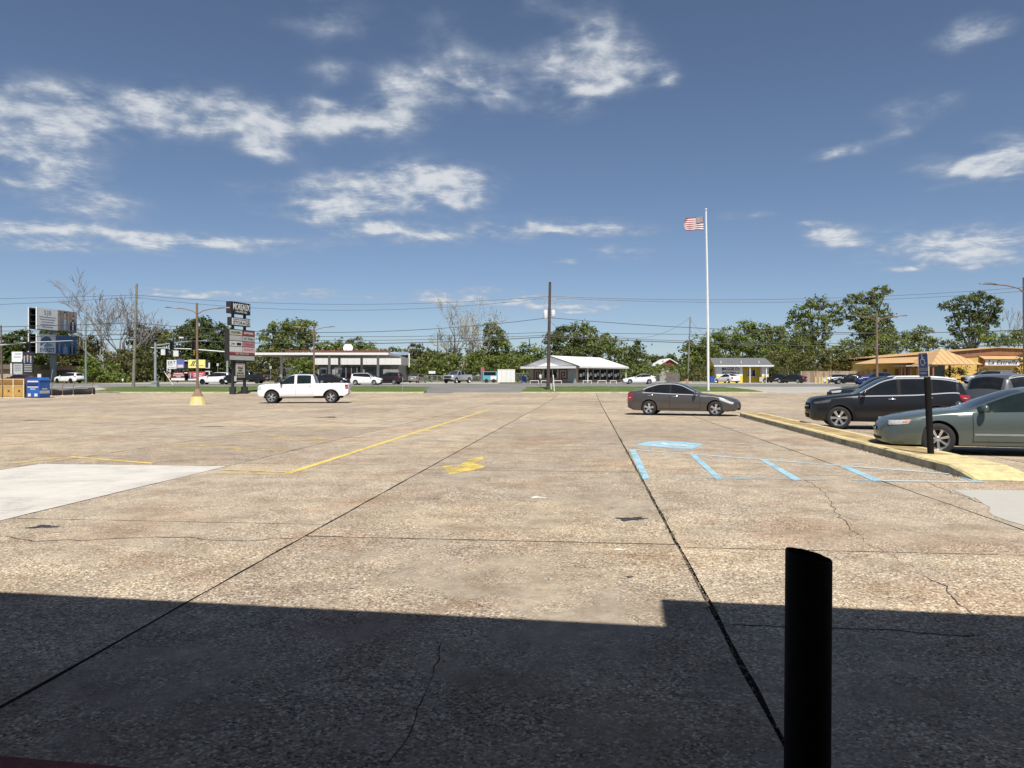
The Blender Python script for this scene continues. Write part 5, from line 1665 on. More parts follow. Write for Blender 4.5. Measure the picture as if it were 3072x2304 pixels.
Y = 112
r = empty('billboard', onground(70, Y), 0, 'small double deck billboard with three printed portraits at the left edge', 'billboard')
r.location = (0, 0, 0)
o, x0, x1, z0, z1 = small_board(36, 68, 1055, 1086, Y, m_bbwhite, r); bars(r, x0, x1, [(z1 - .35, .3, .9), (z1 - .8, .2, .85)], Y, m_txt, .05)
o, x0, x1, z0, z1 = small_board(68.2, 99, 1056, 1086, Y, m_suit, r)
for k in range(3):
    person_print(r, Matrix.Identity(4), x0 + (x1 - x0) * (.2 + .3 * k), z1 - .85 - (.12 if k != 1 else 0), .62, Y - .075, m_suit)
o, x0, x1, z0, z1 = small_board(41, 68, 1091, 1123, Y, m_pgrey, r); bars(r, x0, x1, [(z1 - .25 - .25 * k, .15, .85) for k in range(4)], Y, m_txt, .05)
o, x0, x1, z0, z1 = small_board(68.2, 100, 1089, 1122, Y, m_bbdark, r); bars(r, x0, x1, [(z1 - .28 - .25 * k, .15, .88) for k in range(5)], Y, m_pgrey, .05)
small_board(32, 36, 1090, 1122, Y, m_bbframe, r, 'end_trim')
b = MB(); p = onground(69, Y); b.tube([(p.x, Y + .3, p.z), (p.x, Y + .3, 4.8)], .16, 10); b.build('post', m_steel, r)

Y = 126
r = empty('billboard', (0, 0, 0), 0, 'pair of double deck billboards with a yellow board behind the light pole', 'billboard')
o, x0, x1, z0, z1 = small_board(501, 530, 1080, 1106, Y, m_pwhite, r); txt('ERT', r, m_ink, TX((x0 + x1) / 2, Y - .08, z1 - .5), .75, 1.3); bars(r, x0, x1, [(z0 + .25, .1, .9), (z0 + .6, .1, .6)], Y, m_txt, .04)
o, x0, x1, z0, z1 = small_board(530.2, 553, 1078, 1105, Y, M('print_indigo', (.10, .12, .36), .7), r)
MB().box(x0 + .15, x1 - .15, Y - .075, Y - .062, z0 + .12, z0 + .62).build('print_panel', m_pink2, r)
o, x0, x1, z0, z1 = small_board(565, 616, 1079, 1104, Y, M('print_yellow', (.72, .68, .22), .6), r)
b = MB()
for k in range(2):
    b = MB(); b.poly([(x0 + .45 + .3 * k, Y - .075, z1 - 1.0), (x0 + .6 + .3 * k, Y - .075, z1 - 1.0), (x0 + 1.0 + .3 * k, Y - .075, z1 - .22), (x0 + .82 + .3 * k, Y - .075, z1 - .22)]); b.build('print_slash', m_ink, r)
bars(r, x0, x1, [(z0 + .42, .08, .55), (z0 + .42, .66, .9)], Y, m_txt, .05)
o, x0, x1, z0, z1 = small_board(519, 553, 1117, 1134, Y, M('print_maroon', (.16, .03, .045), .7), r); bars(r, x0, x1, [(z1 - .2, .1, .9), (z1 - .48, .02, .98), (z1 - .76, .3, .7)], Y, m_pink2, .07)
small_board(514, 554, 1134.3, 1141, Y, m_pwhite, r, 'board_foot')
p = at(508, 1127, Y); b = MB(); disc(b, (p.x, p.z), .30, .42, 16, Y - .07); b.build('printed_face', m_skin, r); b = MB(); disc(b, (p.x, p.z + .1), .36, .5, 16, Y - .05); b.build('printed_hair', m_hair, r)
o, x0, x1, z0, z1 = small_board(566, 616, 1115, 1136, Y, M('print_rose', (.42, .06, .12), .7), r); bars(r, x0, x1, [(z1 - .38, .3, .88), (z1 - .72, .3, .8)], Y, m_pink2, .09)
person_print(r, Matrix.Identity(4), x0 + .35, z0 + .62, .55, Y - .075)
small_board(565, 617, 1136.3, 1141, Y, m_pwhite, r, 'board_foot')
for (a, c, v0, v1) in ((553.5, 564.5, 1081, 1104), (616.5, 629, 1079, 1104), (553.5, 565, 1118, 1126), (616.5, 629, 1114, 1140)):
    small_board(a, c, v0, v1, Y + .3, m_bbdark, r, 'board_back')
p = at(629, 1097, Y); q = at(629, 1104, Y)
for (ua, ub, va, vb) in ((626, 629.5, 1088, 1104), (616.5, 629.5, 1103.6, 1105), (616.5, 629.5, 1113, 1115), (627, 629.5, 1115, 1126), (553.5, 563, 1081, 1083.5), (553.5, 563, 1117, 1119.5)):
    small_board(ua, ub, va, vb, Y, m_bbframe, r, 'frame_edge')
for u in (532, 590):
    p = onground(u, Y + .4); b = MB(); b.tube([p, at(u, 1082, Y + .4)], .15, 10); b.build('post', m_rust, r)

# ---------------------------------------------------------------- donation bins, culvert rail and low buildings at the left
m_ply = M('bin_plywood', (.48, .29, .08), .8, var=.2, scale=1.5, dirt=(.28, .15, .04)); m_plyd = M('bin_hatch', (.22, .11, .03), .8, var=.2); m_binf = M('bin_frame_cream', (.62, .52, .30), .7)
Y = 62.0
for n_, (ua, ub, lab) in enumerate(((-62, 8.6, 'plywood donation cabinet cut off by the left edge'), (9.2, 72, 'plywood donation cabinet with two crossed doors beside the blue bin'))):
    p, q = at(ua, 1193, Y), at(ub, 1193, Y); zb_ = zg(Y); zt = at(0, 1137, Y).z
    r = empty('donation_bin', (p.x, Y, zb_), 0, lab, 'bin', 'donation bins'); w = q.x - p.x; h = zt - zb_
    MB().box(0, w, 0, 1.2, .02, h).build('cabinet', m_ply, r)
    for i in range(2):
        xa = w / 2 * i + .06; xb = w / 2 * (i + 1) - .06
        d = MB().box(xa, xb, -.03, -.002, .12, h * .60).build('door', m_ply, r)
        MB().box(xa, xb, -.02, -.002, h * .67, h * .88).build('hatch', m_plyd, r)
        for s_ in (1, -1):
            b = MB(); c = (.5 * (xa + xb) + .05, h * .36)
            b.add([(c[0] + s_ * dx - .035, -.034, c[1] + dz) for dx, dz in ((-.09, -.10),)] + [(c[0] - s_ * .09 + .035, -.034, c[1] - .10), (c[0] + s_ * .09 + .035, -.034, c[1] + .10), (c[0] + s_ * .09 - .035, -.034, c[1] + .10)], [(0, 1, 2, 3)])
            b.build('cross_mark', m_ink, d)
    for x in (0, w / 2, w):
        MB().box(x - .045, x + .045, -.055, -.031, .0, h + .02).build('frame_post', m_binf, r)
    for z in (.03, h * .63, h - .02):
        MB().box(0, w, -.054, -.032, z - .035, z + .035).build('frame_rail', m_binf, r)
p = onground(98.5, Y - .4)
r = empty('donation_bin', p, R(-12), 'blue steel clothes donation bin with white notices', 'bin', 'donation bins')
m_binb = M('bin_blue', (.025, .10, .36), .5, var=.12, scale=1.5)
MB().prism([(-.62, 0, .05), (.62, 0, .05), (.62, 0, 1.45), (.45, 0, 1.62), (-.45, 0, 1.62), (-.62, 0, 1.45)], (0, 1.1, 0)).build('body', m_binb, r)
MB().prism([(-.66, -.03, 1.44), (-.45, -.03, 1.66), (.45, -.03, 1.66), (.66, -.03, 1.44), (.66, -.03, 1.48), (.47, -.03, 1.70), (-.47, -.03, 1.70), (-.66, -.03, 1.48)], (0, 1.16, 0)).build('lid', m_binb, r)
MB().box(-.5, .5, -.06, -.002, 1.05, 1.28).build('hatch', M('bin_blue_dark', (.012, .04, .17), .5), r)
for x0, x1, z0, z1, sd in ((-.5, .5, .36, .60, 0), (-.25, .25, .68, .80, 0)):
    MB().box(.622, .632, x0 + .55, x1 + .55, z0, z1).build('notice', m_pgrey, r)
for y0, y1, z0, z1 in ((-.52, .52, 1.30, 1.42), (-.52, .52, .86, .94), (-.25, .25, .70, .76), (-.48, -.20, .12, .36), (.16, .46, .12, .36)):
    MB().box(y0, y1, -.012, -.002, z0, z1).build('notice', m_pwhite, r)
MB().box(-.7, .9, -.1, 1.3, -.03, .045).build('skid', m_bbdark, r)
# culvert head with black membrane and posts
r = empty('culvert_barrier', (0, 0, 0), 0, 'low black membrane barrier with thin rusty posts at the lot edge', 'barrier')
P0, P1 = onground(128, 67), onground(282, 72)
b = MB(); pts = [P0.lerp(P1, t / 8) + Vector((0, 1.0 * math.sin(math.pi * t / 8), .22 + .06 * math.sin(t * 1.9))) for t in range(9)]; b.tube(pts, [.30, .32, .28, .33, .3, .34, .38, .42, .40], 10); b.build('membrane', M('black_membrane', (.018, .018, .018), .6, var=.4, scale=4, bump=.6), r, smooth=True)
b = MB(); b.tube([p + Vector((0, .7, .5)) for p in pts], .04, 6); b.build('rail', M('pale_rail', (.5, .48, .42), .6), r)
for k, (u, Yp) in enumerate(((155, 66.5), (188, 67.5), (220, 68.5), (277, 71))):
    p = onground(u, Yp); b = MB(); b.tube([p, p + Vector((0, 0, .95)), p + Vector((.22, 0, 1.15)), p + Vector((.22, 0, 1.35))], .03, 6); b.build('post', M('rusty_post', (.22, .14, .09), .8, var=.2), r)
    MB().lathe([(.12, 0), (.12, .06), (.001, .06)], 10, mtx=Matrix.Translation((p.x, p.y, p.z - .01))).build('post_foot', m_pwhite, r)
# brown low building and tan shop behind the billboard
m_brownw = M('brown_cladding', (.20, .155, .115), .85, var=.08, scale=1, bump=.2)
r = empty('low_building', (0, 0, 0), 0, 'long low brown building behind the billboard post', 'building')
p, q = at(96, 1108, 134), at(252, 1109, 134); b = MB(); b.box(p.x, q.x, 134, 150, .5, p.z - .25); b.build('wall', m_brownw, r); b = MB(); b.box(p.x - .3, q.x + .3, 133.7, 150.3, p.z - .248, p.z); b.build('roof_edge', M('brown_edge', (.26, .19, .14), .8), r)
for k in range(1, 9):
    x = p.x + (q.x - p.x) * k / 9; MB().box(x - .03, x + .03, 133.97, 133.999, .6, p.z - .3).build('batten', m_brownw, r)
r = empty('shop_building', (0, 0, 0), 0, 'tan stone shop at the left edge behind the utility pole', 'building')
p, q = at(-80, 1098, 122), at(37, 1098, 122); b = MB(); b.box(p.x, q.x, 122, 140, .5, p.z - .5); b.build('wall', M('tan_stone', (.42, .33, .24), .9, var=.25, scale=2, bump=.5), r)
b = MB(); b.box(p.x - .4, q.x + .4, 121.5, 140.4, p.z - .5, p.z + .25); b.build('roof', M('shop_roof_brown', (.16, .12, .09), .8), r)
b = MB(); b.box(q.x - 5.2, q.x - 3.6, 121.9, 121.99, .7, 2.6); b.build('window', m_glass, r)

# ---------------------------------------------------------------- fuel station
gs = empty('fuel_station_canopy', (0, 0, 0), 0, 'flat white edged fuel canopy on slim columns with rusty railings on top', 'canopy')
Yc = 112.0; pl_, pr_ = at(762, 1061, Yc), at(1165, 1061, Yc)
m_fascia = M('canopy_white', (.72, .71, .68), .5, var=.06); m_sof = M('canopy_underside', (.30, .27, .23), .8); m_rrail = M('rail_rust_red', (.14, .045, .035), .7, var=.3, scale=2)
zc = pl_.z
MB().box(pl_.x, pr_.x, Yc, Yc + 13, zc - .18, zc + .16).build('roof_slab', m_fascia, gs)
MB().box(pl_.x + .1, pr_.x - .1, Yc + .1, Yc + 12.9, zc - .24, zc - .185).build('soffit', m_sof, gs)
for u in (845, 988, 1018, 1085, 1134):
    Yk = Yc + (2.5 if u in (845, 988, 1134) else 7.5)
    x = gx(u, Yk); MB().box(x - .17, x + .17, Yk - .17, Yk + .17, zg(Yk), zc - .245).build('column', M('column_grey', (.42, .41, .39), .6, var=.08), gs)
n = 16
for k in range(n + 1):
    x = pl_.x + .3 + (pr_.x - pl_.x - .6) * k / n
    MB().box(x - .035, x + .035, Yc + .5, Yc + .57, zc + .16, zc + .78).build('rail_post', m_rrail, gs)
for z in (.24, .40):
    MB().box(pl_.x + 4.5, pr_.x - .2, Yc + .52, Yc + .55, zc + z, zc + z + .12).build('rail', m_rrail, gs)
MB().box(pl_.x + 8.5, pr_.x - .3, Yc + 3.4, Yc + 3.5, zc + .16, zc + .62).build('parapet', m_rrail, gs)
MB().box(pr_.x - 2.6, pr_.x + 1.9, Yc + 8.4, Yc + 8.5, zc + .05, zc + .55).build('roof_vent', M('blue_tarp', (.25, .32, .42), .7), gs)
# dish
p = at(1046, 1046, Yc + 4); ds = empty('satellite_dish', (p.x, p.y, zc + .16), R(-25), 'white satellite dish on the fuel canopy roof', 'dish')
b = MB(); pr = [(.001, 0), (.25, .02), (.5, .10), (.72, .22), (.74, .22)]; b.lathe(pr, 18, mtx=Matrix.Translation((0, -.12, .8)) @ Matrix.Rotation(R(75), 4, 'X') @ Matrix.Rotation(R(30), 4, 'Y')); b.build('reflector', m_fascia, ds, smooth=True)
b = MB(); b.tube([(0, 0, 0), (0, 0, .8)], .04, 6); b.build('mast', m_steel, ds)
st_ = empty('fuel_station_shop', (0, 0, 0), 0, 'grey stone fuel station shop with a white fascia behind the canopy', 'building')
Yb = 127.0; a, c = at(940, 1072, Yb), at(1203, 1094, Yb); x0, x1 = a.x, c.x; zt, zf = a.z, c.z
m_stone = M('grey_stone', (.30, .29, .27), .9, var=.3, scale=2.2, bump=.6, dirt=(.18, .17, .16))
MB().box(x0 + .6, x1 - .5, Yb + .5, Yb + 20, .5, zf + .05).build('wall', m_stone, st_)
MB().box(x0, x1, Yb, Yb + 20.5, zf, zt).build('fascia', m_fascia, st_)
MB().box(x0 - .1, x1 + .1, Yb - .1, Yb + 20.6, zt, zt + .10).build('coping', m_fascia, st_)
for k in range(14):
    x = x0 + (x1 - x0) * (k + .5) / 14; MB().box(x - .02, x + .02, Yb - .012, Yb - .002, zf + .05, zt - .05).build('fascia_joint', m_pgrey, st_)
x = gx(1053, Yb); d = MB().box(x - 1.9, x + 1.9, Yb + .40, Yb + .49, .65, zf - .4).build('shopfront', m_glass, st_)
for k in range(5):
    xx = x - 1.9 + 3.8 * k / 4; MB().box(xx - .05, xx + .05, Yb + .34, Yb + .395, .65, zf - .4).build('mullion', m_steel, d)
for u, w in ((1120, 3.2), (975, 2.2)):
    x = gx(u, Yb); d = MB().box(x - w / 2, x + w / 2, Yb + .40, Yb + .49, 1.4, zf - .5).build('window', m_glass, st_); MB().box(x - w / 2 - .08, x + w / 2 + .08, Yb + .36, Yb + .48, 1.28, 1.39).build('sill', m_pgrey, d)
b = MB(); xx = x1 - .45; b.tube([(x1 + .15, Yb + 9, zt + 1.0), (x1 + .15, Yb + 9, zf - .3)], .12, 8); b.build('downpipe', m_fascia, st_)
m_pump = M('pump_body', (.16, .15, .15), .5, var=.15)
for u, lab in ((868, 'fuel pump under the left end of the canopy'), (971, 'fuel pump behind the white pickup tail'), (1015, 'fuel pump before the shop windows')):
    Yp = 114.5; p = onground(u, Yp); r = empty('fuel_pump', p, 0, lab, 'fuel pump', 'fuel pumps')
    MB().box(-.75, .75, -.45, .45, 0, .16).build('island', m_old, r); MB().box(-.42, .42, -.26, .26, .16, 1.55).build('cabinet', m_pump, r); MB().box(-.36, .36, -.275, -.262, .95, 1.45).build('screen', m_pgrey, r)
    MB().box(-.55, .55, -.30, .30, 2.15, 2.42).build('topper', m_pgrey, r)
    for x in (-.46, .40):
        MB().box(x, x + .06, -.05, .05, .16, 2.15).build('upright', m_steel, r)
    MB().tube([(.43, -.2, 1.4), (.62, -.32, .7), (.5, -.3, .4), (.44, -.25, .9)], .025, 6).build('hose', m_trim, r)

# motorcycle beside the canopy column
p = onground(837, 108); r = empty('motorcycle', p, R(70), 'dark motorcycle standing by the left canopy column', 'motorcycle')
for x in (-.68, .68):
    MB().lathe([(.20, .05), (.29, .06), (.32, 0), (.29, -.06), (.20, -.05)], 18, 'Y', Matrix.Translation((x, 0, .32))).build('wheel', m_tyre, r, smooth=40)
MB().ball((.05, 0, .82), (.36, .16, .17), 12, 8).build('tank', black, r, smooth=True); MB().box(-.75, -.15, -.13, .13, .72, .80).build('seat', m_trim, r); MB().box(-.28, .28, -.16, .16, .32, .66).build('engine', m_lamp, r)
MB().tube([(.68, .09, .32), (.42, .09, 1.02)], .03, 6).build('fork', m_steel, r); MB().tube([(.36, -.38, 1.12), (.44, 0, 1.04), (.36, .38, 1.12)], .018, 6).build('handlebar', m_steel, r); MB().ball((.58, 0, .95), .10, 10, 6).build('headlight', m_head, r, smooth=True); MB().prism([(.44, -.2, 1.06), (.44, .2, 1.06), (.30, .14, 1.38), (.30, -.14, 1.38)], (.02, 0, .01)).build('screen', m_pwhite, r)

# ---------------------------------------------------------------- gabled cafe
m_rib = M('ribbed_white', (.80, .80, .80), .5, var=.05); m_roofw = M('roof_white', (.74, .73, .70), .45, var=.05, dirt=(.58, .56, .52), scale=.6); m_rake = M('rake_dark', (.07, .085, .08), .7); m_pinkw = M('cafe_tan', (.46, .36, .28), .85, var=.08); m_brick = M('cafe_brick', (.36, .22, .17), .9, var=.2, scale=3); m_aztec = M('aztec_brown', (.07, .025, .018), .8); m_gdoor = M('grey_green_door', (.30, .33, .30), .7)
CO = onground(1733, 116); ca = R(38)
CM = frame((CO.x, CO.y, CO.z), (-math.cos(ca), math.sin(ca), 0))     # local x: along the gable to the left and back; local -y... long side runs along +y' below
gx_ = Vector((-math.cos(ca), math.sin(ca), 0)); ly = Vector((math.sin(ca), math.cos(ca), 0)); up = Vector((0, 0, 1))
CMt = Matrix.Identity(4)
for i, c in enumerate((gx_, ly, up)):
    CMt[0][i], CMt[1][i], CMt[2][i] = c
CMt.translation = CO
GWd, LN, EH, RH = 10.9, 15.6, 2.75, 4.35


def cq(b, *pts): return b.poly([CMt @ Vector(p) for p in pts])


cafe = empty('cafe_building', (0, 0, 0), 0, 'white roofed gabled cafe with brown spiral murals beyond the road', 'building')


def cbox(x0, x1, y0, y1, z0, z1, nm, mat, par=cafe): return MB().box(x0, x1, y0, y1, z0, z1, CMt).build(nm, mat, par)


cbox(.9, GWd - .7, .9, LN - .5, 0, EH, 'wall', m_pinkw)
b = MB(); b.prism([CMt @ Vector(p) for p in ((0, .35, EH), (GWd, .35, EH), (GWd / 2, .35, RH))], ly * .10); gab = b.build('gable', m_rib, cafe)
for k in range(30):
    x = GWd * (k + .5) / 30; h = (RH - EH) * (1 - abs(x - GWd / 2) / (GWd / 2)) - .05
    if h > .05:
        cbox(x - .05, x + .05, .315, .349, EH, EH + h, 'siding_rib', m_rib, gab)
for sd in (0, 1):
    xa = -.35 if sd == 0 else GWd + .35
    b = MB(); b.prism([CMt @ Vector(p) for p in ((xa, 0, EH - .12), (GWd / 2, 0, RH), (GWd / 2, LN, RH), (xa, LN, EH - .12))], (0, 0, .09)); rf = b.build('roof_slope', m_roofw, cafe)
    for k in range(1, 16):
        y = LN * k / 16; s = 1 if sd == 0 else -1
        b = MB(); A = CMt @ Vector((xa, y, EH - .03)); B = CMt @ Vector((GWd / 2, y, RH + .09)); b.tube([A, B], .022, 4); b.build('roof_rib', m_roofw, rf)
    b = MB(); b.prism([CMt @ Vector(p) for p in ((xa, -.06, EH - .20), (GWd / 2, -.06, RH - .08), (GWd / 2, -.06, RH + .10), (xa, -.06, EH - .02))], ly * .058); b.build('rake_board', m_rake, rf)
cbox(.35, GWd - .3, -.9, .34, EH - .42, EH - .06, 'awning', m_fascia)
cbox(-.55, -.02, .2, LN - .2, EH - .34, EH - .10, 'gutter_fascia', m_fascia)
# gable wall: murals, window, doors
cbox(2.6, GWd - .75, .80, .895, .0, .75, 'brick_base', m_brick)
for mx in (3.3, 8.3):
    pth = [(-.75, .35), (.75, .35), (.75, 2.15), (-.75, 2.15), (-.75, .75), (.30, .75), (.30, 1.75), (-.28, 1.75), (-.28, 1.15), (.0, 1.15)]
    mu = None
    for (xa, za), (xb, zb_) in zip(pth[1:], pth[2:]):
        o = cbox(mx + min(xa, xb) - .07, mx + max(xa, xb) + .07, .76, .795, min(za, zb_) - .07, max(za, zb_) + .07, 'spiral_mural' if mu is None else 'mural_band', m_aztec, mu or cafe)
        mu = mu or o
wn = cbox(4.6, 7.0, .80, .895, .85, 2.2, 'window', m_glass)
for x in (5.35, 6.2):
    cbox(x - .05, x + .05, .76, .798, .85, 2.2, 'mullion', m_rib, wn)
for x in (.95, 1.65):
    d = cbox(x, x + .66, .80, .895, .05, 2.2, 'door', m_gdoor)
# long side: shaded porch front with glass and goods
for k in range(6):
    y = 1.6 + k * 2.2
    w = cbox(.80, .895, y, y + 1.9, .55, 2.2, 'window', m_glass); cbox(.76, .797, y + .2, y + .9, 1.0, 1.5, 'notice', m_pwhite, w); cbox(.76, .797, y + 1.1, y + 1.6, 1.2, 1.7, 'notice', m_pgrey, w)
    cbox(.78, .897, y + 1.92, y + 2.15, 0, EH - .1, 'pilaster', m_gdoor)
cbox(.74, .79, 1.6, 14.4, .1, .5, 'plinth', m_brick)
for y in (2.6, 14.9):
    cbox(-.25, -.13, y, y + .12, 0, EH - .36, 'porch_post', m_fascia)
cbox(-.6, .8, .2, LN, -.02, .08, 'porch_floor', m_old)
m_railw = M('rail_white', (.70, .68, .62), .7)
for k, u in enumerate((1603, 1636, 1672, 1762, 1806, 1840)):
    p = onground(u, 109.5); L2 = .62 if k != 5 else .45
    r = empty('barrier_rail', p, 0, ['white pipe wheel barrier at the left end of the cafe front', 'white pipe wheel barrier behind the dark utility pole', 'white pipe wheel barrier below the right spiral mural', 'white pipe wheel barrier before the cafe porch windows', 'white pipe wheel barrier second from the right at the cafe', 'short white pipe wheel barrier nearest the pearl white coupe'][k], 'barrier', 'white wheel barriers')
    MB().tube([(-L2, 0, .42), (L2, 0, .42)], .05, 8).build('rail', m_railw, r)
    for x in (-L2, L2):
        MB().tube([(x, 0, -.05), (x, 0, .45)], .05, 8).build('post', m_railw, r)

# things around the cafe
p = onground(1519, 121); r = empty('storage_container', p, 0, 'white box container left of the cafe', 'container')
MB().box(-1.42, 1.42, 0, 2.4, .1, 2.15).build('body', m_fascia, r); MB().box(-1.46, 1.46, -.03, 2.43, 2.152, 2.22).build('roof', m_rib, r)
for x in (-.75, 0, .75):
    MB().box(x - .02, x + .02, -.025, -.002, .15, 2.1).build('panel_joint', m_pgrey, r)
p = onground(1470, 122); r = empty('box_trailer', p, R(6), 'teal and white trailer with a dark window beside the white container', 'trailer')
MB().box(-1.2, 1.2, 0, 2.2, .45, 1.9).build('body', M('teal_paint', (.10, .32, .42), .5), r); MB().box(-1.0, .95, -.03, -.002, 1.25, 1.78).build('window', m_glass, r); MB().box(.1, 1.1, -.02, -.002, .5, 1.15).build('panel', m_pwhite, r)
for x in (-.6, .6):
    MB().lathe([(.001, -.1), (.30, -.1), (.33, -.05), (.33, .05), (.30, .1), (.001, .1)], 16, 'Y', Matrix.Translation((x, .05, .32))).build('wheel', m_tyre, r)
p = onground(1443, 124); r = empty('feather_banner', p, 0, 'red feather banner beside the teal trailer', 'banner')
MB().tube([(0, 0, 0), (0, 0, 2.6)], .03, 6).build('pole', m_steel, r); b = MB(); b.prism([(.04, 0, .9), (.55, 0, 1.0), (.6, 0, 2.2), (.4, 0, 2.5), (.04, 0, 2.55)], (0, .015, 0)); b.build('cloth', M('banner_red', (.45, .08, .10), .7, var=.3, scale=2), r)
p = onground(1572, 123); r = empty('wheelie_bin', p, 0, 'blue wheeled bin between the container and the cafe', 'bin', 'blue wheeled bins'); bins_ = [r]
def bin_parts(r):
    MB().prism([(-.34, -.36, .1), (.34, -.36, .1), (.42, -.42, 1.0), (-.42, -.42, 1.0)], (0, .78, 0)).build('body', m_binb, r); MB().box(-.45, .45, -.46, .46, 1.0, 1.08).build('lid', m_binb, r)
    for x in (-.36, .36):
        MB().lathe([(.001, -.04), (.12, -.04), (.12, .04), (.001, .04)], 12, 'Y', Matrix.Translation((x, .36, .12))).build('wheel', m_tyre, r)
bin_parts(r)
p = onground(2137, 121); r = empty('wheelie_bin', p, 0, 'blue wheeled bin at the left end of the yellow stand', 'bin', 'blue wheeled bins'); bin_parts(r)


def picket_fence(u0, u1, v, Y, mat, label, step=.22, cap=None):
    a, c = at(u0, v, Y), at(u1, v, Y); z0 = zg(Y)
    r = empty('fence', (a.x, Y, z0), 0, label, 'fence')
    n = max(3, int((c.x - a.x) / step)); st = (c.x - a.x) / n; rf = random.Random(int(u0))
    me = None
    for k in range(n):
        h = a.z - z0 + rf.uniform(-.05, .03)
        if me is None or k % 5 == 0:
            pass
        o = MB().box(k * st + .008, (k + 1) * st - .008, rf.uniform(-.01, .01), .03, .04, h).build('board', rf.choice(mat) if isinstance(mat, list) else mat, r)
    for z in (.35, (a.z - z0) * .8):
        MB().box(0, c.x - a.x, .032, .08, z, z + .09).build('rail', mat[0] if isinstance(mat, list) else mat, r)
    return r


picket_fence(2402, 2618, 1113, 123, [M('fence_wood%d' % k, c, .9, var=.25, scale=2.5) for k, c in enumerate(((.30, .20, .13), (.37, .26, .17), (.24, .165, .11), (.33, .25, .19)))], 'weathered wooden board fence between the black sedan and the restaurant')
picket_fence(1999, 2039, 1117, 124, M('fence_wood_grey', (.13, .11, .095), .9, var=.3, scale=2), 'dark grey board fence right of the pearl white coupe')


def chainlink(u0, u1, v, Y, label):
    a, c = at(u0, v, Y), at(u1, v, Y); z0 = zg(Y); w = c.x - a.x; h = a.z - z0
    r = empty('chain_link_fence', (a.x, Y, z0), 0, label, 'fence', 'chain link fences')
    n = max(2, int(w / 2.5))
    for k in range(n + 1):
        MB().tube([(w * k / n, 0, 0), (w * k / n, 0, h)], .03, 6).build('post', m_steel, r)
    MB().tube([(0, 0, h), (w, 0, h)], .022, 6).build('top_rail', m_steel, r)
    b = MB(); s = .16
    for k in range(int((w + h) / s)):
        x = k * s
        for d in (1, -1):
            xa, xb = (x - h, x) if d == 1 else (x, x - h)
            za, zb_ = 0, h
            pa = Vector((xa, .0, za)); pb = Vector((xb, .0, zb_))
            lo, hi = min(xa, xb), max(xa, xb)
            t0 = max(0, (0 - xa) / (xb - xa) if xb > xa else (w - xa) / (xb - xa)); t1 = min(1, (w - xa) / (xb - xa) if xb > xa else (0 - xa) / (xb - xa))
            if t1 <= t0:
                continue
            qa, qb = pa.lerp(pb, t0), pa.lerp(pb, t1)
            b.add([qa, qb, qb + Vector((.012, 0, 0)), qa + Vector((.012, 0, 0))], [(0, 1, 2, 3)])
    tag(b.build('mesh', m_steel, r), kind='stuff')


chainlink(1277, 1345, 1127, 127, 'chain link fence between the beige sedan and the silver pickup')
chainlink(1402, 1492, 1128, 127, 'chain link fence behind the teal trailer')
chainlink(1548, 1588, 1120, 126, 'chain link fence left of the cafe wall')
chainlink(1960, 1999, 1122, 127, 'short chain link fence right of the pearl white coupe')


def post_sign(u, Y, v0, v1, w, label, mat, ptop=None, pm=None):
    p = onground(u, Y); a = at(u, v0, Y).z - p.z; c = at(u, v1, Y).z - p.z
    r = empty('small_sign', p, 0, label, 'sign', 'small post signs')
    MB().tube([(0, .03, -.05), (0, .03, a)], .03, 6).build('post', pm or m_steel, r); MB().box(-w / 2, w / 2, -.012, .0, c, a).build('plate', mat, r)


post_sign(1296, 122, 1113, 1121, 1.1, 'small white sign above the chain link fence', m_pwhite)
post_sign(1622, 84, 1124, 1136, .34, 'small white notice on a thin post left of the dark utility pole', m_pwhite)
post_sign(1208, 76.6, 1131, 1134, .05, 'thin bare sign post in the left verge', m_steel)
post_sign(368, 92, 1136, 1143, .2, 'thin post with a plate behind the tall grey utility pole', m_pwhite)
post_sign(653, 108, 1090, 1098, .3, 'thin signpost left of the pylon sign', m_pgrey)
post_sign(812, 108, 1098, 1106, .3, 'thin signpost right of the black lifted pickup', m_pgrey)
post_sign(118, 90, 1122, 1132, .45, 'small white sign above the blue bin', m_pwhite)
m_mk = M('marker_white', (.72, .70, .66), .6)
p = onground(1661, 77); r = empty('marker_post', p, 0, 'leaning white marker post right of the dark utility pole', 'post'); MB().tube([(.08, 0, -.1), (-.05, 0, 1.75)], [.06, .05], 8).build('tube', m_mk, r); MB().ball((-.05, 0, 1.76), .055, 8, 5).build('cap', m_mk, r)
p = onground(1655, 78); r = empty('marker_post', p, 0, 'short white marker stub at the foot of the dark utility pole', 'post'); MB().tube([(0, 0, -.1), (-.08, 0, .75)], .05, 8).build('tube', m_mk, r); MB().ball((-.08, 0, .76), .05, 8, 5).build('cap', m_mk, r)
for k, u in enumerate((2447, 2459, 2467, 2480, 2493)):
    p = onground(u, 111); r = empty('yellow_bollard', p, 0, ['leftmost yellow post before the wooden fence', 'second yellow post from the left before the wooden fence', 'middle yellow post before the wooden fence', 'fourth yellow post from the left before the wooden fence', 'rightmost yellow post beside the white car'][k], 'bollard', 'yellow posts before the fence')
    MB().tube([(0, 0, -.05), (0, 0, .95)], .11, 10).build('pipe', m_conep, r, smooth=50); MB().ball((0, 0, .95), (.11, .11, .05), 10, 5).build('cap', m_conep, r)
p = onground(2062, 113); r = empty('traffic_cone', p, 0, 'orange traffic cone at the foot of the wooden utility pole', 'cone')
MB().lathe([(.17, .04), (.03, .70), (.001, .71)], 12).build('cone', M('cone_orange', (.62, .16, .05), .6), r); MB().box(-.21, .21, -.21, .21, 0, .04).build('base', m_trim, r)

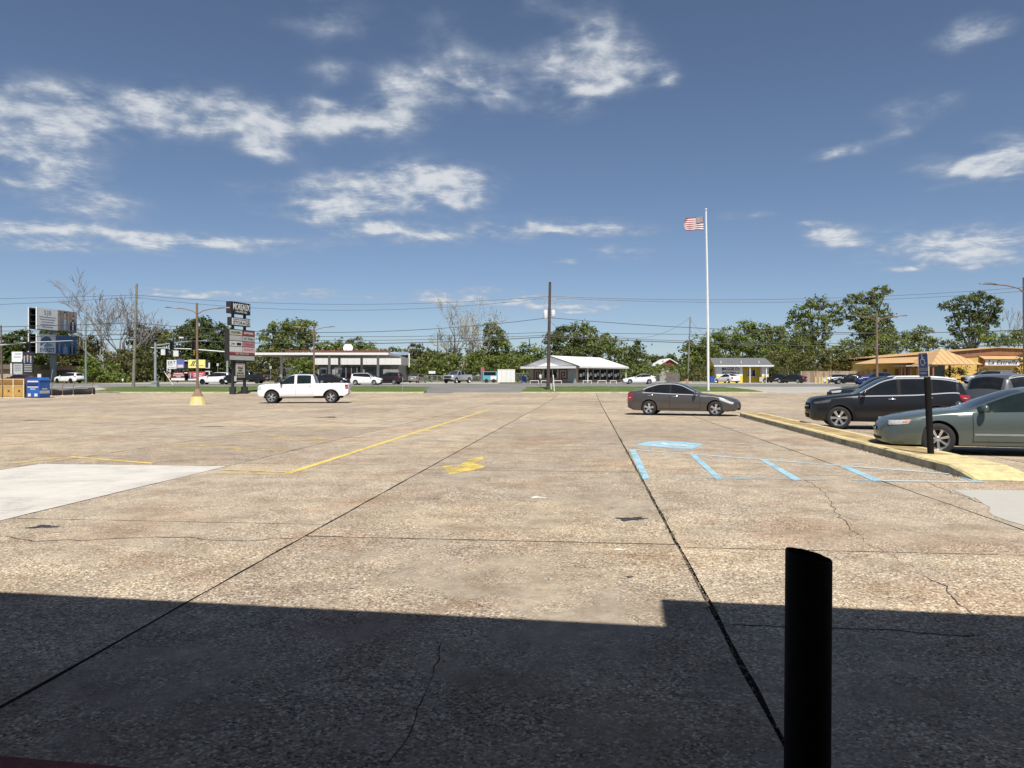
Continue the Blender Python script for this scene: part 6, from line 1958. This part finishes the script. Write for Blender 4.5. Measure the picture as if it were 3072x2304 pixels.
# ---------------------------------------------------------------- yellow snowball stand
ss = empty('snowball_stand', (0, 0, 0), 0, 'bright yellow and white snowball stand with a grey shingle roof', 'building')
Ys = 122.0; m_y = M('stand_yellow', (.72, .56, .04), .7, var=.06); m_yd = M('stand_yellow_shaded', (.50, .36, .03), .7, var=.06); m_shing = M('grey_shingle', (.125, .128, .135), .9, var=.2, scale=5, bump=.4); m_stw = M('stand_white', (.70, .70, .68), .6)  # second yellow has the porch's shade put into its colour, for the recessed wall
xa, xb = gx(2149, Ys), gx(2306, Ys); z0 = zg(Ys); ze = at(0, 1096, Ys).z; zr = at(0, 1075, Ys + 2).z
MB().box(xa, xb, Ys + 1.0, Ys + 6, z0, ze).build('wall', m_yd, ss)
x1_ = gx(2228, Ys); x2_ = gx(2286, Ys)
fr_ = MB().box(xa - .002, x1_, Ys, Ys + .998, z0, z0 + 1.15).build('front_panel', m_y, ss); MB().box(xa - .002, x1_, Ys, Ys + .998, z0 + 1.152, ze).build('front_panel', m_stw, ss)
MB().box(x2_, xb + .002, Ys, Ys + .998, z0, z0 + 1.15).build('front_panel', m_y, ss); MB().box(x2_, xb + .002, Ys, Ys + .998, z0 + 1.152, ze).build('front_panel', m_stw, ss)
w = MB().box(gx(2249, Ys), gx(2272, Ys), Ys + .92, Ys + .995, z0 + 1.15, z0 + 2.1).build('serving_window', m_glass, ss)
for u in (2249, 2260.5, 2272):
    x = gx(u, Ys); MB().box(x - .04, x + .04, Ys + .88, Ys + .915, z0 + 1.1, z0 + 2.15).build('window_frame', m_stw, w)
MB().box(gx(2246, Ys), gx(2274, Ys), Ys + .6, Ys + .99, z0 + 1.02, z0 + 1.095).build('counter', m_pgrey, ss)
for pts, nm in ((((xa - .6, Ys - .7, ze - .10), (xb + .6, Ys - .7, ze - .10), (xb + .35, Ys + 2.8, zr), (xa - .35, Ys + 2.8, zr)), 'roof_slope'), (((xa - .6, Ys + 6.6, ze - .10), (xb + .6, Ys + 6.6, ze - .10), (xb + .35, Ys + 2.8, zr), (xa - .35, Ys + 2.8, zr)), 'roof_slope')):
    MB().prism(pts, (0, 0, .09)).build(nm, m_shing, ss)
MB().box(xa - .6, xb + .6, Ys - .76, Ys - .702, ze - .22, ze + .02).build('eave_board', m_stw, ss)
for sx, nm in ((xa - .02, 'gable'), (xb + .02, 'gable')):
    MB().prism([(sx, Ys + .2, ze - .05), (sx, Ys + 6, ze - .05), (sx, Ys + 2.9, zr - .05)], (.06 if sx > xa else -.06, 0, 0)).build(nm, m_y, ss)
for u in (2247, 2296):
    x = gx(u, Ys); MB().box(x - .07, x + .07, Ys - .55, Ys - .41, z0, ze - .2).build('porch_post', m_stw, ss)
for u in (2163, 2224, 2277):
    p = at(u, 1088, Ys + .3); MB().lathe([(.09, 0), (.09, .45), (.12, .46), (.001, .5)], 8, mtx=Matrix.Translation((p.x, Ys + .4, p.z - .2))).build('roof_vent', m_stw, ss)
b = MB(); x = xa - .02; b.box(x - .06, x - .002, Ys + 1.6, Ys + 2.6, z0, z0 + 2.0); b.build('side_door', m_yd, ss)
txt("MAGGIE D's", ss, m_ink, TX((xa + x1_) / 2 + .2, Ys - .02, ze - .62), .72, 2.9, bold=.02)
txt('SNOWBALLS', ss, m_ink, TX((xa + x1_) / 2 + .2, Ys - .02, ze - 1.25), .60, 2.9, bold=.01)
MB().box(gx(2278, Ys), gx(2292, Ys), Ys - .03, Ys - .003, z0 + .2, z0 + .95).build('ice_box', m_pgrey, ss)
# red roofed house far behind
hs = empty('red_roof_house', (0, 0, 0), 0, 'house with a red gable above the dark board fence', 'building')
p, q = at(1975, 1097, 168), at(2038, 1097, 168); apx = at(2008, 1078, 168)
MB().box(p.x + .4, q.x - .3, 168, 178, .6, p.z).build('wall', M('house_grey', (.34, .32, .28), .8), hs)
MB().prism([(p.x, 167.6, p.z), (q.x, 167.6, p.z), (apx.x, 167.6, apx.z)], (0, 10, 0)).build('gable', M('house_red', (.22, .03, .03), .7), hs)
for sx in (p.x - .4, q.x + .4):
    MB().prism([(sx, 167.2, p.z - .2), (apx.x, 167.2, apx.z), (apx.x, 178.5, apx.z), (sx, 178.5, p.z - .2)], (0, 0, .22)).build('roof_slope', m_fascia, hs)

# ---------------------------------------------------------------- yellow restaurant at the right
rs = empty('restaurant_building', (0, 0, 0), 0, 'long yellow restaurant with orange metal roofs and a pyramid entrance canopy', 'building')
Yr = 128.0; m_yw = M('restaurant_yellow', (.58, .38, .10), .85, var=.10, scale=1.2, bump=.3); m_om = M('orange_metal', (.56, .36, .17), .5, .1, var=.07, scale=.8); m_bf = M('brown_fascia', (.24, .11, .055), .7, var=.12); m_omd = M('orange_rib', (.38, .20, .09), .6)
xl, xa_, xr = gx(2636, Yr), gx(2990, Yr), gx(3420, Yr)
zl, za_, zr_ = at(0, 1073, Yr).z, at(0, 1043, Yr).z, at(0, 1060, Yr).z
z0 = zg(Yr)
MB().prism([(xl, Yr, z0 - .1), (xr, Yr, z0 - .1), (xr, Yr, zr_ - .4), (xa_, Yr, za_ - .4), (xl, Yr, zl - .4)], (0, 22, 0)).build('wall', m_yw, rs)
MB().prism([(xl, Yr - .12, zl - 1.05), (xa_, Yr - .12, za_ - 1.25), (xr, Yr - .12, zr_ - 1.25), (xr, Yr - .12, zr_ - .05), (xa_, Yr - .12, za_ - .05), (xl, Yr - .12, zl - .05)], (0, .118, 0)).build('fascia_band', m_bf, rs)
for sd, (x_, z_) in enumerate(((xl - .4, zl), (xr, zr_))):
    MB().prism([(x_, Yr - .5, z_ - .04), (xa_, Yr - .5, za_ - .04), (xa_, Yr + 22.4, za_ - .04), (x_, Yr + 22.4, z_ - .04)], (0, 0, .14)).build('roof_slope', m_om, rs)
for k in range(40):
    x = xl + (xr - xl) * (k + .5) / 40; t = (x - xl) / (xa_ - xl) if x < xa_ else (xr - x) / (xr - xa_)
    zt = zl + (za_ - zl) * t if x < xa_ else zr_ + (za_ - zr_) * t
    MB().box(x - .035, x + .035, Yr - .15, Yr - .121, zt - 1.1, zt - .12).build('fascia_batten', m_omd, rs)
# lean-to roof on the left
e0, e1 = at(2566, 1092, 120), at(2760, 1088, 120); t0_, t1_ = at(2630, 1077, 127.8), at(2800, 1070, 127.8)
MB().prism([e0, e1, t1_, t0_], (0, 0, .10)).build('porch_roof', m_om, rs)
MB().box(gx(2595, 123.5), gx(2752, 123.5), 123.5, 127.9, z0 - .1, e0.z + .1).build('porch_wall', m_yw, rs)
for u in (2625, 2655, 2690, 2715):
    x = gx(u, 123.5); MB().box(x - .3, x + .3, 123.42, 123.49, z0 + 1.2, z0 + 2.3).build('window', m_bf, rs)
# flat entrance shelter with dark posts
p, q = at(2698, 1098, 119), at(2792, 1096, 119); MB().box(p.x, q.x, 117, 122, p.z - .08, p.z + .10).build('shelter_roof', M('shelter_grey', (.42, .36, .28), .7), rs)
for u in (2703, 2714, 2731, 2748, 2780):
    x = gx(u, 117.3); MB().box(x - .10, x + .10, 117.2, 117.4, z0 - .1, p.z - .085).build('shelter_post', m_aztec, rs)
# pyramid canopy
ce = at(2822, 1046, 119); h_ = at(0, 1092, 114).z; w_ = 3.9
cs = [(ce.x - w_, 119 - w_ - .5, h_), (ce.x + w_, 119 - w_ - .5, h_), (ce.x + w_, 119 + w_, h_), (ce.x - w_, 119 + w_, h_)]
for k in range(4):
    A, B = Vector(cs[k]), Vector(cs[(k + 1) % 4]); Pk = Vector((ce.x, 119, ce.z))
    b = MB(); b.prism([A, B, Pk], (0, 0, -.08)); rf = b.build('pyramid_slope', m_om, rs)
    for i in range(1, 9):
        t = i / 9; base = A.lerp(B, t); s = 1 - abs(2 * t - 1); tp = base.lerp(Pk, s) if False else None
        # ribs run up the slope, perpendicular to the eave, until they meet the hip
        mid = A.lerp(B, .5); top = base + (Pk - mid) * (1 - abs(2 * t - 1))
        MB().tube([base + Vector((0, 0, .02)), top + Vector((0, 0, .02))], .035, 4).build('roof_rib', m_omd, rf)
for k in range(4):
    MB().box(cs[k][0] - .12 + (.4 if k in (0, 3) else -.4), cs[k][0] + .12 + (.4 if k in (0, 3) else -.4), cs[k][1] + (.3 if k < 2 else -.5), cs[k][1] + (.54 if k < 2 else -.26), z0 - .1, h_ - .05).build('canopy_post', m_bf, rs)
MB().box(gx(2790, 127.9), gx(2832, 127.9), 127.6, 127.99, z0, z0 + 3.0).build('entrance', m_glass, rs)
# name board
p, q = at(2956, 1079, 126.6), at(3064, 1098, 126.6)
sb = MB().box(p.x, q.x, 126.9, 127.99, q.z - .05, p.z + .05).build('name_board_case', m_bf, rs); MB().box(p.x + .15, q.x - .15, 126.85, 126.895, q.z + .1, p.z - .08).build('name_board', m_pwhite, sb)
MB().prism([(p.x - .3, 126.5, p.z + .06), (q.x + .3, 126.5, p.z + .06), (q.x + .3, 127.9, p.z + .55), (p.x - .3, 127.9, p.z + .55)], (0, 0, .10)).build('tile_hood', m_om, sb)
txt('La Estrella', rs, m_ink, TX((p.x + q.x) / 2, 126.83, (p.z + q.z) / 2 + .05), .95, 5.0, shear=.25, bold=.01)
MB().box(p.x + 1.2, q.x - .6, 127.85, 127.98, z0 + .1, z0 + 2.2).build('roller_door', m_pgrey, rs)
# ---------------------------------------------------------------- trees and shrubs


def mat_leaf(name, dark, light, sat=1.0):
    m = bpy.data.materials.new(name); m.use_nodes = True
    t = NT(m.node_tree)
    g = t.n('ShaderNodeNewGeometry')
    rnd = g.outputs['Random Per Island']
    tc = t.n('ShaderNodeTexCoord').outputs['Object']
    n = t.noise(tc, .35, 3, .6)
    k = t.m('ADD', t.m('MULTIPLY', rnd, .55), t.m('MULTIPLY', n, .45))
    c = t.ramp(k, [(.15, dark), (.5, tuple(.5 * (a + b) for a, b in zip(dark, light))), (.85, light)])
    d = t.n('ShaderNodeBsdfPrincipled', {'Base Color': c, 'Roughness': .65, 'Specular IOR Level': .25})
    tr = t.n('ShaderNodeBsdfTranslucent', [t.mix(1.0, c, (1.3, 1.4, .6), 'MULTIPLY')])
    mx = t.n('ShaderNodeMixShader', [.30, d.outputs[0], tr.outputs[0]])
    t.n('ShaderNodeOutputMaterial', [mx.outputs[0]])
    return m


LEAF = {'mid': mat_leaf('leaf_mid', (.06, .085, .018), (.22, .25, .07)), 'dark': mat_leaf('leaf_dark', (.036, .055, .014), (.14, .165, .05)), 'light': mat_leaf('leaf_light', (.08, .12, .022), (.23, .27, .07)),
        'olive': mat_leaf('leaf_olive', (.06, .062, .024), (.19, .18, .07)), 'spring': mat_leaf('leaf_spring', (.12, .15, .05), (.25, .27, .12)), 'yellow': mat_leaf('leaf_yellow', (.13, .15, .02), (.28, .28, .05))}
m_bark = M('bark', (.17, .145, .12), .9, var=.25, scale=1.5, bump=.5); m_barkp = M('bark_pale', (.34, .30, .26), .9, var=.2, scale=1.5)


def leaves(b, rt, c, r, n, size, shell=.55, clump=.0, up=.3):
    """leaf faces through an ellipsoid lobe, gathered in clumps"""
    nc = max(4, int(n / 26))
    for _ in range(nc):
        while True:
            d = Vector((rt.uniform(-1, 1), rt.uniform(-1, 1), rt.uniform(-1, 1)))
            if .05 < d.length <= 1:
                break
        d = d.normalized() * (shell + (1 - shell) * rt.random() ** .5) * rt.uniform(.85, 1.08)
        cc = Vector((c.x + d.x * r.x, c.y + d.y * r.y, c.z + d.z * r.z))
        cr = clump * rt.uniform(.6, 1.3)
        for _ in range(26):
            q = cc + Vector((rt.gauss(0, 1) * cr, rt.gauss(0, 1) * cr, rt.gauss(0, .62) * cr))
            nrm = (Vector((d.x / r.x, d.y / r.y, d.z / r.z + up / r.z)).normalized() + Vector((rt.gauss(0, .75), rt.gauss(0, .75), rt.gauss(0, .75)))).normalized()
            a = nrm.orthogonal().normalized(); a = (Matrix.Rotation(rt.random() * 6.28, 3, nrm) @ a); e = nrm.cross(a)
            s = size * rt.uniform(.55, 1.25)
            b.add([q - a * s, q - e * s * .5 + a * .1 * s, q + a * s, q + e * s * .5 + a * .1 * s], [(0, 1, 2, 3)])


def limb(b, rt, p, d, length, rad, depth, spread, tips, kids=(2, 3), upb=.12, gnarl=.12, minr=.012):
    n = 5; pts = [p]; rads = [rad]; q = p
    for i in range(n):
        d = (d + Vector((rt.gauss(0, gnarl), rt.gauss(0, gnarl), rt.gauss(0, gnarl) + upb * .4))).normalized()
        q = q + d * (length / n); pts.append(q); rads.append(max(minr, rad * (1 - .42 * (i + 1) / n)))
    b.tube(pts, rads, 6 if rad > .06 else 4, False)
    tips.append(q)
    if depth <= 0:
        return
    for k in range(rt.randint(*kids)):
        ax = Vector((rt.gauss(0, 1), rt.gauss(0, 1), rt.gauss(0, .5))).normalized()
        nd = (d + ax * spread).normalized(); nd.z += upb; nd.normalize()
        i = rt.randint(2, n)
        limb(b, rt, pts[i], nd, length * rt.uniform(.58, .82), rads[i] * rt.uniform(.5, .72), depth - 1, spread, tips, kids, upb, gnarl, minr)


def tree(name, label, lobes, Y, base_u, kind, n_per=900, size=.34, seed=1, trunk=True, group='trees beyond the road', cat='tree', twigs=False, depth_k=.8, shell=.55, crown_name='crown', bark=None):
    """lobes: (column, row, half width, half height) of each mass of foliage in the photo, at distance Y"""
    rt = random.Random(seed)
    root = empty(name, onground(base_u, Y), 0, label, cat, group)
    inv = Vector(root.location)
    b = MB(); br = MB()
    z0 = zg(Y)
    cents = []
    for (u, v, hw, hh, *ex) in lobes:
        yy = Y + rt.uniform(-1, 1) * hw / F * Y * .35
        c = at(u, v, yy); r = Vector((hw / F * Y, hw / F * Y * depth_k, hh / F * Y))
        cents.append((c, r))
        area = max(.15, r.x * r.z)
        leaves(b, rt, c - inv, r, int(n_per * area / 6), size, shell, clump=.22 + .10 * min(r.x, r.z))
    if trunk:
        top = sum((c for c, r in cents), Vector()) / len(cents)
        h = top.z - z0
        p0 = Vector((0, 0, -.2)); fork = Vector(((top.x - inv.x) * .35, 0, h * .42))
        r0 = .10 + h * .022
        br.tube([p0, fork * .5 + Vector((rt.gauss(0, .1), 0, 0)), fork], [r0, r0 * .8, r0 * .68], 8, False)
        for c, r in cents:
            e = c - inv
            m_ = fork.lerp(e, .5) + Vector((rt.gauss(0, .3), rt.gauss(0, .3), rt.uniform(-.2, .4)))
            br.tube([fork, m_, e], [r0 * .55, r0 * .36, r0 * .12], 6, False)
            for _ in range(5):
                d = Vector((rt.uniform(-1, 1) * r.x, rt.uniform(-1, 1) * r.y, rt.uniform(-.3, 1) * r.z)) * .85
                br.tube([m_.lerp(e, rt.uniform(.2, .9)), e + d * .55, e + d], [r0 * .16, r0 * .10, .02], 4, False)
        br.build('trunk', bark or m_bark, root, smooth=60)
    b.build(crown_name, LEAF[kind], root)
    return root


def bare_tree(label, u, Y, stems, seed, leaf=None, nleaf=0, bark=None, rad=.28, spread=.62, depth=4, name='bare_tree', upb=.10, minr=.03, kids=(2, 3)):
    rt = random.Random(seed); root = empty(name, onground(u, Y), 0, label, 'tree', 'bare trees')
    b = MB(); tips = []
    for (du, dv, ln) in stems:
        d = Vector((du, rt.uniform(-.25, .25), dv)).normalized()
        limb(b, rt, Vector((0, 0, -.2)), d, ln, rad, depth, spread, tips, kids, upb, .13, minr)
    b.build('trunk', bark or m_barkp, root, smooth=60)
    if leaf:
        lb = MB()
        for t in tips:
            for _ in range(nleaf):
                q = t + Vector((rt.gauss(0, .45), rt.gauss(0, .45), rt.gauss(0, .45))); nrm = Vector((rt.gauss(0, 1), rt.gauss(0, 1), rt.gauss(0, 1))).normalized(); a = nrm.orthogonal().normalized(); e = nrm.cross(a); s = rt.uniform(.06, .15)
                lb.add([q - a * s, q - e * s * .6, q + a * s, q + e * s * .6], [(0, 1, 2, 3)])
        lb.build('crown', LEAF[leaf], root)
    return root


TY = 152
# left group
tree('oak_tree', 'dark leafy tree behind the small portrait billboard', [(30, 1030, 30, 34), (62, 1020, 36, 32), (40, 1075, 50, 45), (85, 1060, 40, 50)], TY, 55, 'dark', seed=21)
tree('oak_tree', 'dark leafy tree showing between the decks of the large billboard', [(120, 1015, 40, 30), (165, 1006, 40, 22), (140, 1060, 60, 50), (205, 1010, 34, 26)], TY, 150, 'dark', seed=22)
tree('oak_tree', 'olive green tree right of the large billboard post', [(215, 1055, 44, 50), (250, 1070, 40, 55), (280, 1040, 30, 30), (230, 1105, 60, 45)], TY - 4, 235, 'olive', seed=23)
tree('leafy_bush', 'bright green vine covered bush right of the green grey pole', [(270, 1105, 30, 34), (300, 1100, 36, 36), (330, 1115, 36, 36), (285, 1135, 46, 26), (350, 1135, 34, 26)], 128, 300, 'light', 700, .26, 24, False, 'bushes beyond the road', 'bush', crown_name='foliage')
tree('leafy_bush', 'dull green tangled thicket below the bare tree', [(350, 1085, 44, 44), (385, 1100, 44, 48), (420, 1080, 40, 50), (370, 1130, 60, 30)], 138, 380, 'olive', 750, .28, 25, False, 'bushes beyond the road', 'bush', crown_name='foliage')
bare_tree('large bare grey tree left of the tall utility pole', 362, 146, [(-.12, 1, 8.6), (.22, 1, 8.2), (-.62, .9, 6.6), (.6, .95, 5.6)], 5, None, 0, M('bark_grey', (.22, .20, .185), .9, var=.2), .42, .62, 5, minr=.032, kids=(3, 3))
tree('oak_tree', 'dark tree right of the tall utility pole', [(410, 1010, 30, 44), (440, 1030, 34, 40), (478, 992, 20, 20), (450, 1075, 50, 48), (415, 1080, 30, 50)], TY - 2, 440, 'dark', seed=26)
tree('leafy_bush', 'yellow green tree top above the signal arm', [(480, 1020, 28, 22), (510, 1015, 26, 20), (500, 1050, 36, 34)], TY + 2, 495, 'yellow', 800, .3, 27, True, 'trees beyond the road')
tree('oak_tree', 'broad dark oak behind the light pole', [(575, 985, 34, 32), (608, 985, 40, 34), (560, 1025, 44, 46), (620, 1030, 54, 52), (590, 1085, 80, 56)], TY, 590, 'dark', seed=28)
tree('oak_tree', 'dark oak behind the pylon sign', [(660, 995, 30, 24), (680, 1020, 36, 38), (650, 1055, 50, 50), (690, 1085, 56, 56)], TY + 3, 665, 'dark', seed=29)
tree('leafy_bush', 'olive thicket right of the pylon sign under the fuel canopy', [(770, 1095, 46, 46), (810, 1085, 46, 46), (850, 1095, 44, 44), (760, 1130, 60, 24), (840, 1130, 60, 24)], 138, 805, 'olive', 750, .28, 30, False, 'bushes beyond the road', 'bush', crown_name='foliage')
tree('oak_tree', 'large green tree rising behind the left end of the fuel canopy', [(845, 985, 36, 28), (880, 990, 40, 34), (920, 990, 34, 30), (815, 1018, 34, 34), (865, 1030, 54, 38), (930, 1028, 36, 34), (800, 1045, 30, 20)], TY - 6, 880, 'mid', 850, .32, 31)
tree('leafy_bush', 'light green shrub under the fuel canopy', [(905, 1085, 28, 26), (930, 1098, 30, 28), (890, 1110, 30, 24)], 132, 908, 'light', 800, .25, 32, False, 'bushes beyond the road', 'bush', crown_name='foliage')
tree('oak_tree', 'olive tree mass behind the fuel canopy roof', [(985, 1045, 40, 22), (1030, 1042, 44, 22), (1068, 1030, 28, 16), (1095, 1045, 36, 22), (1130, 1055, 30, 18), (1050, 1065, 110, 26)], TY, 1050, 'mid', 800, .32, 33)
tree('oak_tree', 'ragged brown green trees right of the fuel station roof', [(1215, 1060, 24, 22), (1245, 1048, 24, 20), (1275, 1062, 28, 22), (1305, 1072, 26, 18), (1240, 1085, 60, 36), (1300, 1095, 46, 30)], TY + 6, 1250, 'olive', 700, .32, 34)
tree('leafy_bush', 'low green thicket behind the chain link fence', [(1255, 1100, 36, 34), (1300, 1095, 44, 36), (1345, 1090, 44, 40), (1390, 1100, 40, 36), (1330, 1125, 80, 22)], 138, 1320, 'mid', 750, .28, 35, False, 'bushes beyond the road', 'bush', crown_name='foliage')
bare_tree('pale half bare tree with thin spring leaves behind the silver pickup', 1378, 142, [(-.16, 1, 7.0), (.12, 1, 6.2), (.45, 1, 5.0), (-.55, 1, 5.0)], 9, 'spring', 5, m_barkp, .32, .55, 4, 'pale_tree', .14, minr=.042, kids=(3, 3))
tree('oak_tree', 'upright bright green tree left of the dark utility pole', [(1478, 985, 22, 26), (1485, 1015, 34, 34), (1490, 1050, 44, 40), (1470, 1085, 50, 36), (1515, 1075, 40, 40)], TY - 8, 1485, 'mid', 950, .32, 36)
tree('leafy_bush', 'green bush behind the white container', [(1430, 1090, 40, 40), (1475, 1105, 44, 34), (1520, 1095, 44, 38), (1560, 1090, 34, 36), (1540, 1115, 50, 26)], 136, 1500, 'mid', 750, .28, 37, False, 'bushes beyond the road', 'bush', crown_name='foliage')
tree('leafy_bush', 'pale leafy trees left of the cafe gable', [(1565, 1060, 24, 34), (1600, 1060, 30, 32), (1620, 1075, 28, 34), (1585, 1095, 46, 28)], TY - 6, 1592, 'light', 700, .28, 38, True, 'trees beyond the road')
tree('oak_tree', 'dark green oak right of the dark utility pole', [(1665, 1000, 22, 20), (1690, 998, 32, 22), (1665, 1030, 34, 28), (1705, 1035, 44, 34), (1690, 1062, 60, 26)], TY, 1690, 'dark', 900, .30, 39)
tree('oak_tree', 'tallest green oak behind the cafe roof', [(1748, 985, 30, 24), (1760, 1010, 36, 30), (1725, 1015, 26, 26), (1790, 1035, 44, 32), (1755, 1050, 60, 30)], TY + 2, 1755, 'mid', 900, .30, 40)
tree('oak_tree', 'green oak above the right end of the cafe roof', [(1820, 1018, 30, 20), (1845, 1040, 36, 28), (1870, 1060, 26, 20), (1810, 1055, 40, 26)], TY + 4, 1835, 'mid', 850, .30, 41)
tree('cedar_tree', 'dark conical cedar right of the cafe', [(1913, 1035, 10, 16), (1912, 1055, 24, 22), (1912, 1080, 34, 28), (1908, 1105, 38, 26)], TY - 10, 1912, 'dark', 1200, .26, 42)
tree('leafy_bush', 'green bush at the foot of the dark cedar', [(1900, 1110, 34, 24), (1935, 1108, 34, 26), (1960, 1118, 26, 20)], 134, 1930, 'mid', 800, .25, 43, False, 'bushes beyond the road', 'bush', crown_name='foliage')
tree('leafy_bush', 'yellow green bush before the red gable', [(1980, 1105, 24, 18), (2005, 1112, 24, 18), (2030, 1108, 22, 20)], 140, 2003, 'light', 800, .25, 44, False, 'bushes beyond the road', 'bush', crown_name='foliage')
# the green mass behind the yellow stand
tree('oak_tree', 'grey green tree left of the flagpole behind the stand', [(2075, 1060, 28, 36), (2100, 1035, 34, 36), (2090, 1090, 44, 40), (2125, 1060, 36, 44)], TY, 2095, 'mid', 850, .30, 45)
tree('oak_tree', 'bright green tree right of the flagpole behind the stand', [(2150, 1025, 36, 32), (2185, 1010, 36, 36), (2215, 1030, 40, 44), (2165, 1060, 50, 40), (2140, 1095, 50, 36)], TY + 2, 2175, 'light', 850, .30, 46)
tree('oak_tree', 'round green tree crowning the mass behind the stand', [(2240, 990, 36, 28), (2280, 992, 36, 26), (2260, 1025, 56, 40), (2320, 1010, 40, 34), (2300, 1060, 60, 44)], TY + 4, 2275, 'light', 900, .30, 47)
tree('oak_tree', 'dark green tree right end of the mass behind the stand', [(2340, 990, 20, 16), (2370, 1020, 40, 32), (2395, 1050, 44, 40), (2350, 1075, 60, 44)], TY - 2, 2365, 'mid', 850, .30, 48)
tree('leafy_bush', 'brown olive thicket behind the wooden fence', [(2330, 1090, 44, 34), (2380, 1085, 44, 40), (2440, 1090, 50, 36), (2500, 1085, 50, 40), (2555, 1090, 50, 36), (2600, 1095, 36, 30)], 140, 2460, 'olive', 750, .28, 49, False, 'bushes beyond the road', 'bush', crown_name='foliage')
tree('oak_tree', 'tall open crowned oak left of the right hand light pole', [(2395, 935, 30, 22), (2430, 915, 30, 22), (2465, 912, 28, 22), (2500, 925, 26, 20), (2380, 965, 26, 22), (2420, 960, 36, 24), (2475, 960, 36, 26), (2515, 955, 22, 24), (2400, 1000, 34, 24), (2450, 1005, 44, 30), (2430, 1045, 56, 34)], 166, 2445, 'mid', 640, .32, 50, shell=.35)
tree('oak_tree', 'tallest open crowned oak behind the right hand light pole', [(2560, 900, 30, 22), (2600, 895, 30, 24), (2622, 872, 22, 14), (2655, 870, 20, 16), (2640, 905, 30, 26), (2560, 940, 34, 26), (2605, 945, 40, 30), (2655, 950, 26, 28), (2580, 985, 44, 30), (2630, 990, 44, 32), (2665, 985, 28, 24), (2600, 1035, 60, 40)], 168, 2605, 'mid', 640, .32, 51, shell=.35)
tree('leafy_bush', 'green trees low behind the restaurant left end', [(2540, 1050, 40, 34), (2590, 1065, 44, 36), (2640, 1040, 46, 34), (2670, 1020, 26, 26), (2650, 1070, 50, 26)], TY, 2600, 'mid', 800, .30, 52, True, 'trees beyond the road')
tree('oak_tree', 'rounded spring green tree above the restaurant roof', [(2730, 1010, 34, 26), (2765, 1005, 34, 26), (2790, 1030, 26, 24), (2720, 1045, 40, 28), (2765, 1045, 46, 28)], TY + 2, 2750, 'mid', 700, .30, 53, shell=.4)
tree('oak_tree', 'feathery dark oak above the pyramid canopy', [(2850, 920, 30, 20), (2900, 905, 34, 24), (2940, 895, 34, 20), (2980, 910, 30, 26), (2865, 955, 28, 22), (2910, 950, 40, 30), (2965, 955, 40, 32), (2880, 995, 34, 22), (2930, 1000, 44, 26), (2870, 1035, 44, 20)], 162, 2920, 'dark', 760, .32, 54, shell=.35)
tree('leafy_bush', 'light green trees right of the feathery oak', [(2955, 1005, 30, 22), (2990, 1020, 34, 20), (3030, 1015, 34, 22), (3065, 1010, 30, 26)], TY + 4, 3000, 'light', 750, .30, 55, True, 'trees beyond the road')
bare_tree('slender bare tree at the right edge above the restaurant', 3045, 158, [(-.12, 1, 7.2), (.15, 1, 7.2)], 14, None, 0, M('bark_grey2', (.24, .21, .20), .9), .22, .5, 4)
tree('leafy_bush', 'dark leafy tree at the right edge before the name board', [(3078, 1078, 26, 26), (3066, 1105, 22, 22), (3095, 1100, 30, 34)], 104, 3090, 'olive', 1300, .16, 56, True, 'trees beyond the road')
for k, (u, v, hw, hh, lab) in enumerate(((2850, 1112, 15, 12, 'clipped green shrub under the pyramid canopy edge'), (2886, 1110, 18, 12, 'wide green shrub right of the pyramid canopy'), (2945, 1108, 12, 8, 'small dark shrub below the name board'))):
    tree('leafy_bush', lab, [(u, v, hw, hh), (u, v + 8, hw * .9, hh * .9)], 120, u, 'dark', 2600, .14, 60 + k, False, 'shrubs before the restaurant', 'bush', crown_name='foliage')
# small ground things by the road
tree('leafy_bush', 'weedy vines along the foot of the dark board fence', [(2010, 1140, 14, 8), (2035, 1138, 14, 9), (2050, 1128, 14, 16), (2090, 1128, 30, 18), (2120, 1125, 20, 20)], 125, 2050, 'olive', 1800, .18, 70, False, 'bushes beyond the road', 'bush', crown_name='foliage')
# far wood closing the horizon, one mass
rt = random.Random(99); fb = MB()
for i in range(150):
    u = -500 + i * 28; v = 1098 + rt.uniform(-16, 10); Yf = 185 + rt.uniform(0, 25)
    c = at(u, v, Yf); leaves(fb, rt, c, Vector((3.2, 3, 3.4 + rt.random())), 240, .55, .5, .8)
    c = at(u, v + 26, Yf); leaves(fb, rt, c, Vector((3.2, 3, 3.0)), 160, .6, .5, .8)
tag(fb.build('distant_wood', LEAF['dark']), 'dark far wood closing the horizon behind the buildings', 'wood', kind='stuff')
finish_texts()
